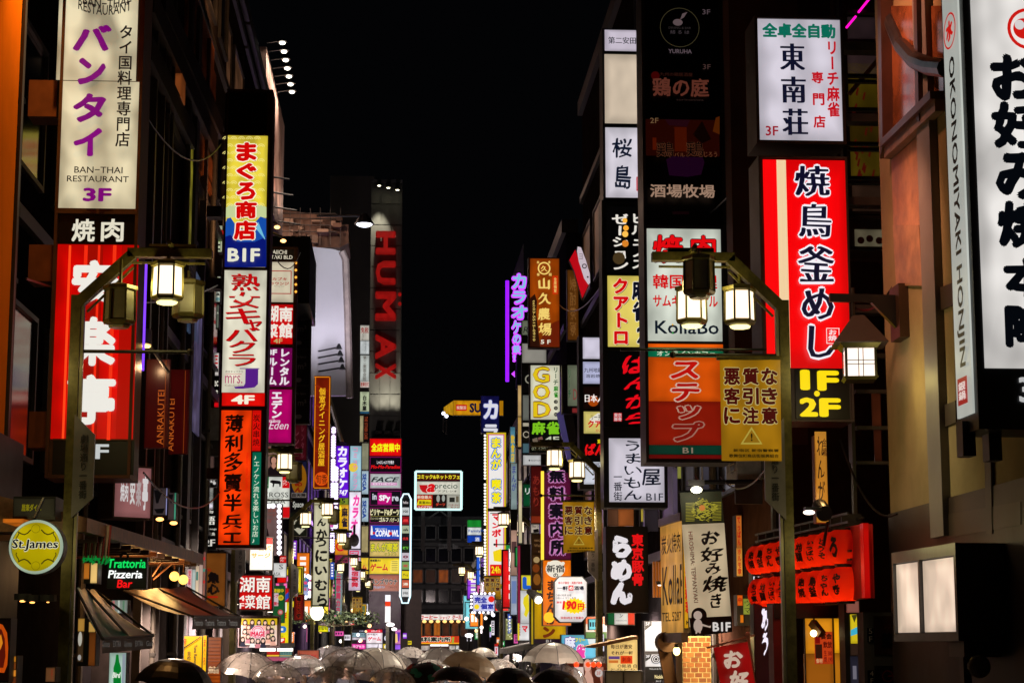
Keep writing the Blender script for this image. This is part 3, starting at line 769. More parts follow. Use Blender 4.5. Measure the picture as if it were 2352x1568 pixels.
for k in range(3):
    q=at(625+k*40,1020,43.9);_b.ball((q[0],43.9,q[2]),.055,8,6)
_b.build('bulb_string',BULB,bpy.data.objects['bulb_board'])
fr('E');P=front(34.0)
sign('white massage sign with a red top edge hanging under the orange skewer tower',P,(480,1320,705,1640),[((482,1324,700,1386),(215,10,12),.95,[]),((482,1388,700,1636),(236,232,226),1.05,[('h','古式',(560,1400,690,1450),(190,140,50),dict(b=.03)),('h','サージ',(496,1472,680,1520),(190,140,50),dict(b=.04)),('h','Foot & Body',(500,1560,640,1580),(180,175,165)),('h','60 min 3,800',(500,1592,660,1612),(180,175,165))])],rim=.01)
fr('H')
sign('red sign with big white characters and 4F in a cut corner, low on the left',front(33.0),(384,488,726,845),[((388,494,722,841),(212,8,8),1.0,[('h','湖',(390,512,545,665),(245,236,226),dict(b=.026,w=.012,sd=((90,4,4),5,5))),('h','南',(558,510,700,668),(245,236,226),dict(b=.026,w=.012,sd=((90,4,4),5,5))),
     ('h','4\nF',(388,695,446,826),(245,236,226),dict(b=.02)),('h','菜',(450,690,552,826),(245,236,226),dict(b=.024,w=.01,sd=((90,4,4),5,5))),('h','館',(555,690,700,832),(245,236,226),dict(b=.024,w=.01,sd=((90,4,4),5,5)))])],rim=.02,depth=.3)
# billboard of portraits (generic people)
P=front(33.4)
t=sign('lit billboard of rows of long haired women round a pink emblem',P,(378,895,795,1212),[],rim=.02,cat='billboard',name='billboard',frame=pbr((.10,.06,.06),.5))
f_=face(P,t,(410,924,764,1186),(225,190,30),1.0,.05)
sp=[('p',[(410,990),(764,990),(764,1186),(410,1186)],(226,196,182),dict(name='stripe'))]
rnd=random.Random(3)
hd=[(448,960),(520,958),(588,960),(650,962),(726,962),(486,1008),(684,1010),(450,1050),(720,1046),(486,1100),(684,1100),(528,1140),(585,1145),(636,1142),(436,1130),(736,1120)]
for i,(x_,y_)in enumerate(hd):
    hc=rnd.choice([(24,12,10),(70,36,20),(110,66,36),(20,14,18)])
    sp+=[('c',x_,y_+14,25,hc,dict(ry=42,name='portrait_hair')),('p',[(x_-32,y_+72),(x_-18,y_+32),(x_+18,y_+32),(x_+32,y_+72)],rnd.choice([(235,225,220),(200,120,130),(40,40,60),(220,200,150),(228,170,150)]),dict(name='portrait_dress')),
           ('c',x_,y_+2,15,(232,190,168),dict(ry=21,name='portrait_face')),('p',[(x_-16,y_-2),(x_-12,y_-20),(x_+4,y_-24),(x_+16,y_-4),(x_+2,y_-13)],hc,dict(name='portrait_hair'))]
items(P,f_,sp+[('c',586,1060,66,(245,215,222)),('ring',586,1060,62,8,(220,40,90)),('ring',586,1060,44,6,(220,60,100)),('h','IMAGE',(512,1050,660,1106),(224,30,80),dict(b=.06,o=((245,235,238),.06))),('h','www.image',(530,1114,645,1124),(120,80,90))],.004,1.0)
# green board with campaign words, yellow pharmacy-style column
sign('green board announcing an event in yellow and pink behind the red low sign',front(38.0),(724,598,840,968),[((726,600,838,965),(14,92,44),.85,[('h','開催中',(728,628,832,668),(226,200,30),dict(b=.03)),('r',(726,672,780,800),(215,190,195)),('h','−プ',(730,685,778,720),(200,30,60),dict(b=.04)),('h','頭!!',(730,760,780,796),(200,30,60),dict(b=.04)),('c',804,718,28,(210,190,40)),('h','1h¥',(790,705,820,728),INK),('c',800,862,27,(190,80,80)),('h','個',(786,848,814,876),(230,220,215))])],rim=0)
sign('yellow drugstore column sign with a blue and red number 2 shape and F',front(40.0),(790,622,882,1170),[((836,624,880,760),(205,20,20),1.,[('p',[(836,700),(880,660),(880,720),(836,760)],(40,70,170))]),((794,762,880,1168),(236,214,20),1.05,[('p',[(836,762),(862,762),(862,850),(836,880)],(232,226,215)),('h','E',(830,868,862,920),(205,30,20),dict(b=.06)),('p',[(794,1000),(840,1000),(858,1018),(858,1046),(840,1064),(794,1064)],(40,110,190)),('p',[(794,1020),(828,1020),(828,1045),(794,1045)],(225,225,225)),('h','ロサ',(796,1094,830,1110),INK,dict(b=.02)),('r',(798,1115,846,1166),(215,20,15)),('h','F',(806,1124,836,1156),(245,235,225),dict(b=.07))])],rim=0)
sign('white restaurant sign with thin black serif letters and red tab, lower left centre',front(41.0),(724,300,858,572),[((792,302,856,372),(212,12,12),1.,[('h','イタリ\nアン',(796,314,850,362),(235,230,220),dict(b=.02))]),((726,374,856,515),(226,226,222),1.,[('h','S',(786,388,826,434),INK),('h','CASA',(700,466,800,502),INK)]),((768,517,856,568),(212,12,12),1.,[])],rim=0)
# dark column advertising floor space
P=front(50.0);fr('D')
t=sign('unlit black column sign of office space adverts beside the stacked shop signs',P,(815,722,945,1560),[],cat='sign column',name='sign_column',frame=pbr((.05,.035,.035),.5),rim=.01)
for k,yy in enumerate((725,785,1045,1300)):
    y2=(780,1035,1288,1548)[k]
    face(P,t,(838,yy,936,y2),(16,12,16)if k else(52,14,10),0,spec=[],n=.02)
    if k:
        _b=MB();letter(_b,P,'My Space',(842,yy+40,915,yy+62),b=.02,n=.035);letter(_b,P,'m²',(856,yy+90,918,yy+135),b=.02,n=.035)
        P.poly(_b,circ(P,862,yy+210,22,r2=16),.035);_b.build('lettering',pbr((.20,.18,.19),.5),t)
# poster columns further down
P=front(52.0);fr('E')
sign('dark red poster column with faded katakana left of the brown dining sign',P,(902,222,1032,580),[((906,226,1028,576),(66,8,18),.7,[('v','レンタル',(975,240,1005,560),(110,50,60)),('v','レンタ',(910,280,955,520),(110,50,60),dict(b=.02))])],rim=0)
sign('blue and yellow round ramen poster with red brush kana',P,(880,585,1030,960),[((884,590,1026,940),(24,26,58),.7,[('c',955,760,74,(150,96,14),dict(ry=150)),('v','らあめん',(915,668,990,890),(130,20,10),dict(b=.05,w=.02)),('r',(884,892,1026,940),(120,110,105)),('h','自天神',(890,896,1018,936),INK,dict(b=.04))])],rim=0)
sign('black sign with a slanting white Space and an arrow pointing down to B1',P,(885,958,1032,1310),[((888,962,1028,1080),(10,10,14),.5,[('h','Space',(894,975,1000,1050),(190,190,180),dict(b=.03,sh=.1,e=1.6))]),((862,1085,1028,1308),(24,26,18),.7,[('p',[(905,1240),(1015,1240),(960,1295)],(205,200,175)),('h','B1',(930,1230,990,1262),(205,200,175),dict(b=.05)),('p',[(880,1200),(930,1150),(940,1165),(900,1210)],(205,200,175))])],rim=0)
# brown and gold dining bar column
P=front(60.0)
t=sign('narrow brown column sign with golden dining bar characters and an orange disc',P,(1096,-236,1255,858),[],rim=.0,frame=pbr((.2,.08,.02),.4,.3),cat='sign column',name='sign_column')
f_=face(P,t,(1102,-228,1250,850),(122,26,4),.95,.25)
items(P,f_,[('fr',(1102,-228,1250,850),(226,130,20),9),('v','個室ダイニング居酒屋',(1143,-120,1208,635),(238,178,30),dict(b=.03)),('c',1172,758,66,(214,78,12)),('h','旬香',(1118,715,1228,805),(90,30,8),dict(b=.01,w=.02))]+
      [('p',[(1110,y_),(1242,y_+60),(1242,y_+66),(1110,y_+8)],(150,44,8),dict(name='stripe'))for y_ in(-150,40,250,480)],.004,1.0)
# white column with black brush hiragana
P=front(54.0)
t=sign('tall white column sign of black brush hiragana behind the middle lamps',P,(1090,938,1248,1990),[],rim=.01,cat='sign column',name='sign_column')
f_=face(P,t,(1096,944,1242,1975),(206,200,166),.9,.15)
fr('O')
items(P,f_,[('h',c_,rc,(16,16,14),dict(b=.045,w=.018))for c_,rc in(('と',(731,1150,747,1168)),('ん',(728,1190,749,1208)),('か',(726,1214,752,1240)),('つ',(724,1238,750,1255)),('に',(724,1262,752,1290)),('い',(723,1300,752,1320)),('む',(723,1330,752,1355)),('ら',(728,1362,752,1392)))],.004,1.0)
# ================================================================ far left and the end of the street
VIO=(96,10,206)
fr('I');P=front(74.0)
t=sign('violet round topped karaoke column with white katakana and 747',P,(88,590,200,1025),[],rim=0,cat='sign column',name='sign_column',frame=pbr((.05,.02,.09),.4))
f_=face(P,t,(90,592,197,1022),VIO,1.1,.1,[('v','カラオケ',(102,595,188,945),(238,232,248),dict(b=.055)),('h','747',(112,958,190,1006),(238,232,248),dict(b=.04,sh=.15))])
_b=MB();P.poly(_b,circ(P,144,592,56,16,r2=36,a0=0,a1=pi*1.06),0,-.3);_b.build('top_cap',pbr((.03,.01,.05),.4),t)
sign('yellow mahjong sign with green top below the violet karaoke column',P,(104,1024,198,1350),[((106,1026,196,1080),(120,140,20),.9,[('h','15',(110,1030,170,1070),(14,30,14),dict(b=.03))]),((106,1082,196,1306),(232,176,10),1.,[('v','麻雀',(138,1105,190,1270),INK,dict(b=.05)),('p',[(106,1120),(130,1086),(140,1110),(120,1150)],(246,226,60))]),((106,1308,196,1348),(70,30,150),1.,[])],rim=0)
sign('orange board with a red arc beneath the mahjong sign',P,(82,1366,194,1568),[((84,1370,192,1500),(226,140,10),1.,[('ring',130,1430,40,14,(205,20,20))]),((84,1502,192,1566),(120,20,60),1.,[])],rim=0)
P=front(78.0)
sign('pale blue girls club column with pink letters and a yellow moon',P,(206,588,306,968),[((210,592,302,964),(160,200,214),1.,[('c',236,770,38,(226,196,60)),('v','コミュケ',(232,605,274,790),(226,130,170),dict(b=.02)),('v','クラブ',(234,815,272,955),(226,130,180),dict(b=.02))])],rim=.0)
sign('white karaoke column with big pink katakana over the street',P,(198,972,300,1452),[((202,976,297,1448),(236,230,240),1.1,[('v','カラオケ',(208,1000,286,1400),(226,60,150),dict(b=.05,sh=.12,o=((245,200,225),.04)))])],rim=.0)
sign('pale column below the pink katakana with a square red seal and red letters',P,(196,1454,298,1800),[((200,1458,296,1796),(214,190,210),1.,[('fr',(206,1466,282,1560),(220,30,80),8),('h','三ツ',(216,1480,272,1545),(220,30,80),dict(b=.03)),('v','新宿歌舞',(220,1590,282,1770),(200,40,60),dict(b=.04))])],rim=0)
P=front(96.0)
for k,(y0,y1)in enumerate(((800,992),(1024,1222))):
    sign(('upper' if k==0 else 'lower')+' pale sign with blue game arcade letters turned sideways and small floor plate',P,(306,y0-4,364,y1+30),[((308,y0,362,y1),(176,200,214),1.,[('h','SEGA',(312,y0+22,346,y1-26),(20,60,140),dict(b=.05,rot=-90))]),((308,y1+3,362,y1+27),(10,12,20),0,[('h','2' if k==0 else '1',(318,y1+6,330,y1+24),(200,200,200))])],rim=0,group='arcade column plates')
sign('blank lit column panel above the arcade letters',P,(306,566,366,790),[((309,569,363,787),(150,150,122),.8,[])],rim=0)
sign('blank cream lit column panel below the arcade letters',P,(303,1258,362,1480),[((306,1261,360,1477),(176,160,110),.9,[])],rim=0)
P=front(104.0)
sign('white tax free shop panel high in the narrow column beside the dark tower',P,(292,-170,372,104),[((295,-166,369,50),(190,195,190),.9,[('v','第二東亜会館',(318,-160,345,45),(90,80,70),dict(b=.01))]),((295,52,369,102),(216,200,190),.9,[('h','歌舞伎町',(298,60,366,95),(150,30,20),dict(b=.03))])],rim=0)
sign('stack of small white and red panels in the narrow column beside the dark tower',P,(292,-420,372,-172),[((295,-416,369,-290),(196,190,178),.9,[('h','免税',(300,-400,364,-350),(150,30,30),dict(b=.03)),('h','CUSTOM CAFE',(306,-345,322,-292),INK,dict(rot=-90))]),((295,-286,369,-176),(200,205,205),.9,[('v','インターネットカフェ',(330,-282,348,-180),INK)])],rim=0)
sign('pale green column panel with one black calligraphy word beside the dark tower',P,(290,136,372,322),[((293,139,369,303),(176,186,152),.95,[('v','白木屋',(312,170,350,296),INK,dict(b=.04,w=.02))]),((293,305,369,320),(30,80,110),.9,[])],rim=0)
sign('dim yellow panel beside sideways brown letters in the narrow column',P,(289,336,370,558),[((292,339,320,555),(170,160,120),.8,[]),((322,339,362,540),(30,14,12),.6,[('h','THE OTHER CAFE',(330,345,356,535),(150,60,30),dict(rot=-90,b=.02,e=1.5))])],rim=0)
# ---- the shop panels on the tower's foot
P=front(118.0)
t=thing('panel_stack','stack of ten wide shop panels on the foot of the dark cinema tower','sign stack',at(500,1500,118.2))
u0,v0,u1,v1=P.rect((372,524,640,2120));_b=MB();P.box(_b,u0,u1,v0,v1,-.5,-.02);_b.build('housing',pbr((.06,.02,.06),.4),t)
def stackp(y0,y1,c,st,sp,lab,bord=(150,10,110)):
    f=face(P,t,(375,y0+3,636,y1-3),c,st,.08,[],label=lab)
    items(P,f,sp,.004,st)
    items(P,f,[('fr',(375,y0+3,636,y1-3),bord,4)],.012,.8)
stackp(528,676,(222,8,10),1.05,[('h','全店営業中',(386,568,626,640),(240,236,20),dict(b=.04))],'red panel, yellow characters',(222,8,10))
stackp(680,815,(10,6,16),.6,[('h','しゃぶしゃぶ すき焼き',(434,712,576,742),(225,220,225),dict(b=.03,e=1.8)),('h','Mo-Mo-Paradise',(384,750,628,780),(226,16,20),dict(b=.03,e=1.8,sh=.2))],'black panel, red script')
stackp(818,950,(176,184,182),1.,[('h','FACE',(384,850,622,893),(14,26,34),dict(b=.03,sh=.35)),('r',(386,896,602,920),(205,140,185)),('h','ESTHETIC',(400,900,590,916),(235,220,230),dict(b=.02))],'silver panel')
stackp(962,1090,(14,8,24),.6,[('r',(440,980,556,1078),(190,10,120),dict(e=1.6)),('h','in',(396,988,432,1040),(200,205,215),dict(b=.04,e=1.6)),('h','SPy',(452,1000,546,1062),(240,240,245),dict(b=.05,e=1.7)),('h','re',(560,1012,616,1052),(200,205,215),dict(b=.04,e=1.6))],'black panel with a pink square')
stackp(1104,1236,(10,10,8),.5,[('h','ビリヤード&ダーツ',(378,1115,622,1172),(226,220,170),dict(b=.05,e=2.)),('r',(378,1176,626,1179),(150,140,60),dict(e=2)),('h','シミュレーション',(376,1186,448,1206),(226,220,170),dict(e=2.)),('h','ゴルフ',(452,1186,530,1224),(236,230,190),dict(b=.04,e=2.)),('h','バグース',(540,1190,622,1228),(226,220,170),dict(b=.03,e=2.))],'black panel, billiards and darts')
stackp(1246,1374,(10,66,176),1.05,[('p',[(386,1258),(394,1258),(398,1290),(402,1330),(392,1336),(380,1330),(384,1290)],(235,235,235),dict(name='bowling_pin')),('c',408,1318,11,(200,20,30)),('h','新宿コパボウル',(420,1276,520,1292),(235,240,245),dict(b=.02)),('h','COPAB WL',(420,1292,618,1348),(238,240,246),dict(b=.05,sh=.1)),('c',548,1322,14,(200,20,30))],'blue bowling panel')
stackp(1384,1516,(206,178,96),1.,[('h','まんが喫茶',(382,1400,612,1476),(214,204,20),dict(b=.04,o=((10,80,70),.06))),('h','ゲラゲラ',(496,1482,598,1508),(120,130,20),dict(b=.03))],'beige comic cafe panel',(190,160,80))
fr('H')
stackp2=lambda y0,y1,c,st,sp,lab:items(P,face(P,t,(1684,y0,1988,y1),c,st,.08,[],label=lab),sp,.004,st)
stackp2(326,482,(226,196,12),1.05,[('h','地域最大!!',(1690,336,1795,362),INK,dict(b=.04)),('h','ゲーム',(1692,378,1868,452),(196,24,16),dict(b=.05)),('p',[(1896,350),(1976,340),(1972,470),(1886,466)],(236,214,80),dict(name='stripe'))]+[('r',(1904,356+18*k,1964,362+18*k),(130,110,40))for k in range(6)],'yellow game panel')
stackp2(492,652,(160,84,60),.95,[('h','メンズサウナ',(1702,528,1962,588),(18,30,38),dict(b=.045,o=((226,220,205),.03))),('h','カプセル&サウナ',(1702,600,1836,626),(110,180,216),dict(b=.02)),('h','ごゆっくり',(1872,602,1956,626),INK,dict(b=.02))],'brown sauna panel')
P=front(116.0)
sign('yellow end panel turned beside the game arcade stack',P,(1596,318,1676,486),[((1600,322,1672,482),(226,190,10),1.,[('h','ム',(1606,392,1660,440),(190,20,16),dict(b=.05))])],rim=0)
# slim black menu column framed in neon
P=front(112.0);fr('I')
t=thing('menu_column','slim black column of small shop plates inside a white neon outline','sign column',at(682,1400,112))
fr('O');u0,v0,u1,v1=P.rect((920,1134,943,1384));_b=MB()
U=[(u0,v0+.4),(u0+.12,v0),(u1-.12,v0),(u1,v0+.4),(u1,v1-.3),(u1-.15,v1),(u0+.15,v1),(u0,v1-.3)]
P.poly(_b,U,0,-.4);_b.build('housing',pbr((.02,.02,.025),.4),t)
_b=MB();_b.tube([P.pt(a,b,.06)for a,b in U+U[:1]],.05,6);_b.build('neon_outline',emi((205,240,250),1.7),t)
pl_=[('Pavilion',(8,8,10),(200,190,190)),('(Q)',(200,205,205),INK),('居',(140,8,20),(240,60,60)),('cafe',(170,180,150),INK),('HUB',(10,10,14),(220,40,40)),('ピリ',(12,30,12),(120,220,60)),('◎',(200,190,200),(120,30,60)),('花',(120,160,90),(200,40,60)),('ゲーム',(226,206,20),INK),('湯',(200,90,60),(240,220,200)),('(Q)',(215,215,215),INK)]
for k,(tx,c,c2)in enumerate(pl_):
    y=1144+k*20.8
    face(P,t,(923,y,940,y+17.5),c,.9,0,[('h',tx,(925.5,y+6,937.5,y+12.5),c2,dict(b=.04,res=1))],name='shop_plate',n=.02)

# ---- the cinema tower
t=thing('cinema_tower','tall windowless grey tower with red vertical letters and floodlights','tower',at(1480,2731,140)if False else(-3,121,0))
fr('O');Pf=front(119.0)
def X_(x,y,Y):return at(x,y,Y)[0]
def Z_(y,Y,x=880):return at(x,y,Y)[2]
xl,xm,xr=X_(788,600,135.),X_(849,700,119.),X_(922,700,119.)
zt,ztl=Z_(413,119.),Z_(405,135.)
TOWER=pbr((.20,.20,.185),.7,var=.1,scale=.15)
_b=MB();_b.box(xm,xr,119,150,0,zt-.2);_b.build('wall',TOWER,t)
_b=MB();_b.box(xl-1,xm-.05,135,152,0,ztl);_b.build('wall',pbr((.40,.37,.33),.75,var=.15,scale=.2),t,label='set back darker left wing')
# panel joints, recessed panels proud of the wall
nr=15;nc=3
pm=None
for j in range(nr):
    for i in range(nc):
        w=(xr-xm)/nc;h=(zt-14.2+3)/nr
        z0=zt-.25-(j+1)*h
        o_=MB().box(xm+i*w+.03,xm+(i+1)*w-.03,118.93,118.99,z0+.03,z0+h-.03).build('wall_panel',TOWER,t)
_b=MB();_b.box(xm,xr,118.9,119.2,zt-.2,zt);_b.build('parapet',GREYM,t)
# red letters reading upwards... turned sideways down the face
fr('O');LR=pbr((.45,.02,.012),.45)
RLET=emi((140,14,12),1.0,.2,light=False)
for ch,rc in(('H',(863,534,909,586)),('U',(863,602,909,655)),('M',(862,672,910,738)),('A',(862,770,910,826)),('X',(862,836,910,872))):
    _b=MB();letter(_b,Pf,ch,rc,b=.035,rot=-90,n=.45,thick=.3);_b.build('letter',RLET,t)
_b=MB()
for y in(678,700):Pf.poly(_b,circ(Pf,921-3,y,4,10),.45,.2)
_b.build('letter',RLET,t,kind='stuff')
FL=emi((255,246,205),9.,light=True)
for k,(x,y)in enumerate(((871,423),(892,428),(913,433))):
    p=at(x,y,118.0);_b=MB();_b.box(p[0]-.12,p[0]+.12,117.9,118.9,p[2]+.12,p[2]+.26);_b.lathe([(.12,.1),(.25,-.1)],p,10);_b.build('floodlight',DARK,t)
    MB().ball((p[0],p[1],p[2]-.08),.12,8,6,sz=.5).build('floodlight_lens',FL,t)
    q=at(x,y+530-k*6,118.2)
for x in(871,892,913):
    p=at(x,430,118.1);spot((p[0],118.1,p[2]),(p[0],119,p[2]-7),1300,(1,.92,.7),44)
    p=at(x-2,985,118.1);spot((p[0],118.1,p[2]),(p[0],119,p[2]+6),500,(1,.92,.72),50)
    _b=MB();_b.box(p[0]-.2,p[0]+.2,117.8,118.9,p[2]-.3,p[2]-.12);_b.build('floodlight',DARK,t)
# lower part of the tower building below the panels
_b=MB();a=at(846,1352,119.5);b_=at(922,1600,119.5);_b.box(a[0],b_[0]+1.2,119.6,121,0,a[2]-.05);_b.build('base_wall',pbr((.10,.07,.06),.6,var=.2),t)
sign('black cinema screen board on the wall below the sauna panel',front(119.0),(853,1382,882,1450),[((855,1384,880,1446),(10,10,14),.3,[('h','SPU',(860,1412,876,1420),(200,60,90),dict(e=3,b=.03))])],rim=0)

# ---- rooftop board and end building
fr('I');P=front(150.0)
t=sign('rooftop comic and net cafe billboard outlined in white neon tubes',P,(752,802,1144,1126),[],rim=.0,cat='billboard',name='rooftop_billboard',depth=1.0)
NE=emi((196,240,236),1.5)
_b=MB();u0,v0,u1,v1=P.rect((756,806,1140,1122))
for a,b in(((u0,v0),(u1,v0)),((u1,v0),(u1,v1)),((u1,v1),(u0,v1)),((u0,v1),(u0,v0))):_b.tube([P.pt(*a,.15),P.pt(*b,.15)],.09,6)
_b.build('neon_outline',NE,t)
f_=face(P,t,(768,822,1130,884),(70,10,8),.8,.05,[('h','コミック&ネットカフェ',(770,830,1128,868),(226,206,40),dict(b=.045,e=1.3))])
f_=face(P,t,(768,888,1130,996),(208,206,190),1.,.1,[('p',[(788,916),(896,916),(880,966),(850,984),(815,975),(795,950)],(190,14,20)),('h','a',(850,905,920,978),(214,20,26),dict(b=.05,sh=.25,o=((235,225,215),.03))),('h','precio',(918,902,1108,962),(20,60,50),dict(b=.0)),('h','アプレシオ',(942,960,1102,978),INK,dict(b=.02))])
f_=face(P,t,(768,998,900,1120),(190,30,20),.95,.05,[('h','新宿最大',(772,1004,892,1032),(230,215,190),dict(b=.03)),('p',[(782,1040),(888,1040),(888,1084),(766,1084)],(226,206,20)),('h','直進30m',(784,1050,886,1076),INK,dict(b=.03)),('h','ハイジアB1',(772,1090,892,1114),(225,220,210),dict(b=.03))])
f_=face(P,t,(904,998,1014,1120),(30,14,12),.8,.05,[('h','ダーツ',(926,1066,1004,1092),(200,60,40),dict(b=.03,e=1.5)),('c',946,1030,14,(170,175,165),dict(ry=30)),('c',990,1028,13,(170,175,165),dict(ry=28))])
f_=face(P,t,(1018,998,1130,1120),(186,184,170),.8,.05,[('r',(1040,1020,1085,1060),(40,40,34)),('r',(1095,1010,1118,1060),(110,100,80)),('h','インターネット',(1030,1076,1126,1092),(140,20,20),dict(b=.03)),('h','カフェ',(1050,1096,1120,1112),(140,20,20),dict(b=.03))])
_b=MB()
for x in(820,1040):
    p=at(x,1126,150.4);_b.box(p[0]-.15,p[0]+.15,150.3,150.7,p[2]-3.2,p[2])
for a,b in(((860,1200),(960,1130)),((1050,1200),(960,1130))):_b.bar(at(*a,150.5),at(*b,150.5),.12,.12)
_b.build('stand',STEEL,t)
# end building
fr('O')
def endwin(t,x0,x1,y0,y1,n,lit=(),Y=152.0,gl=None):
    w=(x1-x0)/n
    for k in range(n):
        a=at(x0+k*w+w*.06,y0,Y);b=at(x0+(k+1)*w-w*.06,y1,Y)
        fm=MB();
        for q in((a[0],b[0],a[2]-.1,a[2]),(a[0],b[0],b[2],b[2]+.1),(a[0],a[0]+.08,b[2],a[2]),(b[0]-.08,b[0],b[2],a[2])):fm.box(q[0],q[1],Y-.12,Y+.05,q[2],q[3])
        f=fm.build('window',GREYM,t)
        MB().box(a[0]+.08,b[0]-.08,Y-.03,Y,b[2]+.1,a[2]-.1).build('pane',gl if gl else(emi(lit[k%len(lit)],.8,.4)if lit else pbr((.01,.012,.02),.12,var=0)),f)
xa,xb=at(925,1300,152)[0],at(1112,1300,152)[0]
ztop=at(1000,1185,152)[2]
t=thing('end_building','dark six storey building closing the street with a lit cafe floor','building',((xa+xb)/2,156,0))
EB=pbr((.085,.085,.095),.7,var=.2,scale=.3)
_b=MB();_b.box(xa,xb+4,152.03,165,0,ztop);_b.build('wall',EB,t)
ys=[(1205,1240),(1256,1292),(1305,1340),(1352,1385)]
for j,(a,b)in enumerate(ys):
    endwin(t,945,1092,a,b,5,lit=[(90,40,8),(40,18,6),(130,60,10),(30,14,6),(110,50,10)]if j==2 else())
_b=MB()
for yy in(1248,1298,1346,1392):p=at(1000,yy,152);_b.box(xa,xb+4,151.85,152.03,p[2]-.18,p[2]+.1)
_b.build('ledge',pbr((.16,.16,.17),.6),t)
_b=MB();letter(_b,front(151.8),'LUXOR Bar',(1008,1248,1052,1260),b=.02,n=.01);_b.build('lettering',emi((70,66,66),.6),t)
_b=MB();P=front(151.9);u0,v0,u1,v1=P.rect((950,1428,1078,1460));
endwin(t,952,1076,1426,1462,6,lit=[(196,104,16),(120,56,12),(180,96,20),(70,30,10),(90,44,14),(60,30,14)])
fr('W')
sign('white coffee shop fascia with red katakana at the end of the street',front(150.5),(356,128,876,186),[((360,131,872,183),(228,218,212),1.05,[('h','コーヒー',(420,138,590,178),(190,20,30),dict(b=.05,sh=.15)),('h','ショップ',(612,146,708,174),(190,20,30),dict(b=.04,sh=.1)),('h','クール',(728,136,812,178),(190,20,30),dict(b=.04,sh=.15)),('c',850,152,14,(120,40,20),dict(ry=8))])],rim=0,depth=.5)
t=thing('bulb_row','row of warm bulbs under the white coffee shop fascia','lights',at(630,198,150.2))
for k in range(9):
    p=at(400+k*64,197,150.2);MB().ball(p,.17,8,6,sz=.7).build('bulb',emi((255,190,110),2.0),t)
sign('orange free information office fascia with black characters at the end of the street',front(149.0),(358,330,794,412),[((362,334,790,408),(226,60,16),1.1,[('r',(362,396,790,408),(236,160,20)),('h','無料案内所',(396,342,712,388),(18,22,22),dict(b=.05,o=((238,232,205),.06))),('p',[(726,345),(746,342),(742,400),(720,402)],(150,160,50),dict(name='stripe'))])],rim=0,depth=.5)
t=thing('information_office','bright office counter front under the orange fascia','shop',at(570,440,149.2))
MB().box(at(365,440,149.2)[0],at(790,440,149.2)[0],149.3,150,1,at(570,416,149.2)[2]).build('wall',pbr((.15,.06,.05),.6),t)
_b=MB();a=at(520,412,149);b_=at(690,430,149);_b.box(a[0],b_[0],148.9,149.1,b_[2],a[2]);_b.build('light_tube',emi((240,240,235),1.6),t)
for x0,x1,c in((372,392,(215,215,205)),(410,516,(190,175,165)),(700,755,(200,190,180)),(762,790,(220,220,215))):
    a=at(x0,424,149);b_=at(x1,470,149);MB().box(a[0],b_[0],149.1,149.25,b_[2],a[2]).build('poster',emi(c,.9,.4),t)

# bright shop windows under the tower
fr('H');P=front(108.0)
sign('white game shop board with red katakana and red top among far lights',P,(1650,1030,1816,1232),[((1654,1032,1812,1064),(216,20,50),1.1,[('h','メダルゲーム',(1700,1038,1790,1058),(240,220,225),dict(b=.03))]),((1654,1066,1812,1170),(240,226,232),1.15,[('h','地域最大!',(1662,1074,1770,1092),(90,60,70),dict(b=.02)),('h','ゲーム',(1668,1104,1798,1146),(210,20,50),dict(b=.05))]),((1654,1176,1812,1230),(235,225,235),1.1,[])],rim=.02)
sign('row of dark shop plates with glowing writing left of the white game board',P,(1500,1036,1648,1236),[((1580,1038,1646,1060),(20,18,40),.8,[('h','ビリヤード',(1586,1042,1640,1056),(220,220,240),dict(e=2))]),((1504,1066,1646,1108),(120,150,160),1.1,[('h','グーフー・クラブ',(1512,1074,1640,1098),(20,30,40),dict(b=.04))]),((1512,1112,1646,1136),(190,180,190),1.1,[]),((1560,1140,1646,1168),(120,20,90),1.1,[]),((1504,1176,1646,1228),(226,60,160),1.1,[('h','カプセル',(1520,1188,1636,1212),(245,230,240),dict(b=.03))])],rim=0)
sign('dark panel with a white round face right of the far white game board',P,(1818,1030,1900,1236),[((1820,1036,1898,1068),(30,10,60),1.,[]),((1820,1074,1898,1166),(24,20,30),1.,[('c',1858,1120,28,(190,190,200),dict(e=1.4)),('c',1852,1114,10,(40,40,60))]),((1820,1176,1880,1230),(216,190,30),1.1,[('c',1850,1204,18,(235,235,235))])],rim=0)
sign('narrow pink and violet figure panel at the right end of the far shop windows',P,(1924,1030,1994,1236),[((1926,1034,1992,1180),(206,120,190),1.1,[('c',1950,1120,22,(240,200,120),dict(ry=45)),('p',[(1960,1060),(1990,1060),(1980,1150),(1965,1150)],(90,40,170))]),((1926,1184,1992,1232),(150,90,220),1.1,[])],rim=0)
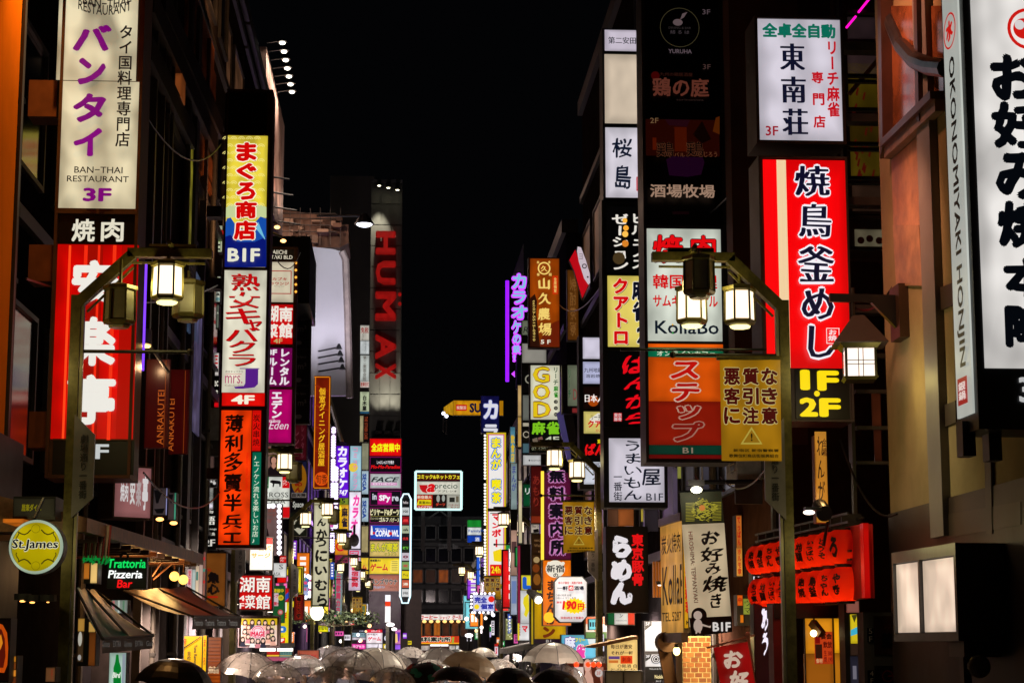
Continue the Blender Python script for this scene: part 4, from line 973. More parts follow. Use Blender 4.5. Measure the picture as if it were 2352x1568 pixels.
# small far lamps by the tower: globes and a lit post
fr('H')
t=thing('light_pillar','white lit pillar with an orange band in front of the dark screen board','light pillar',at(1866,1236,100.))
for y0,y1,c in((690,752,(240,240,250)),(756,800,(226,60,20)),(804,962,(244,240,240))):
    a=at(1840,y0,100.);b_=at(1892,y1,100.);MB().box(a[0],b_[0],100,100.5,b_[2],a[2]).build('lit_segment',emi(c,1.2),t)
a=at(1866,962,100.2);MB().box(a[0]-.1,a[0]+.1,100.1,100.3,0,a[2]).build('pole',STEEL,t)
for i_,(x,y,w,h,Y)in enumerate(((1892,985,42,20,92.),(1930,1030,28,17,96.))):
    p=at(x,y,Y);k=Y/FPX*1.0/(2.4844)*.57422
    t=thing('globe_lamp',('larger' if i_==0 else 'smaller')+' glowing flat globe lamp on a post in front of the far game board','street lamp',(p[0],Y,0),'flat globe lamps')
    MB().ball(p,w*k,14,8,sz=h/w).build('globe',emi((255,240,240),2.2),t);MB().tube([(p[0],Y,0),(p[0],Y,p[2])],.06).build('pole',STEEL,t)
fr('W')
for i_,(x,y,w,h,Y)in enumerate(((884,328,38,20,95.),(990,292,32,18,100.))):
    p=at(x,y,Y);k=Y/FPX/2.352*.57422
    t=thing('globe_lamp',('lower' if i_==0 else 'higher')+' glowing flat globe lamp on a post right of the orange office fascia','street lamp',(p[0],Y,0),'flat globe lamps')
    MB().ball(p,w*k,14,8,sz=h/w).build('globe',emi((255,240,240),2.2),t);MB().tube([(p[0],Y,0),(p[0],Y,p[2])],.06).build('pole',STEEL,t)
fr('H');p=at(1163,866,56.)
t=thing('globe_lamp','round yellowish glowing globe lamp over the crowd left of centre','street lamp',(p[0],56.,0))
MB().ball(p,.20,16,10,sz=1.15).build('globe',emi((255,252,200),2.5),t);MB().tube([(p[0],56.,0),(p[0],56.,p[2])],.05).build('pole',STEEL,t)

# ---- left mid-distance small boards
fr('H')
t=sign('blue and pink board bordered with white bulbs above the crowd, left centre',front(62.),(950,510,1080,720),[((954,516,1076,606),(60,120,180),1.,[('r',(984,522,1045,548),(130,170,30)),('h','居酒屋',(960,556,1066,586),(226,60,110),dict(b=.04)),('c',1015,596,16,INK)]),((954,610,1076,716),(150,160,200),1.,[('h','飲放題',(960,620,1060,650),(200,60,90),dict(b=.03)),('c',1010,690,26,(230,235,240))])],rim=0)
_b=MB()
for x,y in((988,502),(1010,502),(1030,502),(1075,505),(1096,518),(1092,578),(1096,608),(1092,668),(1090,700),(1048,715)):q=at(x,y,61.8);_b.ball(q,.065,8,6)
_b.build('bulb_string',BULB,t)
sign('red column sign with black flame characters and neon edge, left centre',front(50.),(932,682,1034,945),[((938,688,1028,940),(96,6,8),.9,[('v','龍王大使',(956,700,1006,925),(14,6,6),dict(b=.05,w=.02,o=((226,60,16),.03)))])],rim=.01)
sign('yellow sign with three black strokes above a white tube by the round lamp',front(66.),(1166,948,1276,1062),[((1172,990,1272,1056),(226,216,20),1.1,[('h','川川',(1180,1000,1265,1040),(70,90,20),dict(b=.05))]),((1172,952,1272,986),(190,150,170),.9,[])],rim=0)
sign('vertical pink green banner column with sideways katakana behind the middle lamps',front(82.),(1336,440,1414,890),[((1340,444,1412,886),(130,150,150),.9,[('v','三館歌舞カラ',(1350,450,1400,880),(190,60,90),dict(b=.05)),('r',(1340,444,1350,886),(30,120,80))])],rim=0)
sign('yellow column with green letters beside the brown poster wall, far left centre',front(90.),(1588,780,1656,962),[((1592,784,1652,958),(206,160,20),1.,[('v','回が美',(1600,800,1640,940),(20,90,80),dict(b=.06))])],rim=0)
sign('orange sale board reading girls and drinks just above the umbrellas',front(36.),(966,1236,1186,1330),[((970,1240,1182,1326),(176,82,60),.8,[('h','ガールズバ',(1005,1278,1156,1318),(190,30,50),dict(b=.04)),('p',[(972,1320),(985,1270),(1000,1300),(996,1322)],(230,90,20))])],rim=.01)
sign('board with red and yellow bars and teal panel under two white tubes',front(35.),(640,1218,924,1350),[((664,1248,788,1300),(190,20,16),.9,[('r',(664,1285,788,1300),(230,190,40))]),((792,1248,912,1312),(90,130,120),.9,[('h','カラオケ',(806,1256,900,1280),(30,60,80),dict(b=.03)),('r',(792,1290,912,1296),(200,160,60))]),((650,1304,912,1346),(150,60,90),.9,[])],rim=0)
for i_,x in enumerate((672,845)):
    t=thing('tube_light',('left' if i_==0 else 'right')+' short white tube light over the red and teal board','tube light',at(x,1234,34.8),'tube lights over the board')
    p=at(x,1234,34.8);_b=MB();_b.tube([(p[0]-.14,34.8,p[2]),(p[0]+.14,34.8,p[2])],.028,8);_b.build('tube',emi((250,246,236),2.0),t)
    MB().box(p[0]-.17,p[0]+.17,34.85,34.95,p[2]+.05,p[2]+.12).build('housing',DARK,t)
# strings of round bulbs and neon on the karaoke building
fr('I')
t=thing('bulb_strings','vertical strings of white bulbs running beside the violet karaoke column','light string',at(80,1490,73.))
for xs,ya,yb in((72,450,1490),(98,780,1300)):
    _b=MB()
    for y in range(ya,yb,22):
        if(y//22)%9==4:continue
        q=at(xs-(y-450)*.012,y,73.);_b.ball(q,.09,6,4)
    _b.build('bulb_string',emi((232,214,255),1.9,light=False),t)
    a=at(xs,ya,73.2);b_=at(xs,yb,73.2);MB().box(a[0]-.12,a[0]+.12,73.15,73.3,b_[2],a[2]).build('backing_strip',pbr((.08,.03,.06),.5),t)

# ---- left upper: advertising walls
fr('G')
# tall rooftop hoarding seen edge on, lit by rows of lamps
t=thing('rooftop_hoarding','tall pale rooftop hoarding seen edge on with a row of bright lamps','billboard',(-4.0,57.,10.3))
HX=-4.05;P=leftw(HX)
yA,yB=53.6,62.2;zT=19.3;zB=at(150,1330,58.)[2]
_b=MB();P.box(_b,yA,yB,zB,zT,-.3,0);_b.build('face_panel',pbr((.60,.40,.33),.6,var=.45,scale=.35,c2=(.20,.07,.06)),t)
MB().box(HX-1.2,HX-.31,yA-.6,yB,zB-2,zT).build('back_frame',pbr((.03,.025,.05),.6),t)
for k in range(7):
    Y=yA+k*.83;z=19.42;x=-3.6
    s_=MB();s_.tube([(HX,Y,z),(x,Y,z+.08)],.02,6);s_.lathe([(.06,.12),(.14,.03)],(x,Y,z),8);s_.build('lamp_arm',STEEL,t)
    MB().ball((x,Y,z),.09,10,6,sz=.5).build('lamp',emi((255,246,226),5.0),t)
    spot((x,Y,z-.08),(HX,Y,z-1.6),90,(1,.85,.68),130)
for k in range(4):
    Y=yA+.5+k*2.;MB().tube([(HX,Y,zB+.3),(HX+.7,Y,zB+.2)],.03,6).build('lower_lamp_arm',STEEL,t)
    spot((HX+.8,Y,zB+.3),(HX,Y,zB+3),90,(1,.75,.55),120)
# ================================================================ signs on the right side of the street
# --- the huge okonomiyaki box, nearest on the right
fr('O');Y_=12.6
P=front(Y_)
xl=at(2226,500,Y_)[0];zt_=7.2;zb_=at(2262,985,Y_)[2]
yfar=atX(2177,500,xl)[1]
t=thing('okonomiyaki_sign','huge white okonomiyaki sign box with thick black brush characters at the right edge','sign',(xl+.6,Y_+.25,zb_))
_b=MB();_b.box(xl+.012,xl+1.5,Y_,yfar,zb_,zt_);_b.build('housing',pbr((.008,.009,.012),.4),t)
f_=face(P,t,(2242,-150,2480,846),(222,218,214),1.02,.3,label='white front face',n=.012)
fr('T')
items(P,f_,[('ring',1170,196,136,22,(206,24,18)),('c',1140,196,68,(206,24,18)),('c',1112,172,32,(214,208,208))],.012,.97)
fr('O')
KS=dict(b=.055,w=.022,pen=None)
items(P,f_,[('h',c_,rc,(3,6,12),dict(KS))for c_,rc in(('お',(2272,126,2385,236)),('好',(2274,236,2390,345)),('み',(2282,352,2395,462)),('焼',(2286,464,2400,574)),('本',(2300,594,2412,690)),('陣',(2302,700,2410,802)))],.02,.97)
_b=MB();letter(_b,P,'3F',(2338,866,2400,925),b=.03,n=.016);_b.build('lettering',emi((200,200,200),.8,light=False),t)
PR=rightw(xl+.0)
u0,v0=PR.uv(2181,500);u1,v1=PR.uv(2221,500)
def SR(y0,y1,a=.08,b=.92):
    """a box on the side face by picture rows"""
    return(u0+(u1-u0)*a,PR.uv(2200,y1)[1],u0+(u1-u0)*b,PR.uv(2200,y0)[1])
_b=MB();PR.box(_b,u0+.03,u1-.02,PR.uv(2235,948)[1],zt_-.1,-.01,.006);side=_b.build('side_panel',emi((196,200,192),.9,.1),t,label='white side face with black vertical lettering')
_b=MB();letter(_b,PR,'OKONOMIYAKI HONJIN',SR(118,850,.30,.72),b=.03,rot=-90,n=.012,measured=True);_b.build('lettering',pbr((.005,.006,.012),.4),side)
c_u=(u0+u1)/2;c_v=PR.uv(2193,62)[1];ru=(u1-u0)*.36;rv=.13
_b=MB();a=[(c_u+ru*cos(k*pi/14),c_v+rv*sin(k*pi/14))for k in range(28)];b_=[(c_u+ru*.86*cos(k*pi/14),c_v+rv*.9*sin(k*pi/14))for k in range(28)]
_b.add([PR.pt(*p,.012)for p in a]+[PR.pt(*p,.012)for p in b_],[(i,(i+1)%28,28+(i+1)%28,28+i)for i in range(28)])
letter(_b,PR,'水',(c_u-ru*.55,c_v-rv*.6,c_u+ru*.55,c_v+rv*.6),b=.06,n=.012,measured=True,w=.02);_b.build('emblem',emi((196,20,14),.9,light=False),side)
_b=MB();q=SR(873,935,.2,.75);PR.poly(_b,[(q[0],q[1]),(q[2],q[1]),(q[2],q[3]),(q[0],q[3])],.012);s2=_b.build('seal',emi((150,14,20),.9,light=False),side)
_b=MB();letter(_b,PR,'銀鍋',(q[0]+.03,q[1]+.03,q[2]-.03,q[3]-.03),'v',b=.03,n=.016,measured=True);_b.build('lettering',emi((226,206,200),.9,light=False),side)
_b=MB()
for x,y in((2215,975),(2275,985)):p=at(x,y,Y_+.3);_b.box(p[0]-.03,p[0]+.06,Y_+.25,Y_+.4,p[2]-.22,p[2]+.02)
_b.build('bracket',BLACKM,t)
# --- mahjong and yakitori boxes
fr('R');P=front(18.0)
sign('white mahjong sign with green heading over three big black characters, upper right',P,(190,105,748,905),[((212,125,738,880),(206,200,212),.98,[('h','全卓全自動',(232,150,692,242),(6,104,84),dict(b=.05)),
     ('h','東',(342,270,500,452),(10,16,40),dict(b=.04,pen='h')),('h','南',(350,478,506,657),(10,16,40),dict(b=.04,pen='h')),('h','荘',(356,680,518,860),(10,16,40),dict(b=.04,pen='h')),
     ('v','リーチ麻雀',(632,268,712,740),(192,14,30),dict(b=.035)),('h','専',(538,458,612,532),(192,14,30),dict(b=.035)),('h','門',(545,594,618,670),(192,14,30),dict(b=.035)),('h','店',(548,734,624,812),(192,14,30),dict(b=.035)),
     ('h','3F',(248,800,328,862),(150,14,34),dict(b=.02))])],depth=.5,rim=.03,brackets=(1,(250,700),.55),frame=pbr((.03,.018,.016),.4))
fr('O');P=front(17.9)
t=sign('tall red yakitori and kettle rice sign with a yellow floor plate underneath',P,(1747,360,1953,968),[],depth=.5,rim=.02,brackets=(1,(450,700),.5),frame=pbr((.06,.045,.05),.4))
f_=face(P,t,(1757,368,1947,845),(236,0,6),1.05,.04,label='red panel with navy brush characters')
items(P,f_,[('r',(1788,368,1810,845),(240,206,160)),('r',(1757,368,1788,845),(250,4,10))],.004,1.0)
NV=dict(b=.03,w=.012,pen='h',o=((240,236,245),.035))
items(P,f_,[('h',c_,rc,(8,12,40),dict(NV))for c_,rc in(('焼',(1824,380,1904,454)),('鳥',(1832,468,1908,548)),('釜',(1830,565,1914,652)),('め',(1838,662,1912,738)),('し',(1852,748,1912,826)))]+
      [('fr',(1894,756,1924,792),(240,225,225),1.6),('h','お\n焼',(1898,760,1918,786),(240,225,225),dict(b=.03))],.012,1.0)
f_=face(P,t,(1827,847,1950,962),(4,4,4),0,label='black plate with yellow floor numbers',n=.01)
fr('Q');YL_=emi((245,214,10),1.05,light=False)
for tx,rc in(('1',(468,908,530,1036)),('F',(575,914,712,1040)),('2',(464,1082,580,1202)),('F',(588,1086,724,1204))):_b=MB();letter(_b,P,tx,rc,b=.05,n=.02);_b.build('lettering',YL_,t)
_b=MB();P.poly(_b,circ(P,574,1058,18),.02);_b.build('dot',YL_,t)
# --- KollaBo column
fr('O');P=front(24.0)
t=sign('tall column of a dark unlit restaurant board, white barbecue panel and orange internet cafe panel',P,(1478,-20,1672,1062),[],depth=.55,rim=.02,cat='sign column',name='sign_column',frame=pbr((.03,.026,.032),.4))
f_=face(P,t,(1482,-10,1655,518),(5,5,7),0,label='dark unlit glossy board with faded restaurant names')
DM=lambda v:emi(v,.55,light=False)
fr('L')
DT=[('h','3F',(708,65,760,98),(130,110,118)),('ring',558,185,130,4,(92,84,56)),('c',545,152,32,(140,118,122),dict(ry=22)),('p',[(560,135),(575,95),(608,85),(585,120)],(140,118,122)),('h','DINING & BAR',(484,182,632,197),(70,62,62)),('h','結 る は',(495,206,620,230),(105,92,98)),('h','YURUHA',(482,332,636,360),(140,120,130),dict(b=.02)),
      ('h','3F',(708,432,760,465),(110,80,76)),('c',395,508,28,(90,6,6)),('h','九州の鶏居酒屋',(425,488,640,512),(80,40,30)),('h','鶏の庭',(374,522,748,650),(138,72,56),dict(b=.03,w=.02)),('h','torinoniwa',(532,662,712,676),(70,50,46)),
      ('r',(330,800,815,1040),(52,10,3)),('r',(520,850,600,1010),(96,26,4)),('r',(375,920,400,1000),(110,30,4)),('p',[(640,900),(700,810),(760,930),(700,960)],(20,4,2)),('p',[(790,790),(815,780),(815,900),(770,880)],(110,48,6)),('p',[(455,800),(620,805),(600,850),(480,840)],(52,14,26)),
      ('h','2F',(358,792,412,826),(170,130,90)),('h','鶏',(400,952,512,1050),(10,4,4),dict(b=.01,o=((150,90,60),.015))),('h','バル',(514,1022,584,1054),(150,90,60)),('h','鶏',(594,952,706,1050),(10,4,4),dict(b=.01,o=((150,90,60),.015))),('h','じろう',(710,1020,795,1054),(150,90,60)),
      ('p',[(460,1070),(500,1050),(700,1056),(712,1090),(690,1170),(600,1185),(480,1175)],(42,6,40)),('h','酒場牧場',(354,1234,780,1322),(206,166,140),dict(b=.025,e=1.4)),('r',(500,1412,610,1432),(26,4,10))]
items(P,f_,DT,.004,.36)
fr('O')
f_=face(P,t,(1487,526,1657,783),(208,214,200),1.0,.25,label='white panel with red barbecue characters')
fr('M')
items(P,f_,[('h','焼',(512,65,712,255),(222,10,16),dict(b=.032,w=.018,o=((20,4,6),.022))),('h','肉',(762,70,930,255),(222,10,16),dict(b=.032,w=.012,o=((20,4,6),.022))),
     ('h','韓国料理',(512,330,935,425),(222,10,16),dict(b=.018,w=.01,o=((20,4,6),.014))),('h','サムギョプサル',(512,462,938,545),(222,10,16),dict(b=.018,w=.01,o=((20,4,6),.014))),
     ('h','KollaBo',(524,636,944,724),(10,22,34),dict(b=.018)),('c',640,662,5,(240,180,20)),('c',640,716,5,(40,160,60))],.004,1.0)
f_=face(P,t,(484,785,976,808),(236,92,10),1.,.1,label='thin orange strip');face(P,t,(484,810,978,870),(6,110,74),.95,.1,[('h','オンラインカフェ',(540,832,925,864),(220,226,200),dict(b=.02))],label='green strip')
f_=face(P,t,(486,873,985,1162),(206,78,8),.95,.22,label='upper orange half of the cafe panel');f2_=face(P,t,(488,1162.5,990,1450),(136,24,8),.85,.12,label='lower red brown half of the cafe panel')
ST=dict(b=.035,w=.01,o=((206,178,160),.05),sh=.12)
items(P,f_,[('h','ス',(628,900,815,1015),(190,16,10),ST),('h','テ',(636,1045,822,1165),(170,14,10),ST)],.004,.95)
items(P,f2_,[('h','ッ',(675,1190,828,1282),(140,20,12),dict(ST,o=((180,140,120),.05))),('h','プ',(645,1298,848,1428),(124,20,12),dict(ST,o=((160,112,96),.05)))],.004,.9)
face(P,t,(490,1452,992,1512),(10,58,42),.7,.1,[('h','B1',(710,1466,778,1506),(150,130,110),dict(pen='h',b=.02))],label='dark green strip');face(P,t,(490,1515,992,1540),(110,12,10),.7,.1,label='thin dark red strip')
# --- column behind it (Sakurajima to Umaimon-ya)
fr('L');P=front(29.0)
t=sign('tall column of white and black restaurant panels behind the dark board column',P,(52,190,300,1330),[],depth=.5,rim=0,cat='sign column',name='sign_column',frame=pbr((.03,.03,.035),.4))
fr('O')
u0,v0,u1,v1=P.rect((1386,780,1532,1165));_b=MB();P.box(_b,u0,u1,v0,P.rect((1386,460,1532,500))[3],-.5,-.01);_b.build('housing',pbr((.02,.02,.025),.4),t)
face(P,t,(1389,70,1500,118),(200,190,205),.95,.1,[('h','第二安田ビル',(1397,86,1494,102),(14,18,34),dict(b=.02,pen='h'))],label='white name panel at the top')
face(P,t,(1389,126,1505,284),(206,188,166),.98,.12,label='blank cream panel')
f_=face(P,t,(1391,294,1508,454),(212,206,216),1.,.15,label='white panel with two black brush characters')
fr('L')
items(P,f_,[('h','桜',(112,912,245,1045),(10,20,40),dict(b=.02,w=.02,pen='d')),('h','島',(130,1092,238,1250),(10,20,40),dict(b=.025,w=.02,pen='d')),('fr',(272,1170,330,1262),(190,20,40),8),('v','酒と肴',(285,900,318,1110),(10,20,40),dict(w=.02))],.004,1.)
fr('M')
f_=face(P,t,(208,-120,460,322),(8,7,7),.4,0,label='black panel with white katakana and warm bulbs')
items(P,f_,[('v','ゼーション',(243,-215+142,352,295),(232,226,216),dict(b=.035,w=.012,e=2.4)),('v','ビルュノス',(372,-75,470,290),(225,220,210),dict(b=.035,w=.012,e=2.4)),
      ('c',328,-28,16,(250,180,60),dict(e=2.6)),('c',335,22,18,(250,170,50),dict(e=2.6)),('c',330,62,20,(255,190,80),dict(e=2.6)),('c',330,125,22,(220,130,40),dict(e=2.4)),('c',288,222,40,(90,70,40),dict(e=1.4,ry=40))],.004,.4)
f_=face(P,t,(216,336,470,810),(222,202,96),1.,.1,label='yellow panel with red katakana')
items(P,f_,[('v','クアトロ',(250,352,355,788),(210,8,14),dict(b=.05,o=((235,225,190),.03),sd=((30,20,20),5,5))),('v','麻雀2',(375,362,490,782),(10,14,30),dict(b=.045,o=((240,235,225),.03)))],.004,1.)
f_=face(P,t,(222,836,470,1320),(6,5,6),.4,0,label='black panel with red brush hiragana')
items(P,f_,[('h',c_,rc,(224,10,24),dict(b=.05,w=.03,pen='d',sh=.15,e=2.5))for c_,rc in(('ば',(310,850,500,985)),('ん',(320,1000,500,1090)),('か',(332,1115,490,1215)),('ら',(328,1235,500,1315)))]+[('r',(254,1240,308,1296),(190,20,30),dict(e=2.3)),('h','東京\n豚骨',(256,1242,306,1294),(220,200,200),dict(b=.02,e=2.3))],.004,.4)
fr('N')
f_=face(P,t,(230,-80,600,348),(206,200,212),1.,.12,label='white panel with thin black brush kana, lowest of the column')
items(P,f_,[('v','うまいもん',(325,-65,450,335),(10,18,34),dict(b=.012,w=.035,pen='d')),('h','屋',(450,125,578,238),(10,18,34),dict(b=.02,w=.02,pen='d')),('h','酒',(450,-20,560,95),(10,18,34),dict(b=.02,w=.02,pen='d')),('v','一番街',(258,175,316,340),(10,18,34),dict(b=.012,w=.01)),('h','B1F',(478,290,592,340),(30,34,50),dict(pen='h',b=.008))],.004,1.)
fr('O');bars(P,t,[(1388,yy-3,1500,yy+3)for yy in(122,289,458,630,800,978)],0,.02,BLACKM)
# sliver of white panels seen right of the dark board
fr('L');P=front(34.0)
sign('white lit panel column seen as a sliver right of the dark board column',P,(834,200,922,1520),[((862,205,894,340),(150,135,150),.8,[('h','∧',(866,250,888,300),INK)]),((864,368,900,550),(150,140,146),.8,[]),((838,755,868,1240),(196,190,200),.9,[]),((876,850,914,1305),(196,186,206),.9,[('v','ベバ',(884,955,908,1230),INK,dict(w=.02))]),((876,755,908,822),(170,160,176),.8,[]),((886,1370,920,1440),(170,150,155),.8,[]),((888,1462,920,1512),(190,180,196),.8,[])],rim=0,cat='sign column',name='sign_column')
fr('Q')
sign('striped red and white lit panel showing beside the nearest right lamp',front(26.0),(30,215,78,760),[((33,220,68,275),(190,185,205),.9,[]),((33,320,70,345),(150,120,120),.8,[]),((33,345,70,368),(190,20,20),.9,[]),((44,600,75,640),(180,170,120),.9,[]),((44,660,76,690),(200,20,20),.9,[]),((44,692,76,722),(190,180,110),.9,[]),((44,724,76,750),(190,20,20),.9,[])],rim=0)
# --- smaller column at the second right lamp post
fr('M');P=front(33.5)
t=sign('narrow column of small lit restaurant panels left of the tall white and black column',P,(28,726,190,1740),[],rim=0,cat='sign column',name='sign_column',frame=pbr((.015,.015,.018),.4),depth=.4)
face(P,t,(52,742,186,882),(206,200,218),.98,.15,label='blank white panel')
face(P,t,(53,902,186,1046),(178,180,212),.95,.1,[('h','九州地鶏',(60,942,178,972),(14,18,34),dict(b=.01)),('h','溶岩焼',(70,984,165,1008),(14,18,34),dict(b=.01))],label='pale violet panel')
face(P,t,(56,1066,186,1208),(26,10,6),.6,.1,[('c',120,1160,36,(170,70,10),dict(ry=36,e=1.5)),('h','日本人',(64,1115,190,1170),(235,230,225),dict(b=.03,pen='h',e=1.8))],label='dark panel with a glowing bowl')
face(P,t,(58,1230,187,1374),(212,196,110),.95,.1,[('p',[(95,1280),(150,1240),(186,1245),(184,1300),(110,1310)],(228,222,205)),('h','リーチ',(105,1250,170,1285),INK,dict(b=.01)),('h','クアト',(84,1288,215,1336),(205,16,20),dict(b=.05)),('h','@Ques',(136,1346,190,1366),(190,60,60))],label='yellow panel')
face(P,t,(58,1384,188,1560),(6,5,6),.4,0,[('h','東京',(146,1412,200,1442),(226,210,20),dict(b=.03,e=2.4)),('h','ばん',(64,1440,200,1520),(224,14,20),dict(b=.05,w=.03,e=2.4,sh=.1))],label='black panel, red brush kana')
fr('N')
face(P,t,(60,78,196,228),(206,210,222),1.,.1,[('h','居酒屋',(72,85,220,128),(14,20,34),dict(w=.01)),('h','うま',(110,140,190,200),(14,20,34),dict(w=.03,b=.01))],label='white panel at the foot')
# --- red and white slanted board above
fr('J');p0=at(1000,60,38.)
P=turned(1010,200,38.,62)
t=thing('slanted_board','red and white diamond shaped board tilted over the street with a smiling cat like outline','sign',at(1040,400,38.))
P=front(38.0)
_b=MB();P.poly(_b,[P.uv(*q)for q in((1003,60),(1040,80),(1095,290),(1038,408),(985,225),(950,150))],0,-.12);_b.build('housing',pbr((.05,.05,.06),.4),t)
items(P,t,[('p',[(992,80),(1080,312),(1038,402),(986,222),(953,148)],(190,10,24)),('p',[(1008,60),(1030,66),(1062,150),(1088,240),(1090,300),(1078,312),(1050,270),(1015,160),(1003,90)],(206,190,200)),('h','ヨ',(1018,108,1040,145),(120,100,110)),('ring',1052,190,16,6,INK),('c',1074,262,6,INK)],.004,.9)
# --- mountain farm sign
P=front(42.0)
t=sign('brown gold restaurant sign with a round crest and four brush characters over 5F',P,(682,134,892,730),[],rim=.02,frame=pbr((.09,.03,.015),.4,.3))
f_=face(P,t,(694,140,888,720),(150,62,4),.95,.35)
YG=(240,206,110)
items(P,f_,[('p',[(694,400),(725,372),(740,420),(735,500),(745,600),(760,720),(694,720)],(40,14,6),dict(name='stripe')),('p',[(760,690),(800,600),(850,560),(888,545),(888,720),(760,720)],(100,28,6),dict(name='stripe')),
      ('ring',786,204,42,9,YG),('h','久',(764,186,808,226),YG,dict(b=.02)),('h','商',(738,156,754,174),YG,dict(b=.02)),('h','會',(812,156,828,174),YG,dict(b=.02)),('h','榛',(738,236,756,256),YG,dict(b=.02)),('h','龍',(816,236,836,256),YG,dict(b=.02)),
      ('h','山',(746,268,824,345),YG,dict(b=.035,w=.02,pen='d')),('h','久',(746,366,830,446),YG,dict(b=.035,w=.02,pen='d')),('h','農',(744,466,826,550),YG,dict(b=.03,w=.02,pen='d')),('h','場',(748,565,834,650),YG,dict(b=.03,w=.02,pen='d')),
      ('r',(840,256,876,378),(196,50,8)),('v','全席個室',(848,268,868,366),YG,dict(b=.015)),('h','5 F',(762,678,828,706),(232,226,205),dict(b=.03)),('h','tel:03-5515-0910',(710,418,726,686),YG,dict(rot=-90))],.004,1.)
# --- neon karaoke characters
P=front(52.0)
t=thing('neon_characters','violet outlined neon katakana standing one above the other on a dark fin','neon sign',at(620,820,52.))
NP=emi((186,60,240),1.6,light=True);NB=emi((130,190,220),1.0,light=False)
a=at(565,200,52.4);b_=at(690,1000,52.4);MB().box(a[0]+.15,b_[0]-.35,52.35,52.5,b_[2],a[2]-2.0).build('backing_fin',pbr((.03,.02,.05),.5),t)
rows=(('カ',(572,236,672,342)),('ラ',(572,350,670,440)),('オ',(570,445,680,540)),('ケ',(572,545,640,638)),('の',(576,636,636,704)),('鉄',(576,706,634,768)),('!',(580,770,600,816)))
for ch,rc in rows:
    x0,y0,x1,y1=rc;_b=MB();letter(_b,P,ch,(x0-2,y0-3,x1+2,y1+3),b=.085,n=.0,thick=.1);o_=_b.build('neon_border',NP,t)
    _b=MB();letter(_b,P,ch,(x0+5,y0+5,x1-5,y1-5),b=.035,n=.03);_b.build('character',NB,t)
_b=MB();_b.tube([at(543,285,52.),at(543,950,52.)],.05,6);_b.build('neon_tube',emi((130,20,240),1.8),t)
_b=MB();P.poly(_b,[P.uv(*q)for q in((571,898),(592,880),(594,920))],.02,-.05);_b.build('neon_arrow',NP,t)
# grey spire wall behind
t=thing('roof_fin','pale pointed roof fin rising behind the neon katakana','roof fin',at(630,250,56.))
P=front(56.0);_b=MB();P.poly(_b,[P.uv(*q)for q in((650,40),(652,240),(582,240))],0,-.4);_b.build('fin',pbr((.20,.22,.18),.7),t)
# --- GOD mahjong sign
P=front(41.0)
t=sign('white mahjong sign spelling three big red and yellow letters over a green 4F panel',P,(690,838,894,1420),[],rim=.015)
f_=face(P,t,(698,844,890,1200),(214,212,186),1.,.08)
GD=dict(b=.035,pen='h',o=((90,20,20),.012),sd=((205,30,50),5,2))
items(P,f_,[('h','G',(712,850,820,960),(222,190,20),dict(GD)),('h','O',(712,968,822,1072),(222,190,20),dict(GD)),('h','D',(714,1082,826,1190),(222,190,20),dict(GD)),
      ('v','リーチ',(846,858,878,975),(14,70,34),dict(b=.03)),('v','麻雀',(848,980,878,1058),(30,130,20),dict(b=.04)),('c',862,1086,13,(14,14,14)),('h','ゴ',(855,1080,869,1093),(214,212,186)),('c',862,1128,13,(14,14,14)),('h','ッ',(855,1122,869,1135),(214,212,186)),('c',862,1170,13,(14,14,14)),('h','ド',(855,1164,869,1177),(214,212,186))],.004,1.)
f_=face(P,t,(700,1203,890,1412),(8,14,10),.5,0,[('h','麻',(704,1214,796,1300),(120,190,30),dict(b=.045,e=2.)),('h','雀',(800,1214,888,1300),(120,190,30),dict(b=.045,e=2.)),('h','4F',(790,1312,886,1352),(200,205,180),dict(b=.03,e=1.8)),('h','03-6304-0918',(704,1384,888,1404),(150,150,120),dict(e=1.6)),('p',[(708,1330),(740,1320),(745,1350),(712,1352)],(150,130,110)),('p',[(745,1322),(772,1312),(782,1345),(754,1352)],(160,110,100))])
# --- manga cafe column and its blue karaoke neighbour
P=front(58.0)
t=sign('tall manga cafe column in yellow kana on blue with white bulbs down one edge',P,(404,1285,536,2190),[],rim=0,cat='sign column',name='sign_column',frame=pbr((.1,.1,.12),.4))
fr('O')
f_=face(P,t,(1117,993,1162,1345),(226,196,20),1.05,.05)
items(P,f_,[('r',(1121,997,1158,1341),(206,60,140)),('r',(1123,999,1156,1340),(230,226,222))]+
      [('h',c_,rc,(240,224,10),dict(b=.05,o=((20,110,200),.09)))for c_,rc in(('ま',(1129,1005,1150,1028)),('ん',(1128,1030,1150,1052)),('が',(1128,1054,1151,1078)),('喫',(1129,1100,1151,1124)),('茶',(1129,1130,1151,1155)))]+
      [('h',c_,rc,(220,16,30),dict(b=.055,o=((232,226,224),.05)))for c_,rc in(('マ',(1130,1180,1150,1196)),('ン',(1130,1200,1149,1213)),('ボ',(1129,1215,1151,1233)))]+[('r',(1138,1238,1142,1256),(220,16,30)),
       ('p',[(1132,1266),(1150,1260),(1157,1275),(1150,1290),(1134,1288)],(236,206,20)),('r',(1125,1296,1152,1322),(220,20,20)),('h','24h',(1128,1300,1149,1316),(236,220,30),dict(b=.03))],.004,1.05)
_b=MB()
for k in range(48):
    if k in(15,30):continue
    q=at(1114,1000+k*7.0,57.9);_b.ball(q,.035,6,4)
_b.build('bulb_string',emi((250,240,225),2.2,light=False),t)
fr('J')
sign('dark blue column with white outlined katakana above the manga cafe column',front(60.0),(368,1042,492,1290),[((372,1046,488,1286),(10,16,64),.9,[('h','カ',(385,1072,482,1198),(226,226,236),dict(b=.05,o=((90,100,190),.03))),('h','ラ',(386,1232,482,1330),(226,226,236),dict(b=.05))])],rim=0)
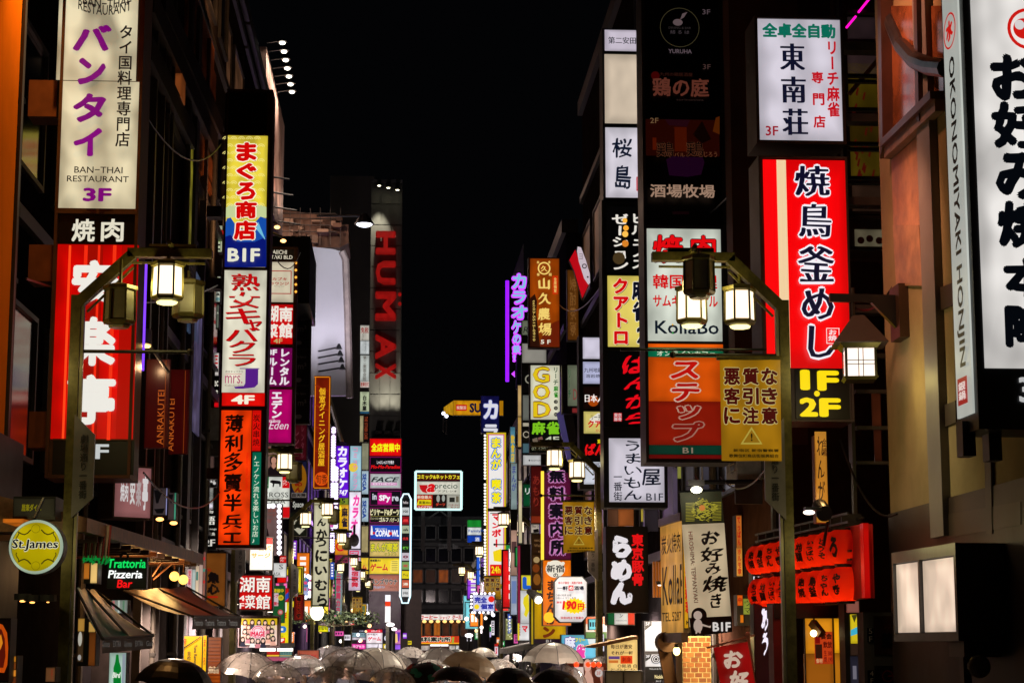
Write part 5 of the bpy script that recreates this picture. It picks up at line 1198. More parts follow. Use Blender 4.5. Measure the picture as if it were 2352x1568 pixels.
sign('slanting strip of coloured posters seen edge on beside the manga cafe column',front(57.0),(562,1245,596,1900),[((564,1250,594,1560),(90,150,170),.8,[('v','飲食店街',(566,1300,592,1540),(226,190,40),dict(b=.04))]),((564,1564,594,1890),(200,180,190),.8,[('v','カラオケ',(568,1600,590,1850),(90,60,150),dict(b=.03))])],rim=0)
sign('narrow warm cream column of blank lit panels right of the manga cafe',front(50.0),(612,972,638,1392),[((614,976,636,1178),(206,170,110),.9,[]),((614,1184,636,1380),(206,166,90),.9,[])],rim=0)
fr('J');P=front(46.0)
t=sign('blank grey lit board above small stacked posters beside the white mahjong sign',P,(640,545,810,1500),[],rim=0,depth=.3)
for rc,c,s_ in(((642,548,684,642),(110,116,96),.7),((642,700,800,826),(150,146,136),.8),((644,870,690,1018),(14,12,12),.4),((646,1040,690,1205),(110,112,104),.7),((646,1222,690,1245),(180,170,150),.8),((646,1262,690,1350),(30,26,20),.5),((646,1358,690,1420),(70,100,110),.8),((648,1436,764,1500),(190,190,190),.9)):
    face(P,t,rc,c,s_,.1,name='poster')
items(P,t,[('h','R',(648,590,682,630),INK,dict(sh=.2)),('ring',690,935,30,8,(150,146,130)),('ring',668,1300,22,6,(180,170,150)),('h','● RECEPTION',(684,1465,762,1476),INK)],.01,.8)
sign('orange curtain and small lamp board behind the brown farm sign',front(44.0),(938,205,1016,680),[((942,215,1012,675),(110,62,16),.6,[('v','焼酎茶寮',(955,260,1000,650),(150,100,50),dict(w=.04))])],rim=0)
sign('pale glass board with blurred green and red letters right of the white mahjong sign',front(39.5),(905,838,1012,1160),[((942,842,1008,1110),(120,128,104),.7,[('v','リーチ',(946,870,962,1060),(14,90,50),dict(b=.02)),('h','D',(978,1000,1004,1070),(150,60,60))]),((972,1125,1010,1156),(130,40,40),.7,[])],rim=0)
t=thing('folded_board','violet grey folded board tilting across the white mahjong sign','sign',at(950,1340,40.))
P=front(40.0);_b=MB();P.poly(_b,[P.uv(*q)for q in((868,1160),(905,1135),(958,1385),(970,1500),(940,1470))],0,-.06);_b.build('board',emi((84,74,130),.5,.2),t)
_b=MB();P.poly(_b,[P.uv(*q)for q in((906,1122),(968,1118),(1005,1340),(965,1390),(958,1385))],.02,-.05);_b.build('backing',pbr((.06,.055,.065),.5),t)
# --- purple free info column & others in K
fr('K');P=front(37.0)
t=sign('violet and crimson free information column with glowing black characters',P,(1022,66,1222,690),[],rim=.01,cat='sign column',name='sign_column')
f_=face(P,t,(1030,72,1214,686),(84,12,50),.95,.2)
items(P,f_,[('h',c_,rc,(14,8,22),dict(b=.055,w=.015,o=((190,120,176),.1)))for c_,rc in(('無',(1058,50,1172,140)),('料',(1060,172,1178,268)),('案',(1062,290,1170,395)),('内',(1066,420,1172,525)),('所',(1068,545,1182,655)))],.004,1.)
_b=MB();_b.tube([at(1014,60,36.9),at(1014,690,36.9)],.03,6);_b.build('neon_tube',emi((250,200,60),1.5),t)
sign('dark crimson column with faded kana left of the free information column',front(38.5),(930,22,1010,432),[((934,26,1006,375),(78,10,12),.8,[('v','あもり',(945,90,995,310),(136,40,30),dict(w=.03,b=.01))]),((934,378,1006,428),(130,40,20),.8,[])],rim=0)
sign('small white board with a black animal and The O letters',front(39.),(930,436,994,500),[((933,439,991,497),(190,176,160),.8,[('h','The O',(936,444,988,460),INK,dict(b=.02)),('p',[(948,475),(985,468),(990,495),(950,497)],INK)])],rim=0)
sign('dark brown menu column with food pictures and BBQ letters',front(38.),(936,505,1006,905),[((939,509,1003,650),(40,16,10),.7,[('h','BBQ',(958,545,1000,562),(150,110,70)),('h','Wall',(955,578,1003,598),(150,110,70)),('h','RE',(985,625,1003,640),(150,110,70))]),((939,654,1003,900),(64,34,14),.7,[('c',972,690,22,(190,160,110)),('c',968,750,25,(130,60,20),dict(ry=30)),('c',975,830,26,(150,90,30),dict(ry=40))])],rim=0)
sign('green panel with a white katakana stroke left of the crimson column',front(40.),(876,150,930,312),[((879,154,928,308),(10,74,40),.9,[('h','リ',(890,180,925,225),(210,215,205),dict(b=.03))])],rim=0)
sign('cream lit pillar panel left of the green panel',front(45.),(842,120,872,578),[((845,126,868,570),(214,200,160),.95,[])],rim=0,cat='light sign',name='pillar_sign')
f=sign('yellow and white board with blue outline and red katakana right of the street end',front(43.),(838,580,946,1270),[((840,590,856,1230),(140,30,60),.9,[]),((864,800,944,905),(222,206,40),1.,[('h','L',(872,810,935,900),(30,90,190),dict(b=.09))]),((858,908,922,1140),(226,226,224),1.,[('p',[(880,960),(915,925),(920,1050),(900,1100),(882,1080),(892,1040),(876,1000)],(226,206,30))]),((838,1142,926,1262),(226,224,224),1.,[('h','マ',(868,1160,910,1204),(214,20,40),dict(b=.06)),('r',(838,1142,850,1262),(226,200,20))])],rim=0)
sign('faint cartoon free poster strip of film pictures left of the yellow and white board',front(47.),(786,0,836,1090),[((790,4,832,330),(150,170,170),.8,[('v','まんが',(795,20,828,200),(70,80,150),dict(b=.03))]),((790,480,832,800),(190,150,130),.8,[('r',(795,560,828,640),(90,60,60))]),((790,806,832,1080),(170,180,200),.9,[('r',(795,840,828,1000),(110,130,180))])],rim=0)
sign('tall yellow board with brown katakana and B1 beside the orange machine column',front(36.5),(925,930,1180,1300),[((935,950,948,1290),(190,160,20),.8,[]),((958,950,1180,1252),(196,150,8),.95,[('h','ン',(1015,1165,1105,1245),(110,40,10),dict(b=.08,w=.01)),('v','ライ',(1010,960,1095,1150),(110,40,10),dict(b=.08))]),((958,1254,1180,1282),(40,20,40),.6,[('h','B1',(1040,1258,1075,1278),(200,190,180),dict(e=1.5))])],rim=0)
t=sign('bright orange column with a round white animal emblem and brown hiragana',front(35.),(1014,690,1220,1160),[((1018,694,1216,1156),(230,110,6),1.1,[('c',1105,755,68,(226,218,200),dict(ry=62)),('c',1060,715,12,(226,218,200)),('c',1160,715,12,(226,218,200)),('h','新宿',(1042,725,1170,780),INK,dict(b=.03)),('h','の',(1090,785,1125,815),INK,dict(b=.03)),
     ('v','まちんか',(1040,835,1120,1150),(60,16,4),dict(b=.04,w=.01)),('c',1060,1100,38,(250,190,30))])],rim=.01,cat='sign column',name='sign_column')
# octagonal price board
P=front(32.2)
t=thing('octagon_sign','white eight sided tavern price board with a yellow burst and red 190 yen','sign',at(1216,1138,32.2))
OC=[(1130,806),(1298,806),(1335,845),(1335,1095),(1296,1138),(1136,1138),(1096,1096),(1096,845)]
_b=MB();P.poly(_b,[P.uv(*q)for q in OC],0,-.18);_b.build('housing',pbr((.03,.03,.03),.4),t)
OI=[(1134,813),(1294,813),(1328,849),(1328,1091),(1292,1131),(1140,1131),(1103,1092),(1103,849)]
_b=MB();P.poly(_b,[P.uv(*q)for q in OI],.012);f_=_b.build('face_panel',emi((228,222,222),1.05,.1),t)
items(P,f_,[('h','毎日が激安・満腹が破格',(1126,844,1298,862),(190,20,30),dict(b=.02)),('h','一軒',(1118,876,1196,906),(16,20,40),dict(b=.04)),('r',(1199,872,1234,908),(205,20,24)),('h','酒場',(1238,876,1308,906),(16,20,40),dict(b=.04)),('h','め',(1204,878,1230,903),(235,225,220),dict(b=.04)),
      ('h','○鶏の炭焼 各種',(1108,934,1218,950),INK),('h','○酎ハイ サワー各種',(1108,955,1252,970),INK),('burst',1240,1018,88,58,(240,206,10)),('h','激安',(1112,985,1150,1000),(210,20,30),dict(b=.03)),('h','190',(1152,980,1255,1045),(214,16,20),dict(b=.06,sh=.12,w=.01)),('h','円',(1262,1000,1308,1045),(214,16,20),dict(b=.05)),('h','(税別)',(1280,1048,1312,1062),(190,30,30)),('h','深夜0時まで営業中',(1140,1094,1304,1112),(190,20,30),dict(b=.03))],.012,1.05)
# small bright lamp there
t=thing('clamp_lamp','bright clamp lamp throwing warm light beside the yellow board','lamp',at(985,970,34.))
p=at(985,975,34.);_b=MB();_b.tube([(p[0]-.16,34.2,p[2]+.16),(p[0],34.,p[2]+.03)],.05,10,r1=.1);_b.build('lamp_body',STEEL,t);MB().ball(p,.07,10,6).build('lens',emi((255,246,215),5),t)
# orange sign slab, far green cross etc
sign('white green convenience store sign with blue liquor plate, right of the street end',front(95.),(478,404,580,572),[((480,407,578,458),(20,128,40),1.,[]),((480,460,578,513),(214,218,216),1.,[('h','FamilyMart',(488,474,640,500),(20,70,150),dict(b=.02))]),((480,516,578,570),(14,60,170),1.,[('h','酒',(534,530,566,558),(225,228,235),dict(b=.03))])],rim=0)
sign('violet neon palm tree and letters on a dark strip above the private room sign',front(64.),(572,660,604,925),[((575,663,601,922),(16,8,30),.6,[('h','SE\nO',(578,680,600,740),(150,90,220),dict(e=2)),('p',[(584,870),(590,870),(592,918),(582,918)],(190,150,220),dict(e=2,name='palm_trunk')),('p',[(588,872),(576,862),(578,850),(588,864),(592,846),(598,852),(592,866),(600,876)],(210,180,230),dict(e=2,name='palm_leaf'))])],rim=0)
t=sign('white private room sign with blue characters ringed by white bulbs',front(52.),(500,930,680,1070),[((520,940,672,1055),(206,206,236),1.1,[('h','完全',(530,952,620,998),(20,30,150),dict(b=.05)),('c',650,970,22,(226,40,20)),('h','個室',(574,1002,668,1042),(20,30,150),dict(b=.05)),('c',546,1024,18,(236,206,20))])],rim=0)
_b=MB()
for x in(528,545,580,605,640,668):_b.ball(at(x,930,51.9),.034,8,6);_b.ball(at(x-12,1065,51.9),.034,8,6)
for y in(950,975,1003,1028):_b.ball(at(508,y,51.9),.034,8,6)
_b.build('bulb_string',BULB,t)
# SUPER rooftop sign
P=front(125.)
fr('J');P=front(125.)
t=sign('yellow rooftop sauna box sign reading SUP over dark roofs',P,(186,1074,520,1174),[((188,1076,516,1172),(206,140,12),.95,[('r',(204,1102,276,1142),(196,24,20)),('h','炭酸浴',(208,1110,272,1134),(230,200,180),dict(b=.02)),('h','SUPER',(294,1092,480,1156),(12,18,50),dict(b=.05))])],rim=0,depth=.4,cat='billboard',name='rooftop_billboard')
a=at(123,1118,121.);_b=MB();q0=[P.pt(*P.uv(*z),.0)for z in((187,1174),(187,1076))];q1=[at(124,1158,127.),at(124,1120,127.)]
_b.add([q0[0],q0[1],q1[1],q1[0]],[(0,1,2,3)]);_b.build('side_panel',emi((190,140,20),.9,.3),t)
for k,(x,y)in enumerate(((122,1160),(142,1178))):
    p=at(x,y,123.);t=thing('rooftop_light',('left' if k==0 else 'right')+' white rooftop light at the corner of the yellow box sign','light',p,'rooftop lights');MB().ball(p,.12,8,6).build('lens',emi((235,240,255),3),t)
    MB().tube([(p[0],p[1],p[2]-1.2),(p[0],p[1],p[2]-.2)],.06).build('post',STEEL,t)
# ================================================================ lower right: shop fronts at street level
fr('N');P=front(25.5)
sign('black ramen sign with swelling white brush kana and red characters',P,(210,512,494,1092),[((216,518,488,1086),(5,5,6),.4,[('v','らめん',(236,572,385,1040),(226,220,224),dict(b=.085,w=.035,e=2.5)),('v','東京豚骨',(380,562,464,912),(222,14,20),dict(b=.04,w=.012,e=2.5))])],rim=0,depth=.4)
sign('small green white and red flag sign with one katakana under the ramen sign',front(27.),(212,1092,404,1178),[((222,1095,265,1172),(8,84,44),.95,[]),((266,1095,356,1172),(206,206,200),.95,[('h','ン',(300,1102,322,1124),INK,dict(b=.02)),('h','KABUKICHO',(275,1140,348,1150),(110,110,110))]),((357,1095,400,1172),(214,40,20),.95,[])],rim=0)
sign('orange white and green board with a hand drawn figure left of the right lamp post',front(34.5),(70,1118,216,1268),[((73,1121,213,1166),(190,84,30),.8,[('h','インド',(105,1125,180,1158),(70,30,14),dict(b=.02))]),((73,1168,213,1222),(176,166,156),.8,[('c',144,1195,18,(170,90,60),dict(ry=26))]),((73,1224,213,1264),(50,90,30),.8,[])],rim=0)
sign('pale blue mahjong board with a pink outlined character, low right of centre',front(36.),(-95,1240,148,1410),[((-90,1243,145,1400),(90,180,210),1.,[('h','麻',(-72,1252,2,1335),(226,226,240),dict(b=.05,o=((90,40,150),.06))),('h','フリー',(0,1262,68,1290),(226,220,40),dict(b=.05,o=((20,40,60),.04))),('h','雀',(5,1305,68,1400),(230,60,160),dict(b=.05,o=((235,230,240),.05))),('p',[(80,1260),(138,1258),(130,1330),(96,1320)],(210,220,220))])],rim=0)
sign('white board column with 5F and a dark lower half of floor notices',front(28.),(468,1148,590,1562),[((470,1150,588,1352),(222,222,226),1.05,[('p',[(470,1150),(515,1150),(515,1178),(470,1212)],(10,10,14),dict(name='stripe')),('h','5F',(474,1155,506,1178),(210,210,215),dict(b=.03))]),((474,1372,588,1455),(210,210,214),1.,[('p',[(474,1372),(516,1372),(506,1400),(474,1420)],INK),('h','3F',(477,1376,504,1396),(200,200,205),dict(b=.03)),('c',545,1405,34,INK,dict(ry=30)),('ring',545,1405,26,5,(210,210,214)),('ring',545,1405,14,4,(210,210,214))]),((474,1458,588,1560),(10,9,10),.4,[('h','Welcome & Thanks',(500,1464,600,1476),(200,200,200),dict(e=2)),('h','Nobles',(536,1510,606,1536),(220,206,150),dict(b=.03,e=2.2)),('h','B1F',(545,1548,580,1558),(200,200,200),dict(e=2))])],rim=0,cat='sign column',name='sign_column')
# curved aluminium sign
p0=at(580,800,24.6)
t=thing('curved_sign','curved warm lit barbecue sign with a pale metal frame, bowed towards the street','sign',at(650,1245,24.))
cA=at(578,850,24.9);cB=at(725,850,23.6)
zt_,zb_=at(650,495,24.2)[2],at(650,1228,24.2)[2]
def arcp(k,z,r=0.0):
    s_=k/10;x=cA[0]+(cB[0]-cA[0])*s_;y=cA[1]+(cB[1]-cA[1])*s_-.10*sin(pi*s_)
    return(x-r,y-r,z)
_b=MB();v=[arcp(k,z)for z in(zb_,zt_)for k in range(11)];_b.add(v,[(k,k+1,12+k,11+k)for k in range(10)]);f_=_b.build('face_panel',emi((206,146,60),.95,.35),t)
for z0,z1 in((zb_-.12,zb_),(zt_,zt_+.1)):
    _b=MB()
    for k in range(10):
        a,b=arcp(k,z0,.03),arcp(k+1,z0,.03);_b.hexa([a,b,(b[0]+.1,b[1]+.12,z0),(a[0]+.1,a[1]+.12,z0)],[(a[0],a[1],z1),(b[0],b[1],z1),(b[0]+.1,b[1]+.12,z1),(a[0]+.1,a[1]+.12,z1)])
    _b.build('frame_rail',pbr((.35,.30,.30),.35,.7),t)
_b=MB();v=[(x+.12,y+.12,z)for x,y,z in[arcp(k,z)for z in(zb_,zt_)for k in range(11)]];_b.add(v,[(k,k+1,12+k,11+k)for k in range(10)]);_b.build('back_panel',DARK,t)
P=Plane((cA[0],cA[1],0),(cB[0]-cA[0],cB[1]-cA[1]))
for tx,rc,md in(('KollaBo',(592,770,775,1040),'h'),('炭火焼肉 韓',(585,556,760,690),'h'),('TEL 5287',(590,1088,720,1150),'h')):
    u0,v0,u1,v1=P.rect(rc)
    _b=MB();letter(_b,P,tx,rc,b=.012,n=0.0)
    v=[]
    L_=math.hypot(cB[0]-cA[0],cB[1]-cA[1])
    for x,y,z in _b.v:
        u=(x-P.O[0])*P.R[0]+(y-P.O[1])*P.R[1];s_=min(1,max(0,u/L_))
        v.append((cA[0]+(cB[0]-cA[0])*s_-.012,cA[1]+(cB[1]-cA[1])*s_-.10*sin(pi*s_)-.012,z))
    _b.v=v;_b.build('lettering',pbr((.02,.018,.03),.5),t)
P=front(23.9)
sign('thin yellow strip with red characters between the curved sign and the vertical cloth banner',P,(730,620,780,1200),[((734,624,776,1196),(222,160,20),.9,[('v','韓国料理',(740,760,772,1095),(200,20,16),dict(b=.05)),('h','K',(748,1145,778,1172),INK,dict(b=.02))])],rim=0)
# teppanyaki cloth banner: slightly leaning, three printed parts
P=front(23.0)
t=thing('vertical_banner','tall cream teppanyaki banner with black brush kana and a dark top showing a pancake','banner',at(880,1250,23.))
Q=lambda*a:[P.uv(*p)for p in a]
f0=MB();P.poly(f0,Q((706,285),(985,275),(1005,488),(724,500)),0,-.05);f0=f0.build('top_cloth',pbr((.03,.035,.012),.6),t)
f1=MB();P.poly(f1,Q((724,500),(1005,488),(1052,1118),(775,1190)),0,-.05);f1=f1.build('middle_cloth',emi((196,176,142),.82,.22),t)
f2=MB();P.poly(f2,Q((770,1128),(1052,1114),(1060,1222),(785,1250)),.004,-.046);f2=f2.build('bottom_cloth',pbr((.012,.010,.009),.6),t)
rnd=random.Random(5)
_b=MB()
for k in range(150):
    a=rnd.uniform(0,2*pi);r=rnd.uniform(0,1)**.6;x=858+80*r*cos(a);y=395+75*r*sin(a);w=rnd.uniform(10,34);an=rnd.uniform(-.6,.6)
    P.poly(_b,Q((x,y),(x+w*cos(an),y+w*sin(an)),(x+w*cos(an),y+w*sin(an)+4),(x,y+4)),.006+k*.00005)
for k in range(26):
    y=350+k*5;x=745 if k%2 else 925;P.poly(_b,Q((x,y),(x+60,y-3),(x+60,y),(x,y+3)),.005)
_b.build('noodle_print',emi((170,160,50),.8,light=False),f0)
_b=MB();P.poly(_b,circ(P,855,388,20),.016);_b.build('yolk_print',emi((200,120,50),.8,light=False),f0)
for c_,rc in(('お',(850,540,978,640)),('好',(845,650,1004,752)),('み',(875,755,985,835)),('焼',(858,842,1030,960)),('き',(910,962,985,1062))):
    _b=MB();letter(_b,P,c_,rc,b=.035,w=.035,pen='d',sh=.12,n=.008);_b.build('lettering',pbr((.012,.010,.012),.6),f1)
_b=MB();letter(_b,P,'HIROSHIMA: TEPPANYAKI',(765,546,826,1026),b=.01,rot=-86,n=.008);_b.build('lettering',pbr((.35,.02,.015),.6),f1)
_b=MB();P.poly(_b,circ(P,835,1110,52,a0=0,a1=pi,r2=52)+Q((783,1130),(887,1126)),.006);_b.build('black_arch',pbr((.012,.010,.009),.6),f1)
_b=MB();P.poly(_b,circ(P,826,1110,29),.012);P.poly(_b,circ(P,828,1180,30,r2=45),.010);P.poly(_b,Q((850,1165),(900,1182),(915,1178),(912,1195),(895,1190),(848,1180)),.014);P.poly(_b,Q((812,1215),(824,1215),(820,1235),(810,1232)),.014);P.poly(_b,Q((834,1215),(846,1212),(845,1230),(836,1232)),.014)
_b.build('figure_print',emi((190,170,155),.75,light=False),f2)
_b=MB();letter(_b,P,'B1F',(926,1156,1048,1218),b=.035,n=.012);_b.build('lettering',emi((215,210,205),.9,light=False),f2)
_b=MB();_b.tube([at(700,282,23.05),at(1010,268,23.05)],.02,6);_b.tube([at(850,215,23.3),at(1240,210,23.3)],.03,6);_b.build('pole',BLACKM,t)
t=thing('spot_lamp','small bright spotlight over the top of the cream vertical banner','lamp',at(818,262,22.8))
p=at(818,266,22.8);MB().ball(p,.07,10,6,sz=.6).build('lens',emi((255,250,215),6),t);MB().box(p[0]-.1,p[0]+.1,22.8,22.95,p[2]+.05,p[2]+.12).build('housing',DARK,t)
MB().tube([(p[0]+.05,22.9,p[2]+.1),(p[0]+.05,23.2,p[2]+.2)],.015,6).build('arm',DARK,t)
point((p[0],22.6,p[2]-.05),4,(1,.93,.7),.05)
# wooden slats wall seen beyond ramen sign
t=thing('wood_wall','warm lit timber slats seen behind the ramen sign','wall',at(540,980,29.5))
for k in range(3):
    a=at(520+k*20,750,29.5);b_=at(534+k*20,990,29.5);MB().box(a[0],b_[0],29.4,29.5,b_[2],a[2]).build('slat',emi((186,96,16),.8,.4),t)
# brick pillar with single bricks
t=thing('brick_pillar','warmly lit pillar of yellow pointed bricks at street level','pillar',at(820,1568,24.4))
a=at(722,1250,24.5);b_=at(920,1700,24.5)
bw,bh=(b_[0]-a[0]),a[2]-1.0
MB().box(a[0],b_[0],24.5,25.1,0,a[2]).build('mortar',pbr((.62,.50,.28),.8,var=.2),t)
BRK=[pbr((.26,.085,.03),.7,var=.3),pbr((.32,.12,.04),.7,var=.3),pbr((.20,.06,.025),.7,var=.3)]
rh=.064;rl=bw/3.6
rnd=random.Random(11);r_=0;z=0.02
while z+rh<a[2]:
    x=a[0]-(rl/2 if r_%2 else 0)
    while x<b_[0]-.02:
        x0,x1=max(x,a[0])+.006,min(x+rl,b_[0])-.006
        if x1-x0>.03 and z>.9:
            d=rnd.uniform(.006,.014);MB().box(x0,x1,24.5-d,24.52,z+.006,z+rh-.006).build('brick',rnd.choice(BRK),t)
        x+=rl
    r_+=1;z+=rh
point((a[0]+bw*.3,24.05,2.35),34,(1,.72,.30),.06);point((a[0]+bw*.9,23.95,1.7),20,(1,.7,.3),.06)
p=at(685,1350,24.)
t=thing('bare_bulb','bright bare bulb hanging beside the brick pillar','lamp',p)
MB().ball(p,.045,10,8,sz=1.25).build('bulb',emi((255,220,140),5),t);MB().tube([(p[0],p[1],p[2]+.05),(p[0],p[1],p[2]+.4)],.008,6).build('cord',BLACKM,t);MB().lathe([(.03,.04),(.025,.09)],p,8).build('socket',BLACKM,t)
t=thing('barrel_drum','round brown cask end mounted on a leaning timber post by the bulb','sign',at(610,1290,24.8))
p=at(610,1290,24.8);_b=MB();_b.tube([(p[0],24.6,p[2]),(p[0],24.9,p[2])],.13,20);_b.build('cask',pbr((.12,.05,.02),.5),t);_b=MB();_b.bar(at(600,1330,24.9),at(660,1650,24.9),.16,.1);_b.build('post',pbr((.14,.055,.02),.6),t)
# red okonomiyaki cloth on a pole
P=turned(1050,1450,21.,-6)
t=thing('red_banner','red cloth banner with white brush kana hanging from a white pole, lower right','banner',at(1080,1560,21.))
_b=MB();nx=6;ny=10
def clo(i,j):
    u=i/nx;v=j/ny
    x=932+(1160-932)*u+v*62;y=1328-40*u+v*330
    uu,vv=P.uv(x,y);return P.pt(uu,vv,.025*sin(u*7+v*3))
_b.add([clo(i,j)for j in range(ny+1)for i in range(nx+1)],[(j*(nx+1)+i,j*(nx+1)+i+1,(j+1)*(nx+1)+i+1,(j+1)*(nx+1)+i)for j in range(ny)for i in range(nx)])
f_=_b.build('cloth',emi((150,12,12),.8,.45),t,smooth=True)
_b=MB();letter(_b,P,'お',(1000,1345,1130,1470),b=.05,w=.03,sh=.1,n=.045);letter(_b,P,'好',(1040,1480,1170,1620),b=.05,w=.03,sh=.1,n=.045);_b.build('lettering',emi((206,180,160),.85,light=False),f_)
_b=MB();_b.tube([at(885,1330,21.),at(1210,1245,21.)],.012,6);_b.tube([at(1163,1238,21.),at(1215,1600,21.)],.016,6);_b.ball(at(1163,1240,21.),.03,8,6);_b.build('pole',pbr((.5,.45,.4),.4),t)
# white script sign on dark board (chicken) below lanterns
fr('S')
sign('dark red board with large glowing white brush script under the red lanterns',front(21.5),(198,1030,318,1580),[((204,1036,312,1576),(36,10,12),.8,[('v','あう',(244,1052,296,1385),(235,225,240),dict(b=.07,w=.04,e=1.4,pen='d')),('v','ちからこめたおいしさ',(292,1165,322,1460),(200,195,215),dict(b=.01,w=.02,e=1.2))])],rim=0)
sign('white glowing arc sign at the left end of the red lantern rows',front(22.2),(186,790,240,1000),[((188,792,236,998),(14,8,10),.3,[('h','D',(190,795,230,905),(236,232,240),dict(b=.04,e=3.2))])],rim=0)
sign('narrow orange strip with red kana right of the cream vertical banner',front(25.0),(76,436,118,848),[((78,440,112,656),(200,110,40),.9,[('v','てっぱん',(82,450,106,640),(170,20,10),dict(b=.05,w=.02))]),((78,658,116,846),(222,150,60),.9,[('v','ホルモ幸',(84,665,110,836),(190,50,14),dict(b=.05))])],rim=0)
sign('small orange and green plates beneath the narrow orange strip',front(24.6),(82,972,182,1180),[((84,975,118,1045),(230,100,20),.9,[('h','中',(88,990,112,1025),(160,10,10),dict(b=.04))]),((124,998,176,1104),(150,160,60),.8,[('v','ウマ',(130,1010,170,1095),INK,dict(w=.02))]),((104,1108,124,1160),(220,120,20),.8,[])],rim=0)
# red lanterns: two rows on a red lit wall
X_L=3.95
LCAP=pbr((.02,.012,.012),.5)
LANR=bpy.data.materials.new('red_paper');LANR.use_nodes=True;_n=LANR.node_tree;_p=_n.nodes['Principled BSDF']
_t=_n.nodes.new('ShaderNodeBsdfTranslucent');_t.inputs[0].default_value=(.95,.045,.008,1);_p.inputs['Base Color'].default_value=(.6,.012,.006,1);_p.inputs['Roughness'].default_value=.6
_p.inputs['Emission Color'].default_value=(1,.012,.004,1);_p.inputs['Emission Strength'].default_value=.10
_x=_n.nodes.new('ShaderNodeMixShader');_x.inputs[0].default_value=.8;_n.links.new(_p.outputs[0],_x.inputs[1]);_n.links.new(_t.outputs[0],_x.inputs[2]);_n.links.new(_x.outputs[0],_n.nodes['Material Output'].inputs[0])
def red_lantern(loc,label):
    t=thing('paper_lantern',label,'paper lantern',loc,'red paper lanterns in two rows')
    prof=[]
    for k in range(21):
        a=-1.2+2.4*k/20;prof.append((.165*cos(a*.98)**.75+(.004 if k%2 else 0),.16*sin(a)/sin(1.2)))
    MB().lathe(prof,loc,20).build('paper_body',LANR,t,smooth=True)
    for s_ in(-1,1):MB().lathe([(.085,-.014),(.085,.014)],(loc[0],loc[1],loc[2]+s_*.165),12).build('cap',LCAP,t)
    MB().ball((loc[0],loc[1],loc[2]-.12),.025,8,6).build('bulb',emi((255,170,60),3),t)
    point((loc[0],loc[1],loc[2]-.115),1.9,(1,.6,.2),.03,'lantern_bulb')
    return t
texts=['串焼','鳥釜','ちゃん','やき','もつ煮','地鶏','いっぱい','どうぞ','ろ']
ordn=['leftmost','second from left','third from left','fourth from left','middle','fourth from right','third from right','second from right','rightmost']
for row,(xa_,ya_,xb_,yb_)in enumerate(((232,741,795,652),(250,962,812,902))):
    A_=at(xa_,ya_,21.6);B_=at(xb_,yb_,17.7)
    for k in range(9):
        s_=k/8
        # equal steps along the wall
        loc=tuple(A_[i]+(B_[i]-A_[i])*s_ for i in range(3))
        t=red_lantern(loc,'red paper lantern with black brush kana, %s in the %s row'%(ordn[k],('upper','lower')[row]))
        pl_l=Plane((loc[0],loc[1],0),(1,-.25))
        _b=MB();letter(_b,pl_l,texts[(k+row*4)%9],(-.13,loc[2]-.10,-.045,loc[2]+.10),'v',b=.05,w=.04,n=0.0,measured=True)
        v=[]
        for x,y,z in _b.v:
            u=(x-loc[0])*pl_l.R[0]+(y-loc[1])*pl_l.R[1];dz=z-loc[2]
            r=.165*cos(min(1.15,abs(dz)/.16*1.1))**.75+.011;ang=u/.165
            dx=r*sin(ang);dn=r*cos(ang)
            v.append((loc[0]+pl_l.R[0]*dx+pl_l.N[0]*dn,loc[1]+pl_l.R[1]*dx+pl_l.N[1]*dn,z))
        _b.v=v;_b.build('lettering',LCAP,t)
    t=thing('lantern_rail',('upper' if row==0 else 'lower')+' dark rail holding a row of red paper lanterns','rail',(A_[0],A_[1],A_[2]+.2),'rails over the lantern rows')
    for dz,dx in((.22,.0),(.30,.0),(.26,.14)):
        MB().bar((A_[0]+dx,A_[1]+.2,A_[2]+dz),(B_[0]+dx,B_[1]-.25,B_[2]+dz),.02,.02).build('rail_bar',DARK,t)
    for k in range(10):
        s_=k/9;q=tuple(A_[i]+(B_[i]-A_[i])*s_ for i in range(3));MB().box(q[0]-.01,q[0]+.18,q[1]-.012,q[1]+.012,q[2]+.2,q[2]+.31).build('hook',DARK,t)
# red board behind the lanterns
t=thing('red_board','red painted board glowing behind the rows of paper lanterns','board',(4.33,19.5,3.0))
a=at(240,650,21.9);b_=at(912,996,17.2);zt_=at(912,498,17.2)[2]
_b=MB();_b.hexa([(b_[0]+.02,17.15,b_[2]),(b_[0]+.12,17.15,b_[2]),(b_[0]+.22,22.2,b_[2]),(b_[0]+.12,22.2,b_[2])],[(b_[0]+.02,17.15,zt_),(b_[0]+.12,17.15,zt_),(b_[0]+.22,22.2,zt_+.1),(b_[0]+.12,22.2,zt_+.1)]);_b.build('panel',pbr((.50,.012,.008),.55,var=.2),t)
_b=MB();_b.box(b_[0]-.0,b_[0]+.05,17.02,17.14,b_[2],zt_);_b.build('edge_strip',emi((190,6,4),.9,.2),t)
for s_ in(0,1,2):point((3.72,18.+s_*1.5,at(500,820,19.)[2]),3.2,(1,.08,.03),.15)
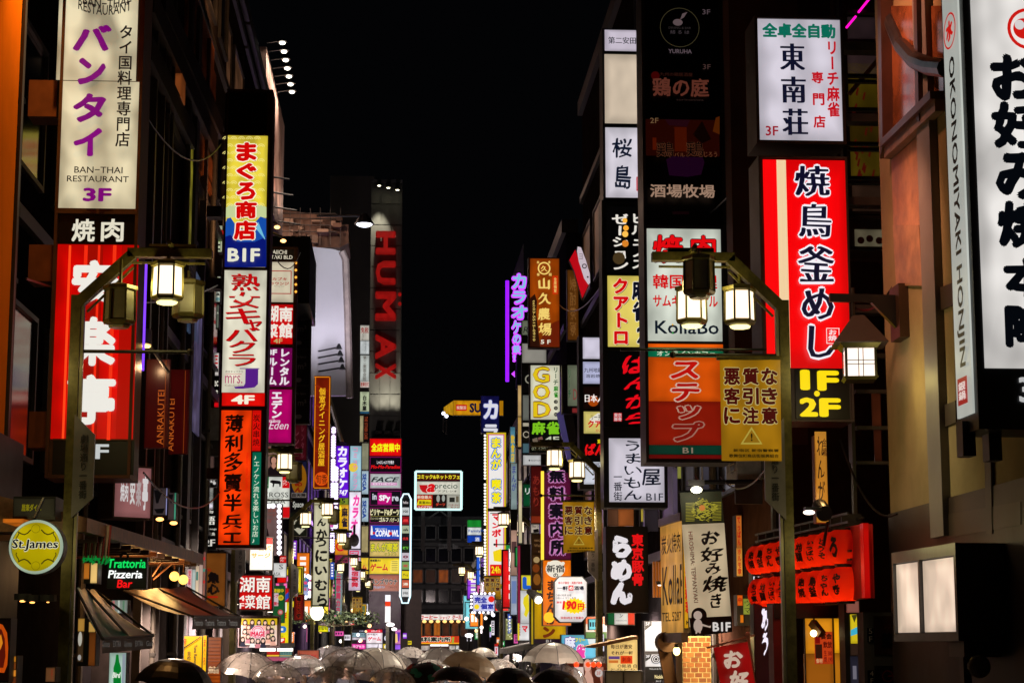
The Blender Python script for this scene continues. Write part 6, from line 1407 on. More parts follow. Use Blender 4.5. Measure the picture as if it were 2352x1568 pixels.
# shop doorway under the lanterns: orange lit room
t=thing('restaurant_entrance','orange lit restaurant doorway with a red poster under the paper lanterns','shop entrance',(4.4,19.0,0))
P=front(19.0)
WARM=emi((204,112,12),.85,.25);
for rc,c,n_,lb in(((400,1140,470,1700),(96,34,8),'frame_panel',None),((540,1132,728,1368),(222,140,24),'wall_panel','upper bright panel'),((540,1370,728,1700),(150,84,16),'wall_panel',None),((732,1132,826,1366),(250,170,20),'wall_panel','brightest panel at the right'),((732,1370,828,1700),(190,116,20),'wall_panel',None)):
    u0,v0,u1,v1=P.rect(rc);_b=MB();P.box(_b,u0,u1,max(.1,v0),v1,-.05,0);_b.build(n_,emi(c,.85,.2),t,label=lb)
_b=MB()
for x in(536,730,832):u0,v0,u1,v1=P.rect((x-3,1125,x+3,1700));P.box(_b,u0,u1,0.05,v1,0,.05)
u0,v0,u1,v1=P.rect((320,1030,900,1130));P.box(_b,u0,u1,v0,v1,-.3,.1);_b.build('frame',pbr((.02,.012,.01),.5),t)
u0,v0,u1,v1=P.rect((320,1040,400,1700));_b=MB();P.box(_b,u0,u1,0.02,v1,-.2,.06);_b.build('red_post',pbr((.20,.01,.01),.45),t)
f_=face(P,t,(602,1220,722,1438),(190,60,20),.9,.1,[('r',(604,1222,636,1300),(120,10,8)),('h','宴会',(640,1230,715,1272),(60,16,6),dict(b=.05)),('r',(604,1305,650,1400),(50,20,10)),('h','飲放',(655,1285,715,1330),(90,16,6),dict(b=.04)),('h','生 380\n焼 190',(660,1345,716,1425),(110,10,10),dict(b=.02)),('h','食材',(606,1400,650,1432),(210,170,120),dict(b=.02))],n=.02,name='poster',label='red and orange menu poster')
u0,v0=P.uv(588,1200);_b=MB();_b.bar((u0-.02,18.9,v0+.06),(u0+.05,18.8,v0-.06),.07,.07);_b.tube([(u0,18.9,v0+.05),(u0,18.95,v0+.2)],.01,6);_b.build('track_lamp',pbr((.12,.06,.02),.5),t)
MB().ball(at(597,1232,18.78),.035,8,6).build('lamp_lens',emi((255,230,160),5),t)
sign('narrow column of bright yellow and blue pictures right of the orange doorway',front(17.9),(812,1008,908,1700),[((820,1015,902,1092),(150,90,76),.8,[]),((846,1104,904,1300),(226,200,30),1.,[('p',[(846,1210),(904,1180),(904,1230),(846,1250)],(60,170,200)),('p',[(850,1110),(890,1104),(870,1160)],(60,60,20))]),((846,1302,904,1380),(60,40,30),.7,[]),((848,1386,904,1700),(44,42,56),.7,[('r',(860,1450,885,1540),(120,116,130))])],rim=0)
# 5F / 4F dark directory board
P=front(17.4)
sign('unlit brown directory board with faint 5F and 4F plates, lower right',P,(940,1090,1350,1720),[((1005,1115,1340,1375),(34,17,10),0,[('h','レストラン',(1075,1172,1200,1200),(70,30,16)),('h','蘇州',(1050,1225,1200,1325),(12,8,8),dict(b=.05))]),((960,1195,1000,1290),(14,14,16),0,[('v','5F',(968,1198,992,1288),(120,112,110))]),((962,1480,1004,1570),(14,14,16),0,[('v','4F',(976,1484,1000,1568),(120,112,110))]),((1010,1450,1300,1600),(16,10,10),0,[('ring',1095,1520,40,9,(60,14,12)),('r',(1095,1512,1130,1524),(60,14,12))])],rim=0,frame=pbr((.02,.016,.015),.5))
# orange lit tall sign above the lanterns
P=front(17.6)
t=sign('narrow warm lit timber sign with thin brush kana above the lantern rows',P,(608,30-130,692,490),[],rim=0,depth=.12,frame=pbr((.3,.12,.03),.5))
f_=face(P,t,(612,-125,688,485),(212,140,44),.9,.35,[('v','れんが',(620,-95,672,340),(40,14,6),dict(b=.01,w=.04)),('v','金橋',(655,-80,682,40),(60,20,8),dict(b=.01))])
p=at(662,408,17.35);t=thing('spot_lamp','round black spotlight aimed up the narrow warm timber sign','lamp',p)
_b=MB();_b.tube([(p[0],17.3,p[2]-.03),(p[0],17.5,p[2]+.05)],.075,14);_b.build('housing',BLACKM,t);MB().tube([(p[0]+.05,17.4,p[2]-.1),(p[0]+.05,17.6,p[2]-.3)],.015,6).build('arm',BLACKM,t)
point((p[0],17.4,p[2]+.16),1.6,(1,.6,.2),.03)
p=at(566,418,17.2);t=thing('ceiling_lamp','small round white lamp left of the black spotlight','lamp',p)
MB().ball(p,.055,12,6,sz=.4).build('lens',emi((255,236,215),3.),t);MB().box(p[0]-.03,p[0]+.12,17.2,17.3,p[2]+.02,p[2]+.05).build('arm',BLACKM,t)
# the roofed wall lantern on its bracket
fr('U');Yw=16.5
p=at(256,900,Yw)
t=thing('roofed_lantern','square lantern with a dark hipped roof and white paper panes hanging from a wall bracket','wall lantern',at(256,1040,Yw))
k=Yw/FPX/1.6508*.57422
hw=98*k;zc=p[2];hh=95*k;ca,sa=cos(radians(-8)),sin(radians(-8))
def rp(x,y,z):return(p[0]+x*ca-y*sa,Yw+.16+x*sa+y*ca,z)
def ring4(w,z):return[rp(-w,-w,z),rp(w,-w,z),rp(w,w,z),rp(-w,w,z)]
_b=MB();_b.hexa(ring4(hw*1.02,zc-hh*1.25),ring4(hw*1.2,zc-hh*1.02));_b.hexa(ring4(hw*1.15,zc+hh*1.02),ring4(hw*1.4,zc+hh*1.35));_b.build('frame',pbr((.05,.045,.02),.35,.4),t)
MB().hexa(ring4(hw*1.85,zc+hh*1.35),ring4(hw*.38,zc+hh*3.5)).build('roof',pbr((.018,.01,.008),.5),t)
_b=MB();
for sx_,sy_ in((-1,-1),(1,-1),(1,1),(-1,1)):a=rp(sx_*hw,sy_*hw,zc-hh*1.05);b_=rp(sx_*hw,sy_*hw,zc+hh*1.05);_b.bar(a,b_,.02,.02)
for s_ in(-1,1):
    _b.bar(rp(-hw,-hw-.004,zc+s_*.0+s_*hh*.14),rp(hw,-hw-.004,zc+s_*hh*.14),.006,.006)
    _b.bar(rp(s_*hw*.16,-hw-.004,zc-hh),rp(s_*hw*.16,-hw-.004,zc+hh),.006,.006)
_b.build('glazing_bar',pbr((.02,.02,.015),.4),t)
for a,b in(((-.97,-1),(.97,-1)),((-1,.97),(-1,-.97)),((1,-.97),(1,.97)),((.97,1),(-.97,1))):
    q=[rp(a[0]*hw,a[1]*hw,zc-hh),rp(b[0]*hw,b[1]*hw,zc-hh),rp(b[0]*hw,b[1]*hw,zc+hh),rp(a[0]*hw,a[1]*hw,zc+hh)]
    MB().add(q,[(0,1,2,3)]).build('pane',emi((238,218,206),1.6),t)
PLw=Plane(rp(-hw-.006,hw,0),(sin(radians(8))*1.0*0+(rp(-hw,-hw,0)[0]-rp(-hw,hw,0)[0]),rp(-hw,-hw,0)[1]-rp(-hw,hw,0)[1]))
_b=MB();cu_,cv_,rr_=hw,zc,hw*.62
A1=[(cu_+rr_*cos(i*pi/14),cv_+rr_*1.1*sin(i*pi/14))for i in range(28)];A2=[(cu_+rr_*.85*cos(i*pi/14),cv_+rr_*.95*sin(i*pi/14))for i in range(28)]
_b.add([PLw.pt(*q,.006)for q in A1]+[PLw.pt(*q,.006)for q in A2],[(i,(i+1)%28,28+(i+1)%28,28+i)for i in range(28)]);letter(_b,PLw,'水',(cu_-rr_*.5,cv_-rr_*.5,cu_+rr_*.5,cv_+rr_*.5),b=.06,n=.006,measured=True);_b.build('emblem',emi((214,60,10),.9,light=False),t)
z_a=at(260,468,Yw)[2];xr_=at(490,468,Yw)[0]
_b=MB();_b.bar((at(55,455,Yw)[0],Yw+.16,z_a+.01),(xr_+.05,Yw+.16,z_a),.05,.075);_b.tube([(p[0]-.05,Yw+.16,z_a+.1),(p[0]-.05,Yw+.16,zc+hh*3.4)],.022,8)
_b.hexa([(xr_-.22,Yw+.13,z_a-.03),(xr_,Yw+.13,z_a-.26),(xr_,Yw+.19,z_a-.26),(xr_-.22,Yw+.19,z_a-.03)],[(xr_-.24,Yw+.13,z_a-.01),(xr_,Yw+.13,z_a),(xr_,Yw+.19,z_a),(xr_-.24,Yw+.19,z_a-.01)]);_b.build('bracket',BLACKM,t)
a=at(488,380,Yw);b_=at(590,735,Yw);MB().box(a[0],b_[0]+.05,Yw+.02,Yw+.34,b_[2],a[2]).build('mounting_box',pbr((.035,.016,.008),.5),t)
point((p[0]+.1,Yw-.25,zc-hh*1.6),3.5,(1,.80,.25),.08)
spot((XR-.5,Yw+.1,zc+.1),(XR,Yw+.3,zc-.6),30,(1,.80,.22),130,.9)
spot((XR-1.1,Yw-.9,zc-.2),(XR,Yw-.6,zc-1.2),26,(1,.82,.45),110,.9)
spot((XR-1.2,15.6,6.4),(XR,16.3,5.4),100,(1,.42,.22),90,.9)  # this and the next: added orange beams warming the glass panes, no fixture
spot((XR-1.3,15.8,8.2),(XR,16.2,7.4),150,(1,.36,.18),100,.9)
# blank light box
fr('V');xs=at(912,900,13.9)[0]
t=thing('light_box','blank cream light box of two panes in a grey metal case on the right wall','light box',at(700,1285,14.8))
A_,B_=at(472,980,15.6),at(905,930,14.0)
P=Plane((A_[0],A_[1],0),(B_[0]-A_[0],B_[1]-A_[1]))
u0=0;u1=math.hypot(B_[0]-A_[0],B_[1]-A_[1]);vt=P.uv(690,655)[1];vb=P.uv(700,1285)[1]
_b=MB();P.box(_b,u0,u1,vb,vt,-.75,-.01)
P.box(_b,u0,u1,vt-.09,vt,-.01,.02);P.box(_b,u0,u1,vb,vb+.06,-.01,.02);P.box(_b,u0,u0+.03,vb+.06,vt-.09,-.01,.02);P.box(_b,u1-.05,u1,vb+.06,vt-.09,-.01,.02);P.box(_b,u1*.43,u1*.43+.035,vb+.06,vt-.09,-.01,.02)
_b.build('housing',pbr((.14,.14,.14),.4,.5,var=.35),t)
for a,b in((.035,.425),(.47,.93)):
    _b=MB();P.box(_b,u0+u1*a,u1*b+.0,vb+.07,vt-.10,-.02,.0);_b.build('pane',emi((234,208,184),1.12,.3),t)
# dark objects lower right corner: porthole lamp & shelf
t=thing('canopy','dark canopy edge over the entrance in the lower right corner','canopy',(4.6,13,2.0))
a=at(930,1135,14.2);b_=at(1340,1130,12.5);MB().hexa([(a[0],14.2,a[2]-.28),(a[0]+1.6,14.2,a[2]-.28),(a[0]+1.6,14.6,a[2]-.28),(a[0],14.6,a[2]-.28)],[(a[0],14.2,a[2]),(a[0]+1.6,14.2,a[2]+.03),(a[0]+1.6,14.6,a[2]+.03),(a[0],14.6,a[2])]).build('fascia',pbr((.09,.055,.05),.5),t)
_b=MB();_b.box(a[0]+.02,a[0]+.08,14.3,14.4,0,a[2]-.28);_b.box(a[0]+.5,a[0]+.56,14.3,14.4,0,a[2]-.28);_b.build('post',pbr((.06,.045,.04),.5),t)
p=at(1040,1455,13.9);t=thing('porthole_lamp','dim round glass lamp in the lower right corner','lamp',p);MB().ball(p,.085,16,10,sy=.5).build('glass',pbr((.25,.24,.22),.12,.3),t);MB().box(p[0]-.03,p[0]+.03,p[1],p[1]+.2,p[2]-.02,p[2]+.02).build('arm',DARK,t)

# ================================================================ lower left
fr('C')
P=front(15.0)
t=thing('round_sign','round yellow beer sign with black gothic letters in a white lit rim','sign',at(250,815,15.))
_b=MB();P.poly(_b,circ(P,250,630,190,48),0,-.16);_b.build('housing',pbr((.10,.12,.10),.4),t)
_b=MB();A1=circ(P,250,630,187,48);A2=circ(P,250,630,168,48);_b.add([P.pt(*q,.01)for q in A1]+[P.pt(*q,.03)for q in A2],[(i,(i+1)%48,48+(i+1)%48,48+i)for i in range(48)]);_b.build('lit_rim',emi((176,196,170),.95,.1),t)
_b=MB();P.poly(_b,circ(P,250,630,169,48),.006);f_=_b.build('face_panel',emi((192,172,4),.95,.3),t)
items(P,f_,[('h','St.James',(86,576,402,662),(24,22,18),dict(b=.03,w=.012,pen='h',sh=.08,o=((222,222,190),.03))),('ring',250,505,30,3,(110,100,10)),('ring',250,760,30,3,(110,100,10))],.006,.95)
SCR=pbr((.12,.10,.01),.5)
for sy_ in(-1,1):
    for sx_ in(-1,1):
        pts=[(250+sx_*(36+22*j),630+sy_*(118-22*math.sin(j*.9)-j*6))for j in range(5)];MB().tube([P.pt(*P.uv(*q),.012)for q in pts],.0045,4).build('scroll_print',SCR,f_)
        pts=[(250+sx_*(128-10*math.cos(j)),630+sy_*(95-14*j))for j in range(5)];MB().tube([P.pt(*P.uv(*q),.012)for q in pts],.0035,4).build('scroll_print',SCR,f_)

_b=MB();_b.tube([at(235,440,15.1),at(300,300,15.3)],.015,6);_b.build('hanger',BLACKM,t)
P=front(18.6)
t=thing('neon_sign','black box with green, white and red neon words for an Italian bar','neon sign',at(870,915,18.6))
u0,v0,u1,v1=P.rect((738,700,1010,916));_b=MB();P.box(_b,u0,u1,v0,v1,-.12,0);_b.build('housing',pbr((.008,.009,.009),.4),t)
for tx,rc,c in(('Trattoria',(742,712,1004,776),(10,196,84)),('Pizzeria',(746,790,980,846),(236,240,236)),('Bar',(806,855,912,912),(216,6,16))):
    _b=MB();letter(_b,P,tx,rc,b=.018,w=.012,sh=.14,n=.015,thick=.01);_b.build('neon_word',emi(c,1.35),t)
_b=MB();_b.tube([P.pt(*P.uv(825+25*(1-cos(a)),702-30*sin(a)),-.05)for a in[i*pi/8 for i in range(9)]],.012,6);_b.build('handle',BLACKM,t)
# awnings: sloping sheets with valances
def awning(label,A,B,C_,D_,mat,val,vh,words=None,group=None,Yn=None):
    """A,B far/near points at the wall, C_,D_ the outer edge"""
    t=thing('awning',label,'awning',tuple((A[i]+D_[i])/2 for i in range(3)))
    n=7;
    def L(p,q,s):return tuple(p[i]+(q[i]-p[i])*s for i in range(3))
    _b=MB();v=[]
    for j in range(n+1):
        for i in range(5):
            a=L(L(A,B,j/n),L(D_,C_,j/n),i/4);v.append((a[0],a[1],a[2]-.06*sin(pi*i/4)+.012*sin(j*2.2)))
    _b.add(v,[(j*5+i,j*5+i+1,(j+1)*5+i+1,(j+1)*5+i)for j in range(n)for i in range(4)]);_b.build('canopy_cloth',mat,t,smooth=True)
    _b=MB();_b.add([D_,C_,(C_[0],C_[1],C_[2]-vh),(D_[0],D_[1],D_[2]-vh)],[(0,1,2,3)]);w_=_b.build('valance',val,t)
    _b=MB()
    for s in(0,.5,1):_b.tube([L(A,B,s),L(D_,C_,s)],.014,6)
    _b.tube([D_,C_],.018,6);_b.build('frame',STEEL,t)
    return t,w_
GA=pbr((.010,.17,.12),.40,var=.4,scale=5,bump=.3);RA=pbr((.12,.03,.01),.35,var=.5,scale=6,bump=.3)
a0,a1=at(520,915,16.0),at(640,930,19.0);c0,c1=at(710,1262,16.6),at(1050,1235,19.4)
t,w_=awning('sloping green awning with a dark lettered valance, lower left',at(522,912,17.6),at(650,925,19.6),at(1052,1238,19.6),at(706,1262,17.6),GA,DARK,.13)
P=front(17.9)
for k,tx in enumerate(('Guinness','EXTRA','Guinness','EXTRA','Guin')):
    x=706+k*75;_b=MB();Pk=front(17.6+k*.38);letter(_b,Pk,tx,(x+6,1274,x+58,1320-k*2),b=.02,n=.06);_b.build('lettering',emi((92,88,84),.55,light=False),t)
t,w_=awning('sloping red and copper awning reflecting lights, with lettered dark valance',at(850,930,22.0),at(1285,905,26.),at(1655,1112,26.),at(1325,1108,22.),RA,DARK,.145)
for k in range(4):
    x=1335+k*80;_b=MB();Pk=front(22.0+k*.95);letter(_b,Pk,'Trattoria',(x,1130,x+62,1172),b=.01,n=.03,sh=.1);_b.build('lettering',emi((120,116,110),.7,light=False),t)
# eaves above with lamps
t=thing('eave','long dark eave with a copper lit underside running above the awnings','eave',(-3.2,22,3.2))
A_=at(600,430,16.5);B_=at(1400,680,27.)
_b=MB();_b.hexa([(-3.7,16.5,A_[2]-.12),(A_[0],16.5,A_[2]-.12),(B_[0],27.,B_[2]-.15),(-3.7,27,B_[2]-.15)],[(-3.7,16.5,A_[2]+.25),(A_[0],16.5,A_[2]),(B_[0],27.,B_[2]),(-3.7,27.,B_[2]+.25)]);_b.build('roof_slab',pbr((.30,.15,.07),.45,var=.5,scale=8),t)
for k in range(14):
    s=k/14;a=tuple(A_[i]+(B_[i]-A_[i])*s for i in range(3));MB().bar((-3.7,a[1],a[2]-.18),(a[0]-.02,a[1],a[2]-.16),.05,.05).build('rafter',pbr((.10,.03,.01),.5),t)
for x,y,Y in((1195,466,25.),(1100,440,24.)):
    p=at(x,y,Y);MB().ball(p,.05,8,6,sz=.5).build('downlight',emi((255,170,90),4),t)
point((-3.0,21.5,3.0),6,(1,.45,.12),.1);point((-3.1,24.5,3.0),14,(1,.5,.15),.1);point((-2.75,22.0,3.1),2.5,(1,.6,.4),.1)
for i_,(x,y)in enumerate(((1200,832),(1262,855))):
    Y=24.6;p=at(x,y,Y);t=thing('globe_wall_lamp',('left' if i_==0 else 'right')+' glowing amber globe of the pair on the restaurant wall','wall lamp',p,'pair of amber globe lamps')
    MB().ball(p,.062,16,10).build('globe',emi((255,190,90),2.4),t)
    _b=MB();_b.tube([(p[0]-.28-.1*i_,Y,p[2]),(p[0]-.15,Y,p[2]+.2),(p[0],Y,p[2]+.2),(p[0],Y,p[2]+.09)],.012,6);_b.build('arm',pbr((.1,.04,.02),.4,.5),t)
    point((p[0],Y-.25,p[2]),3,(1,.6,.2),.1)
# green lit pizza flags / rods
t=thing('hanging_rods','bundle of pale and red rods hanging above green lit flowers','decoration',at(660,600,17.6))
rnd=random.Random(4)
for k in range(14):
    x=575+k*13;a=at(x+18,480+rnd.uniform(-10,10),17.6);b_=at(x+rnd.uniform(-6,4),705,17.5);MB().tube([a,b_],.011,5,r1=.006).build('rod',pbr([(.5,.42,.30),(.35,.05,.04),(.2,.15,.1)][k%3],.5),t)
_b=MB()
for k in range(40):
    q=at(560+rnd.uniform(0,180),735+rnd.uniform(-22,22),17.5);_b.add([(q[0],q[1],q[2]),(q[0]+.03,q[1],q[2]+.02),(q[0]+.01,q[1]+.01,q[2]+.04)],[(0,1,2)])
_b.build('foliage',emi((6,130,50),.8,light=False),t,kind='stuff')
# tilted pinkish barbecue board
P=turned(900,260,20.5,38)
sign('tilted pinkish lit board with ghostly white characters above the eave',P,(772,70,1046,440),[((782,80,1036,430),(150,96,96),.8,[('h','焼肉',(826,190,880,320),(226,222,222),dict(b=.03)),('h','安',(890,160,925,340),(220,216,214),dict(b=.04)),('h','楽',(930,170,965,355),(186,170,170),dict(b=.04)),('h','亭',(970,140,1010,380),(226,222,222),dict(b=.04))])],depth=.3,rim=.02,frame=pbr((.14,.12,.12),.4))
# dim hanging poster boards right of it
P=front(23.0)
sign('grey hanging board with dark bird shapes, first right of the pinkish board',P,(1052,222,1150,415),[((1056,226,1142,410),(74,62,62),.7,[('p',[(1060,240),(1120,240),(1090,330),(1075,330)],INK),('p',[(1060,370),(1135,365),(1120,400),(1080,400)],INK)]),((1143,226,1149,410),(140,140,190),.9,[])],rim=0)
sign('green edged grey board with bird shapes, second right of the pinkish board',P,(1156,255,1212,445),[((1158,258,1198,442),(74,60,60),.7,[('p',[(1160,270),(1195,268),(1178,340)],INK)]),((1200,258,1210,442),(70,150,120),.9,[])],rim=0)
# ANRAKUTEI red banners
fr('B')
for i_,(x0,y0,x1,y1)in enumerate(((1000,905,1166,1520),(1168,975,1300,1560))):
    P=front(19.6+i_*2.2)
    t=sign(('nearer' if i_==0 else 'farther')+' dark red banner with thin golden sideways letters behind the lamp post',P,(x0,y0,x1,y1),[],rim=0,depth=.06,cat='banner',name='hanging_banner',frame=pbr((.22,.01,.008),.6),group='dark red golden lettered banners')
    f_=face(P,t,(x0+3,y0+4,x1-3,y1-3),(74,8,6),.55,.2)
    items(P,f_,[('h','ANRAKUTEI',(1085 if i_==0 else 1160,1120 if i_==0 else 1180,1130 if i_==0 else 1200,1495 if i_==0 else 1540),(190,92,30),dict(rot=90)),('r',(x1-30,y0+10,x1-27,y1-5),(150,70,20))],.004,.8)
fr('B');p=at(1015,790,19.2);t=thing('spot_lamp','small grey spotlight throwing red light down the dark red banner','lamp',p)
_b=MB();_b.tube([(p[0],19.2,p[2]+.12),(p[0]+.0,19.15,p[2]-.04)],.045,10,r1=.055);_b.build('housing',GREYM,t);MB().ball((p[0],19.14,p[2]-.05),.045,10,6,sz=.4).build('lens',emi((255,200,110),4),t)
_b=MB();_b.bar((p[0],19.25,p[2]),(p[0]+.2,19.4,p[2]-.28),.025,.025);_b.build('arm',GREYM,t)
point((p[0]+.08,19.42,p[2]-.22),2.5,(1,.6,.3),.03)
# shop window lights under the green awning, yellow Tuna board, st james spots
fr('C')
sign('yellow tuna restaurant board turned sideways under the red awning',front(27.5),(1262,1240,1392,1560),[((1266,1244,1388,1556),(226,170,6),1.,[('h','Tuna Ramen',(1335,1302,1356,1440),(16,20,40),dict(rot=-90,b=.02)),('v','金枪鱼',(1288,1346,1314,1440),(16,20,40),dict(b=.01)),('p',[(1266,1320),(1380,1246),(1384,1250),(1266,1330)],(40,26,4)),('h','マ',(1266,1262,1285,1300),(190,20,20),dict(b=.04))])],rim=0)
sign('thin bright yellow post sign right of the tuna board',front(27.4),(1394,1236,1420,1560),[((1396,1240,1418,1556),(230,180,10),1.,[('v','まぐろ',(1400,1262,1414,1440),(190,20,10),dict(b=.02))])],rim=0)
t=sign('orange glowing brick textured shop window right of the thin yellow post',front(28.5),(1420,1250,1520,1600),[],rim=0,cat='shop window',name='shop_window')
face(front(28.5),t,(1422,1252,1518,1598),(160,70,14),.9,.4,[('h','鮨',(1430,1450,1510,1500),(220,190,150),dict(b=.03))]+[('r',(1422,1270+k*24,1518,1275+k*24),(90,26,6))for k in range(13)])
sign('amber lit wall panel with black brush strokes behind the awning',front(29.5),(1415,670,1555,1040),[((1418,674,1550,1036),(120,66,20),.85,[('v','魚心',(1425,800,1515,960),(16,8,8),dict(b=.07,w=.04)),('h','朱',(1424,775,1455,800),(150,20,10),dict(b=.03)),('r',(1430,968,1500,980),(170,20,10))])],rim=0)
sign('bright stack of small white and pink plates on the pavement edge under the eave',front(27.8),(1286,780,1412,1000),[((1288,782,1320,960),(226,190,190),1.05,[('v','営業中',(1294,790,1314,950),(190,30,60),dict(b=.03))]),((1322,785,1344,975),(190,205,200),1.,[]),((1346,760,1368,985),(226,200,170),1.,[('r',(1350,800,1364,860),(60,120,110))]),((1370,720,1394,990),(190,160,150),1.,[]),((1398,665,1412,995),(140,90,80),.9,[('r',(1398,700+0,1412,720),(190,40,40)),('r',(1398,780,1412,800),(60,140,120)),('r',(1398,860,1412,880),(190,40,40))])],rim=0)
sign('green bottle poster lit white beneath the dark green awning',front(19.5),(748,1355,868,1600),[((752,1358,864,1598),(176,206,190),.95,[('p',[(800,1370),(816,1370),(822,1420),(834,1460),(834,1598),(780,1598),(782,1460),(794,1420)],(4,120,40)),('h','Bird',(774,1490,832,1530),(220,230,215),dict(b=.05,sh=.2)),('r',(842,1365,862,1590),(140,150,160))])],rim=0)
sign('window lit by colourful reflections between the two awnings',front(21.5),(766,994,878,1086),[((768,996,876,1084),(130,140,130),.8,[('r',(775,1000,790,1080),(190,110,110)),('r',(812,998,825,1084),(190,200,190)),('r',(845,1000,858,1080),(90,130,100))])],rim=0,cat='window',name='lit_window')
sign('pair of narrow amber lit windows behind the green awning valance',front(18.2),(532,1118,660,1450),[((538,1122,580,1210),(190,140,60),.9,[]),((612,1145,655,1215),(206,160,80),.9,[]),((536,1215,572,1420),(70,50,30),.7,[('c',552,1262,14,(200,195,180),dict(ry=50)),('c',548,1390,12,(180,175,170),dict(ry=20))]),((612,1218,655,1445),(110,56,16),.7,[])],rim=0,cat='window',name='lit_window')
sign('cream window pane lit beside the neon bar sign',front(18.3),(575,738,672,882),[((578,742,614,850),(190,110,30),.85,[]),((624,742,668,878),(226,184,110),1.,[])],rim=0,cat='window',name='lit_window')
t=sign('glowing orange flame shaped poster at the very left edge of the street',front(15.2),(-60,1120,66,1560),[],rim=0)
face(front(15.2),t,(-55,1130,62,1550),(22,8,4),.5,0,[('p',[(-20,1150),(20,1165),(50,1220),(58,1320),(52,1440),(30,1495),(-30,1490)],(200,76,12),dict(e=1.6)),('p',[(-20,1180),(15,1200),(35,1260),(40,1380),(25,1460),(-20,1460)],(90,20,8),dict(e=1.6)),('p',[(-10,1260),(10,1230),(22,1290),(5,1340)],(230,140,30),dict(e=1.6))])
sign('thin post of amber lights near the left edge',front(15.4),(78,1378,112,1600),[((82,1382,108,1420),(190,120,30),1.,[]),((82,1424,108,1470),(120,60,20),.9,[]),((82,1476,108,1520),(210,130,40),1.,[]),((82,1526,108,1596),(90,40,14),.9,[])],rim=0,cat='light',name='light_strip')
sign('small cream menu card with red strokes on the dark wall, far lower left',front(15.8),(312,1456,380,1560),[((316,1460,376,1556),(110,70,40),.7,[('v','品書き',(350,1470,366,1540),(150,40,20))])],rim=0)
for i_,(x,y,w)in enumerate(((155,1003,20),(222,1012,18),(330,1010,10))):
    p=at(x,y,16.0);t=thing('downlight',('left','middle','right')[i_]+' warm downlight of three in the dark bar front, lower left','downlight',p,'warm downlights in the dark bar front')
    MB().ball(p,w*16/FPX/1.72*.574,10,6,sz=.35).build('lens',emi((255,176,90),3),t);MB().lathe([(.07,.01),(.07,.06)],p,10).build('ring',DARK,t)
# yellow lit box at far left above the round sign
sign('greenish metal box with dim yellow characters above the round beer sign',front(16.2),(88,282,380,440),[((96,296,372,420),(44,40,26),.6,[('h','居楽ダイニ',(150,335,285,385),(150,140,10),dict(b=.03))])],rim=0,depth=.4)
t=thing('orange_soffit','orange lit soffit strip above the round beer sign','soffit lamp',at(80,440,16.0))
a=at(20,436,16.);b_=at(160,462,16.);MB().box(a[0],b_[0],16.,16.5,b_[2],a[2]).build('lit_strip',emi((196,100,20),1.1,.4),t)
# ================================================================ street lamps with lanterns and name plates
PANEL_ON=emi((252,226,190),1.9);PANE_DIM=pbr((.30,.28,.16),.3,var=.2);BASEG=emi((255,240,160),2.2)
def lantern(t,x,y,z,lit,top=5.4):
    """hexagonal lantern hanging at x, z: crown, frame, six panes, base. parts go below the lantern part"""
    w,h=.132,.135
    m=MB();m.lathe([(w*.4,h+.055),(w*1.12,h+.03),(w*1.12,h+.0),(w*.9,h-.015)],(x,y,z),6)
    for k in range(6):
        a=2*pi*k/6;m.bar((x+w*cos(a),y+w*sin(a),z-h),(x+w*.96*cos(a),y+w*.96*sin(a),z+h),.016,.016)
    m.lathe([(w*.9,-h+.02),(w*1.06,-h),(w*.98,-h-.025),(w*.7,-h-.035)],(x,y,z),6)
    m.tube([(x,y,z+h+.04),(x,y,max(top,z+h+.1))],.014,6)
    L=m.build('lantern',OLIVE,t)
    for k in range(6):
        a,b=2*pi*k/6,2*pi*(k+1)/6;r0,r1=w*.96,w*.92
        MB().add([(x+r0*cos(a),y+r0*sin(a),z-h),(x+r0*cos(b),y+r0*sin(b),z-h),(x+r1*cos(b),y+r1*sin(b),z+h-.01),(x+r1*cos(a),y+r1*sin(a),z+h-.01)],[(0,1,2,3)]).build('pane',PANEL_ON if lit else PANE_DIM,L)
    MB().lathe([(w*.62,-.02),(w*.7,0)],(x,y,z-h-.04),6).build('glass_base',BASEG if lit else PANE_DIM,L)
PLATE=pbr((.22,.20,.20),.35,.1,var=.2)
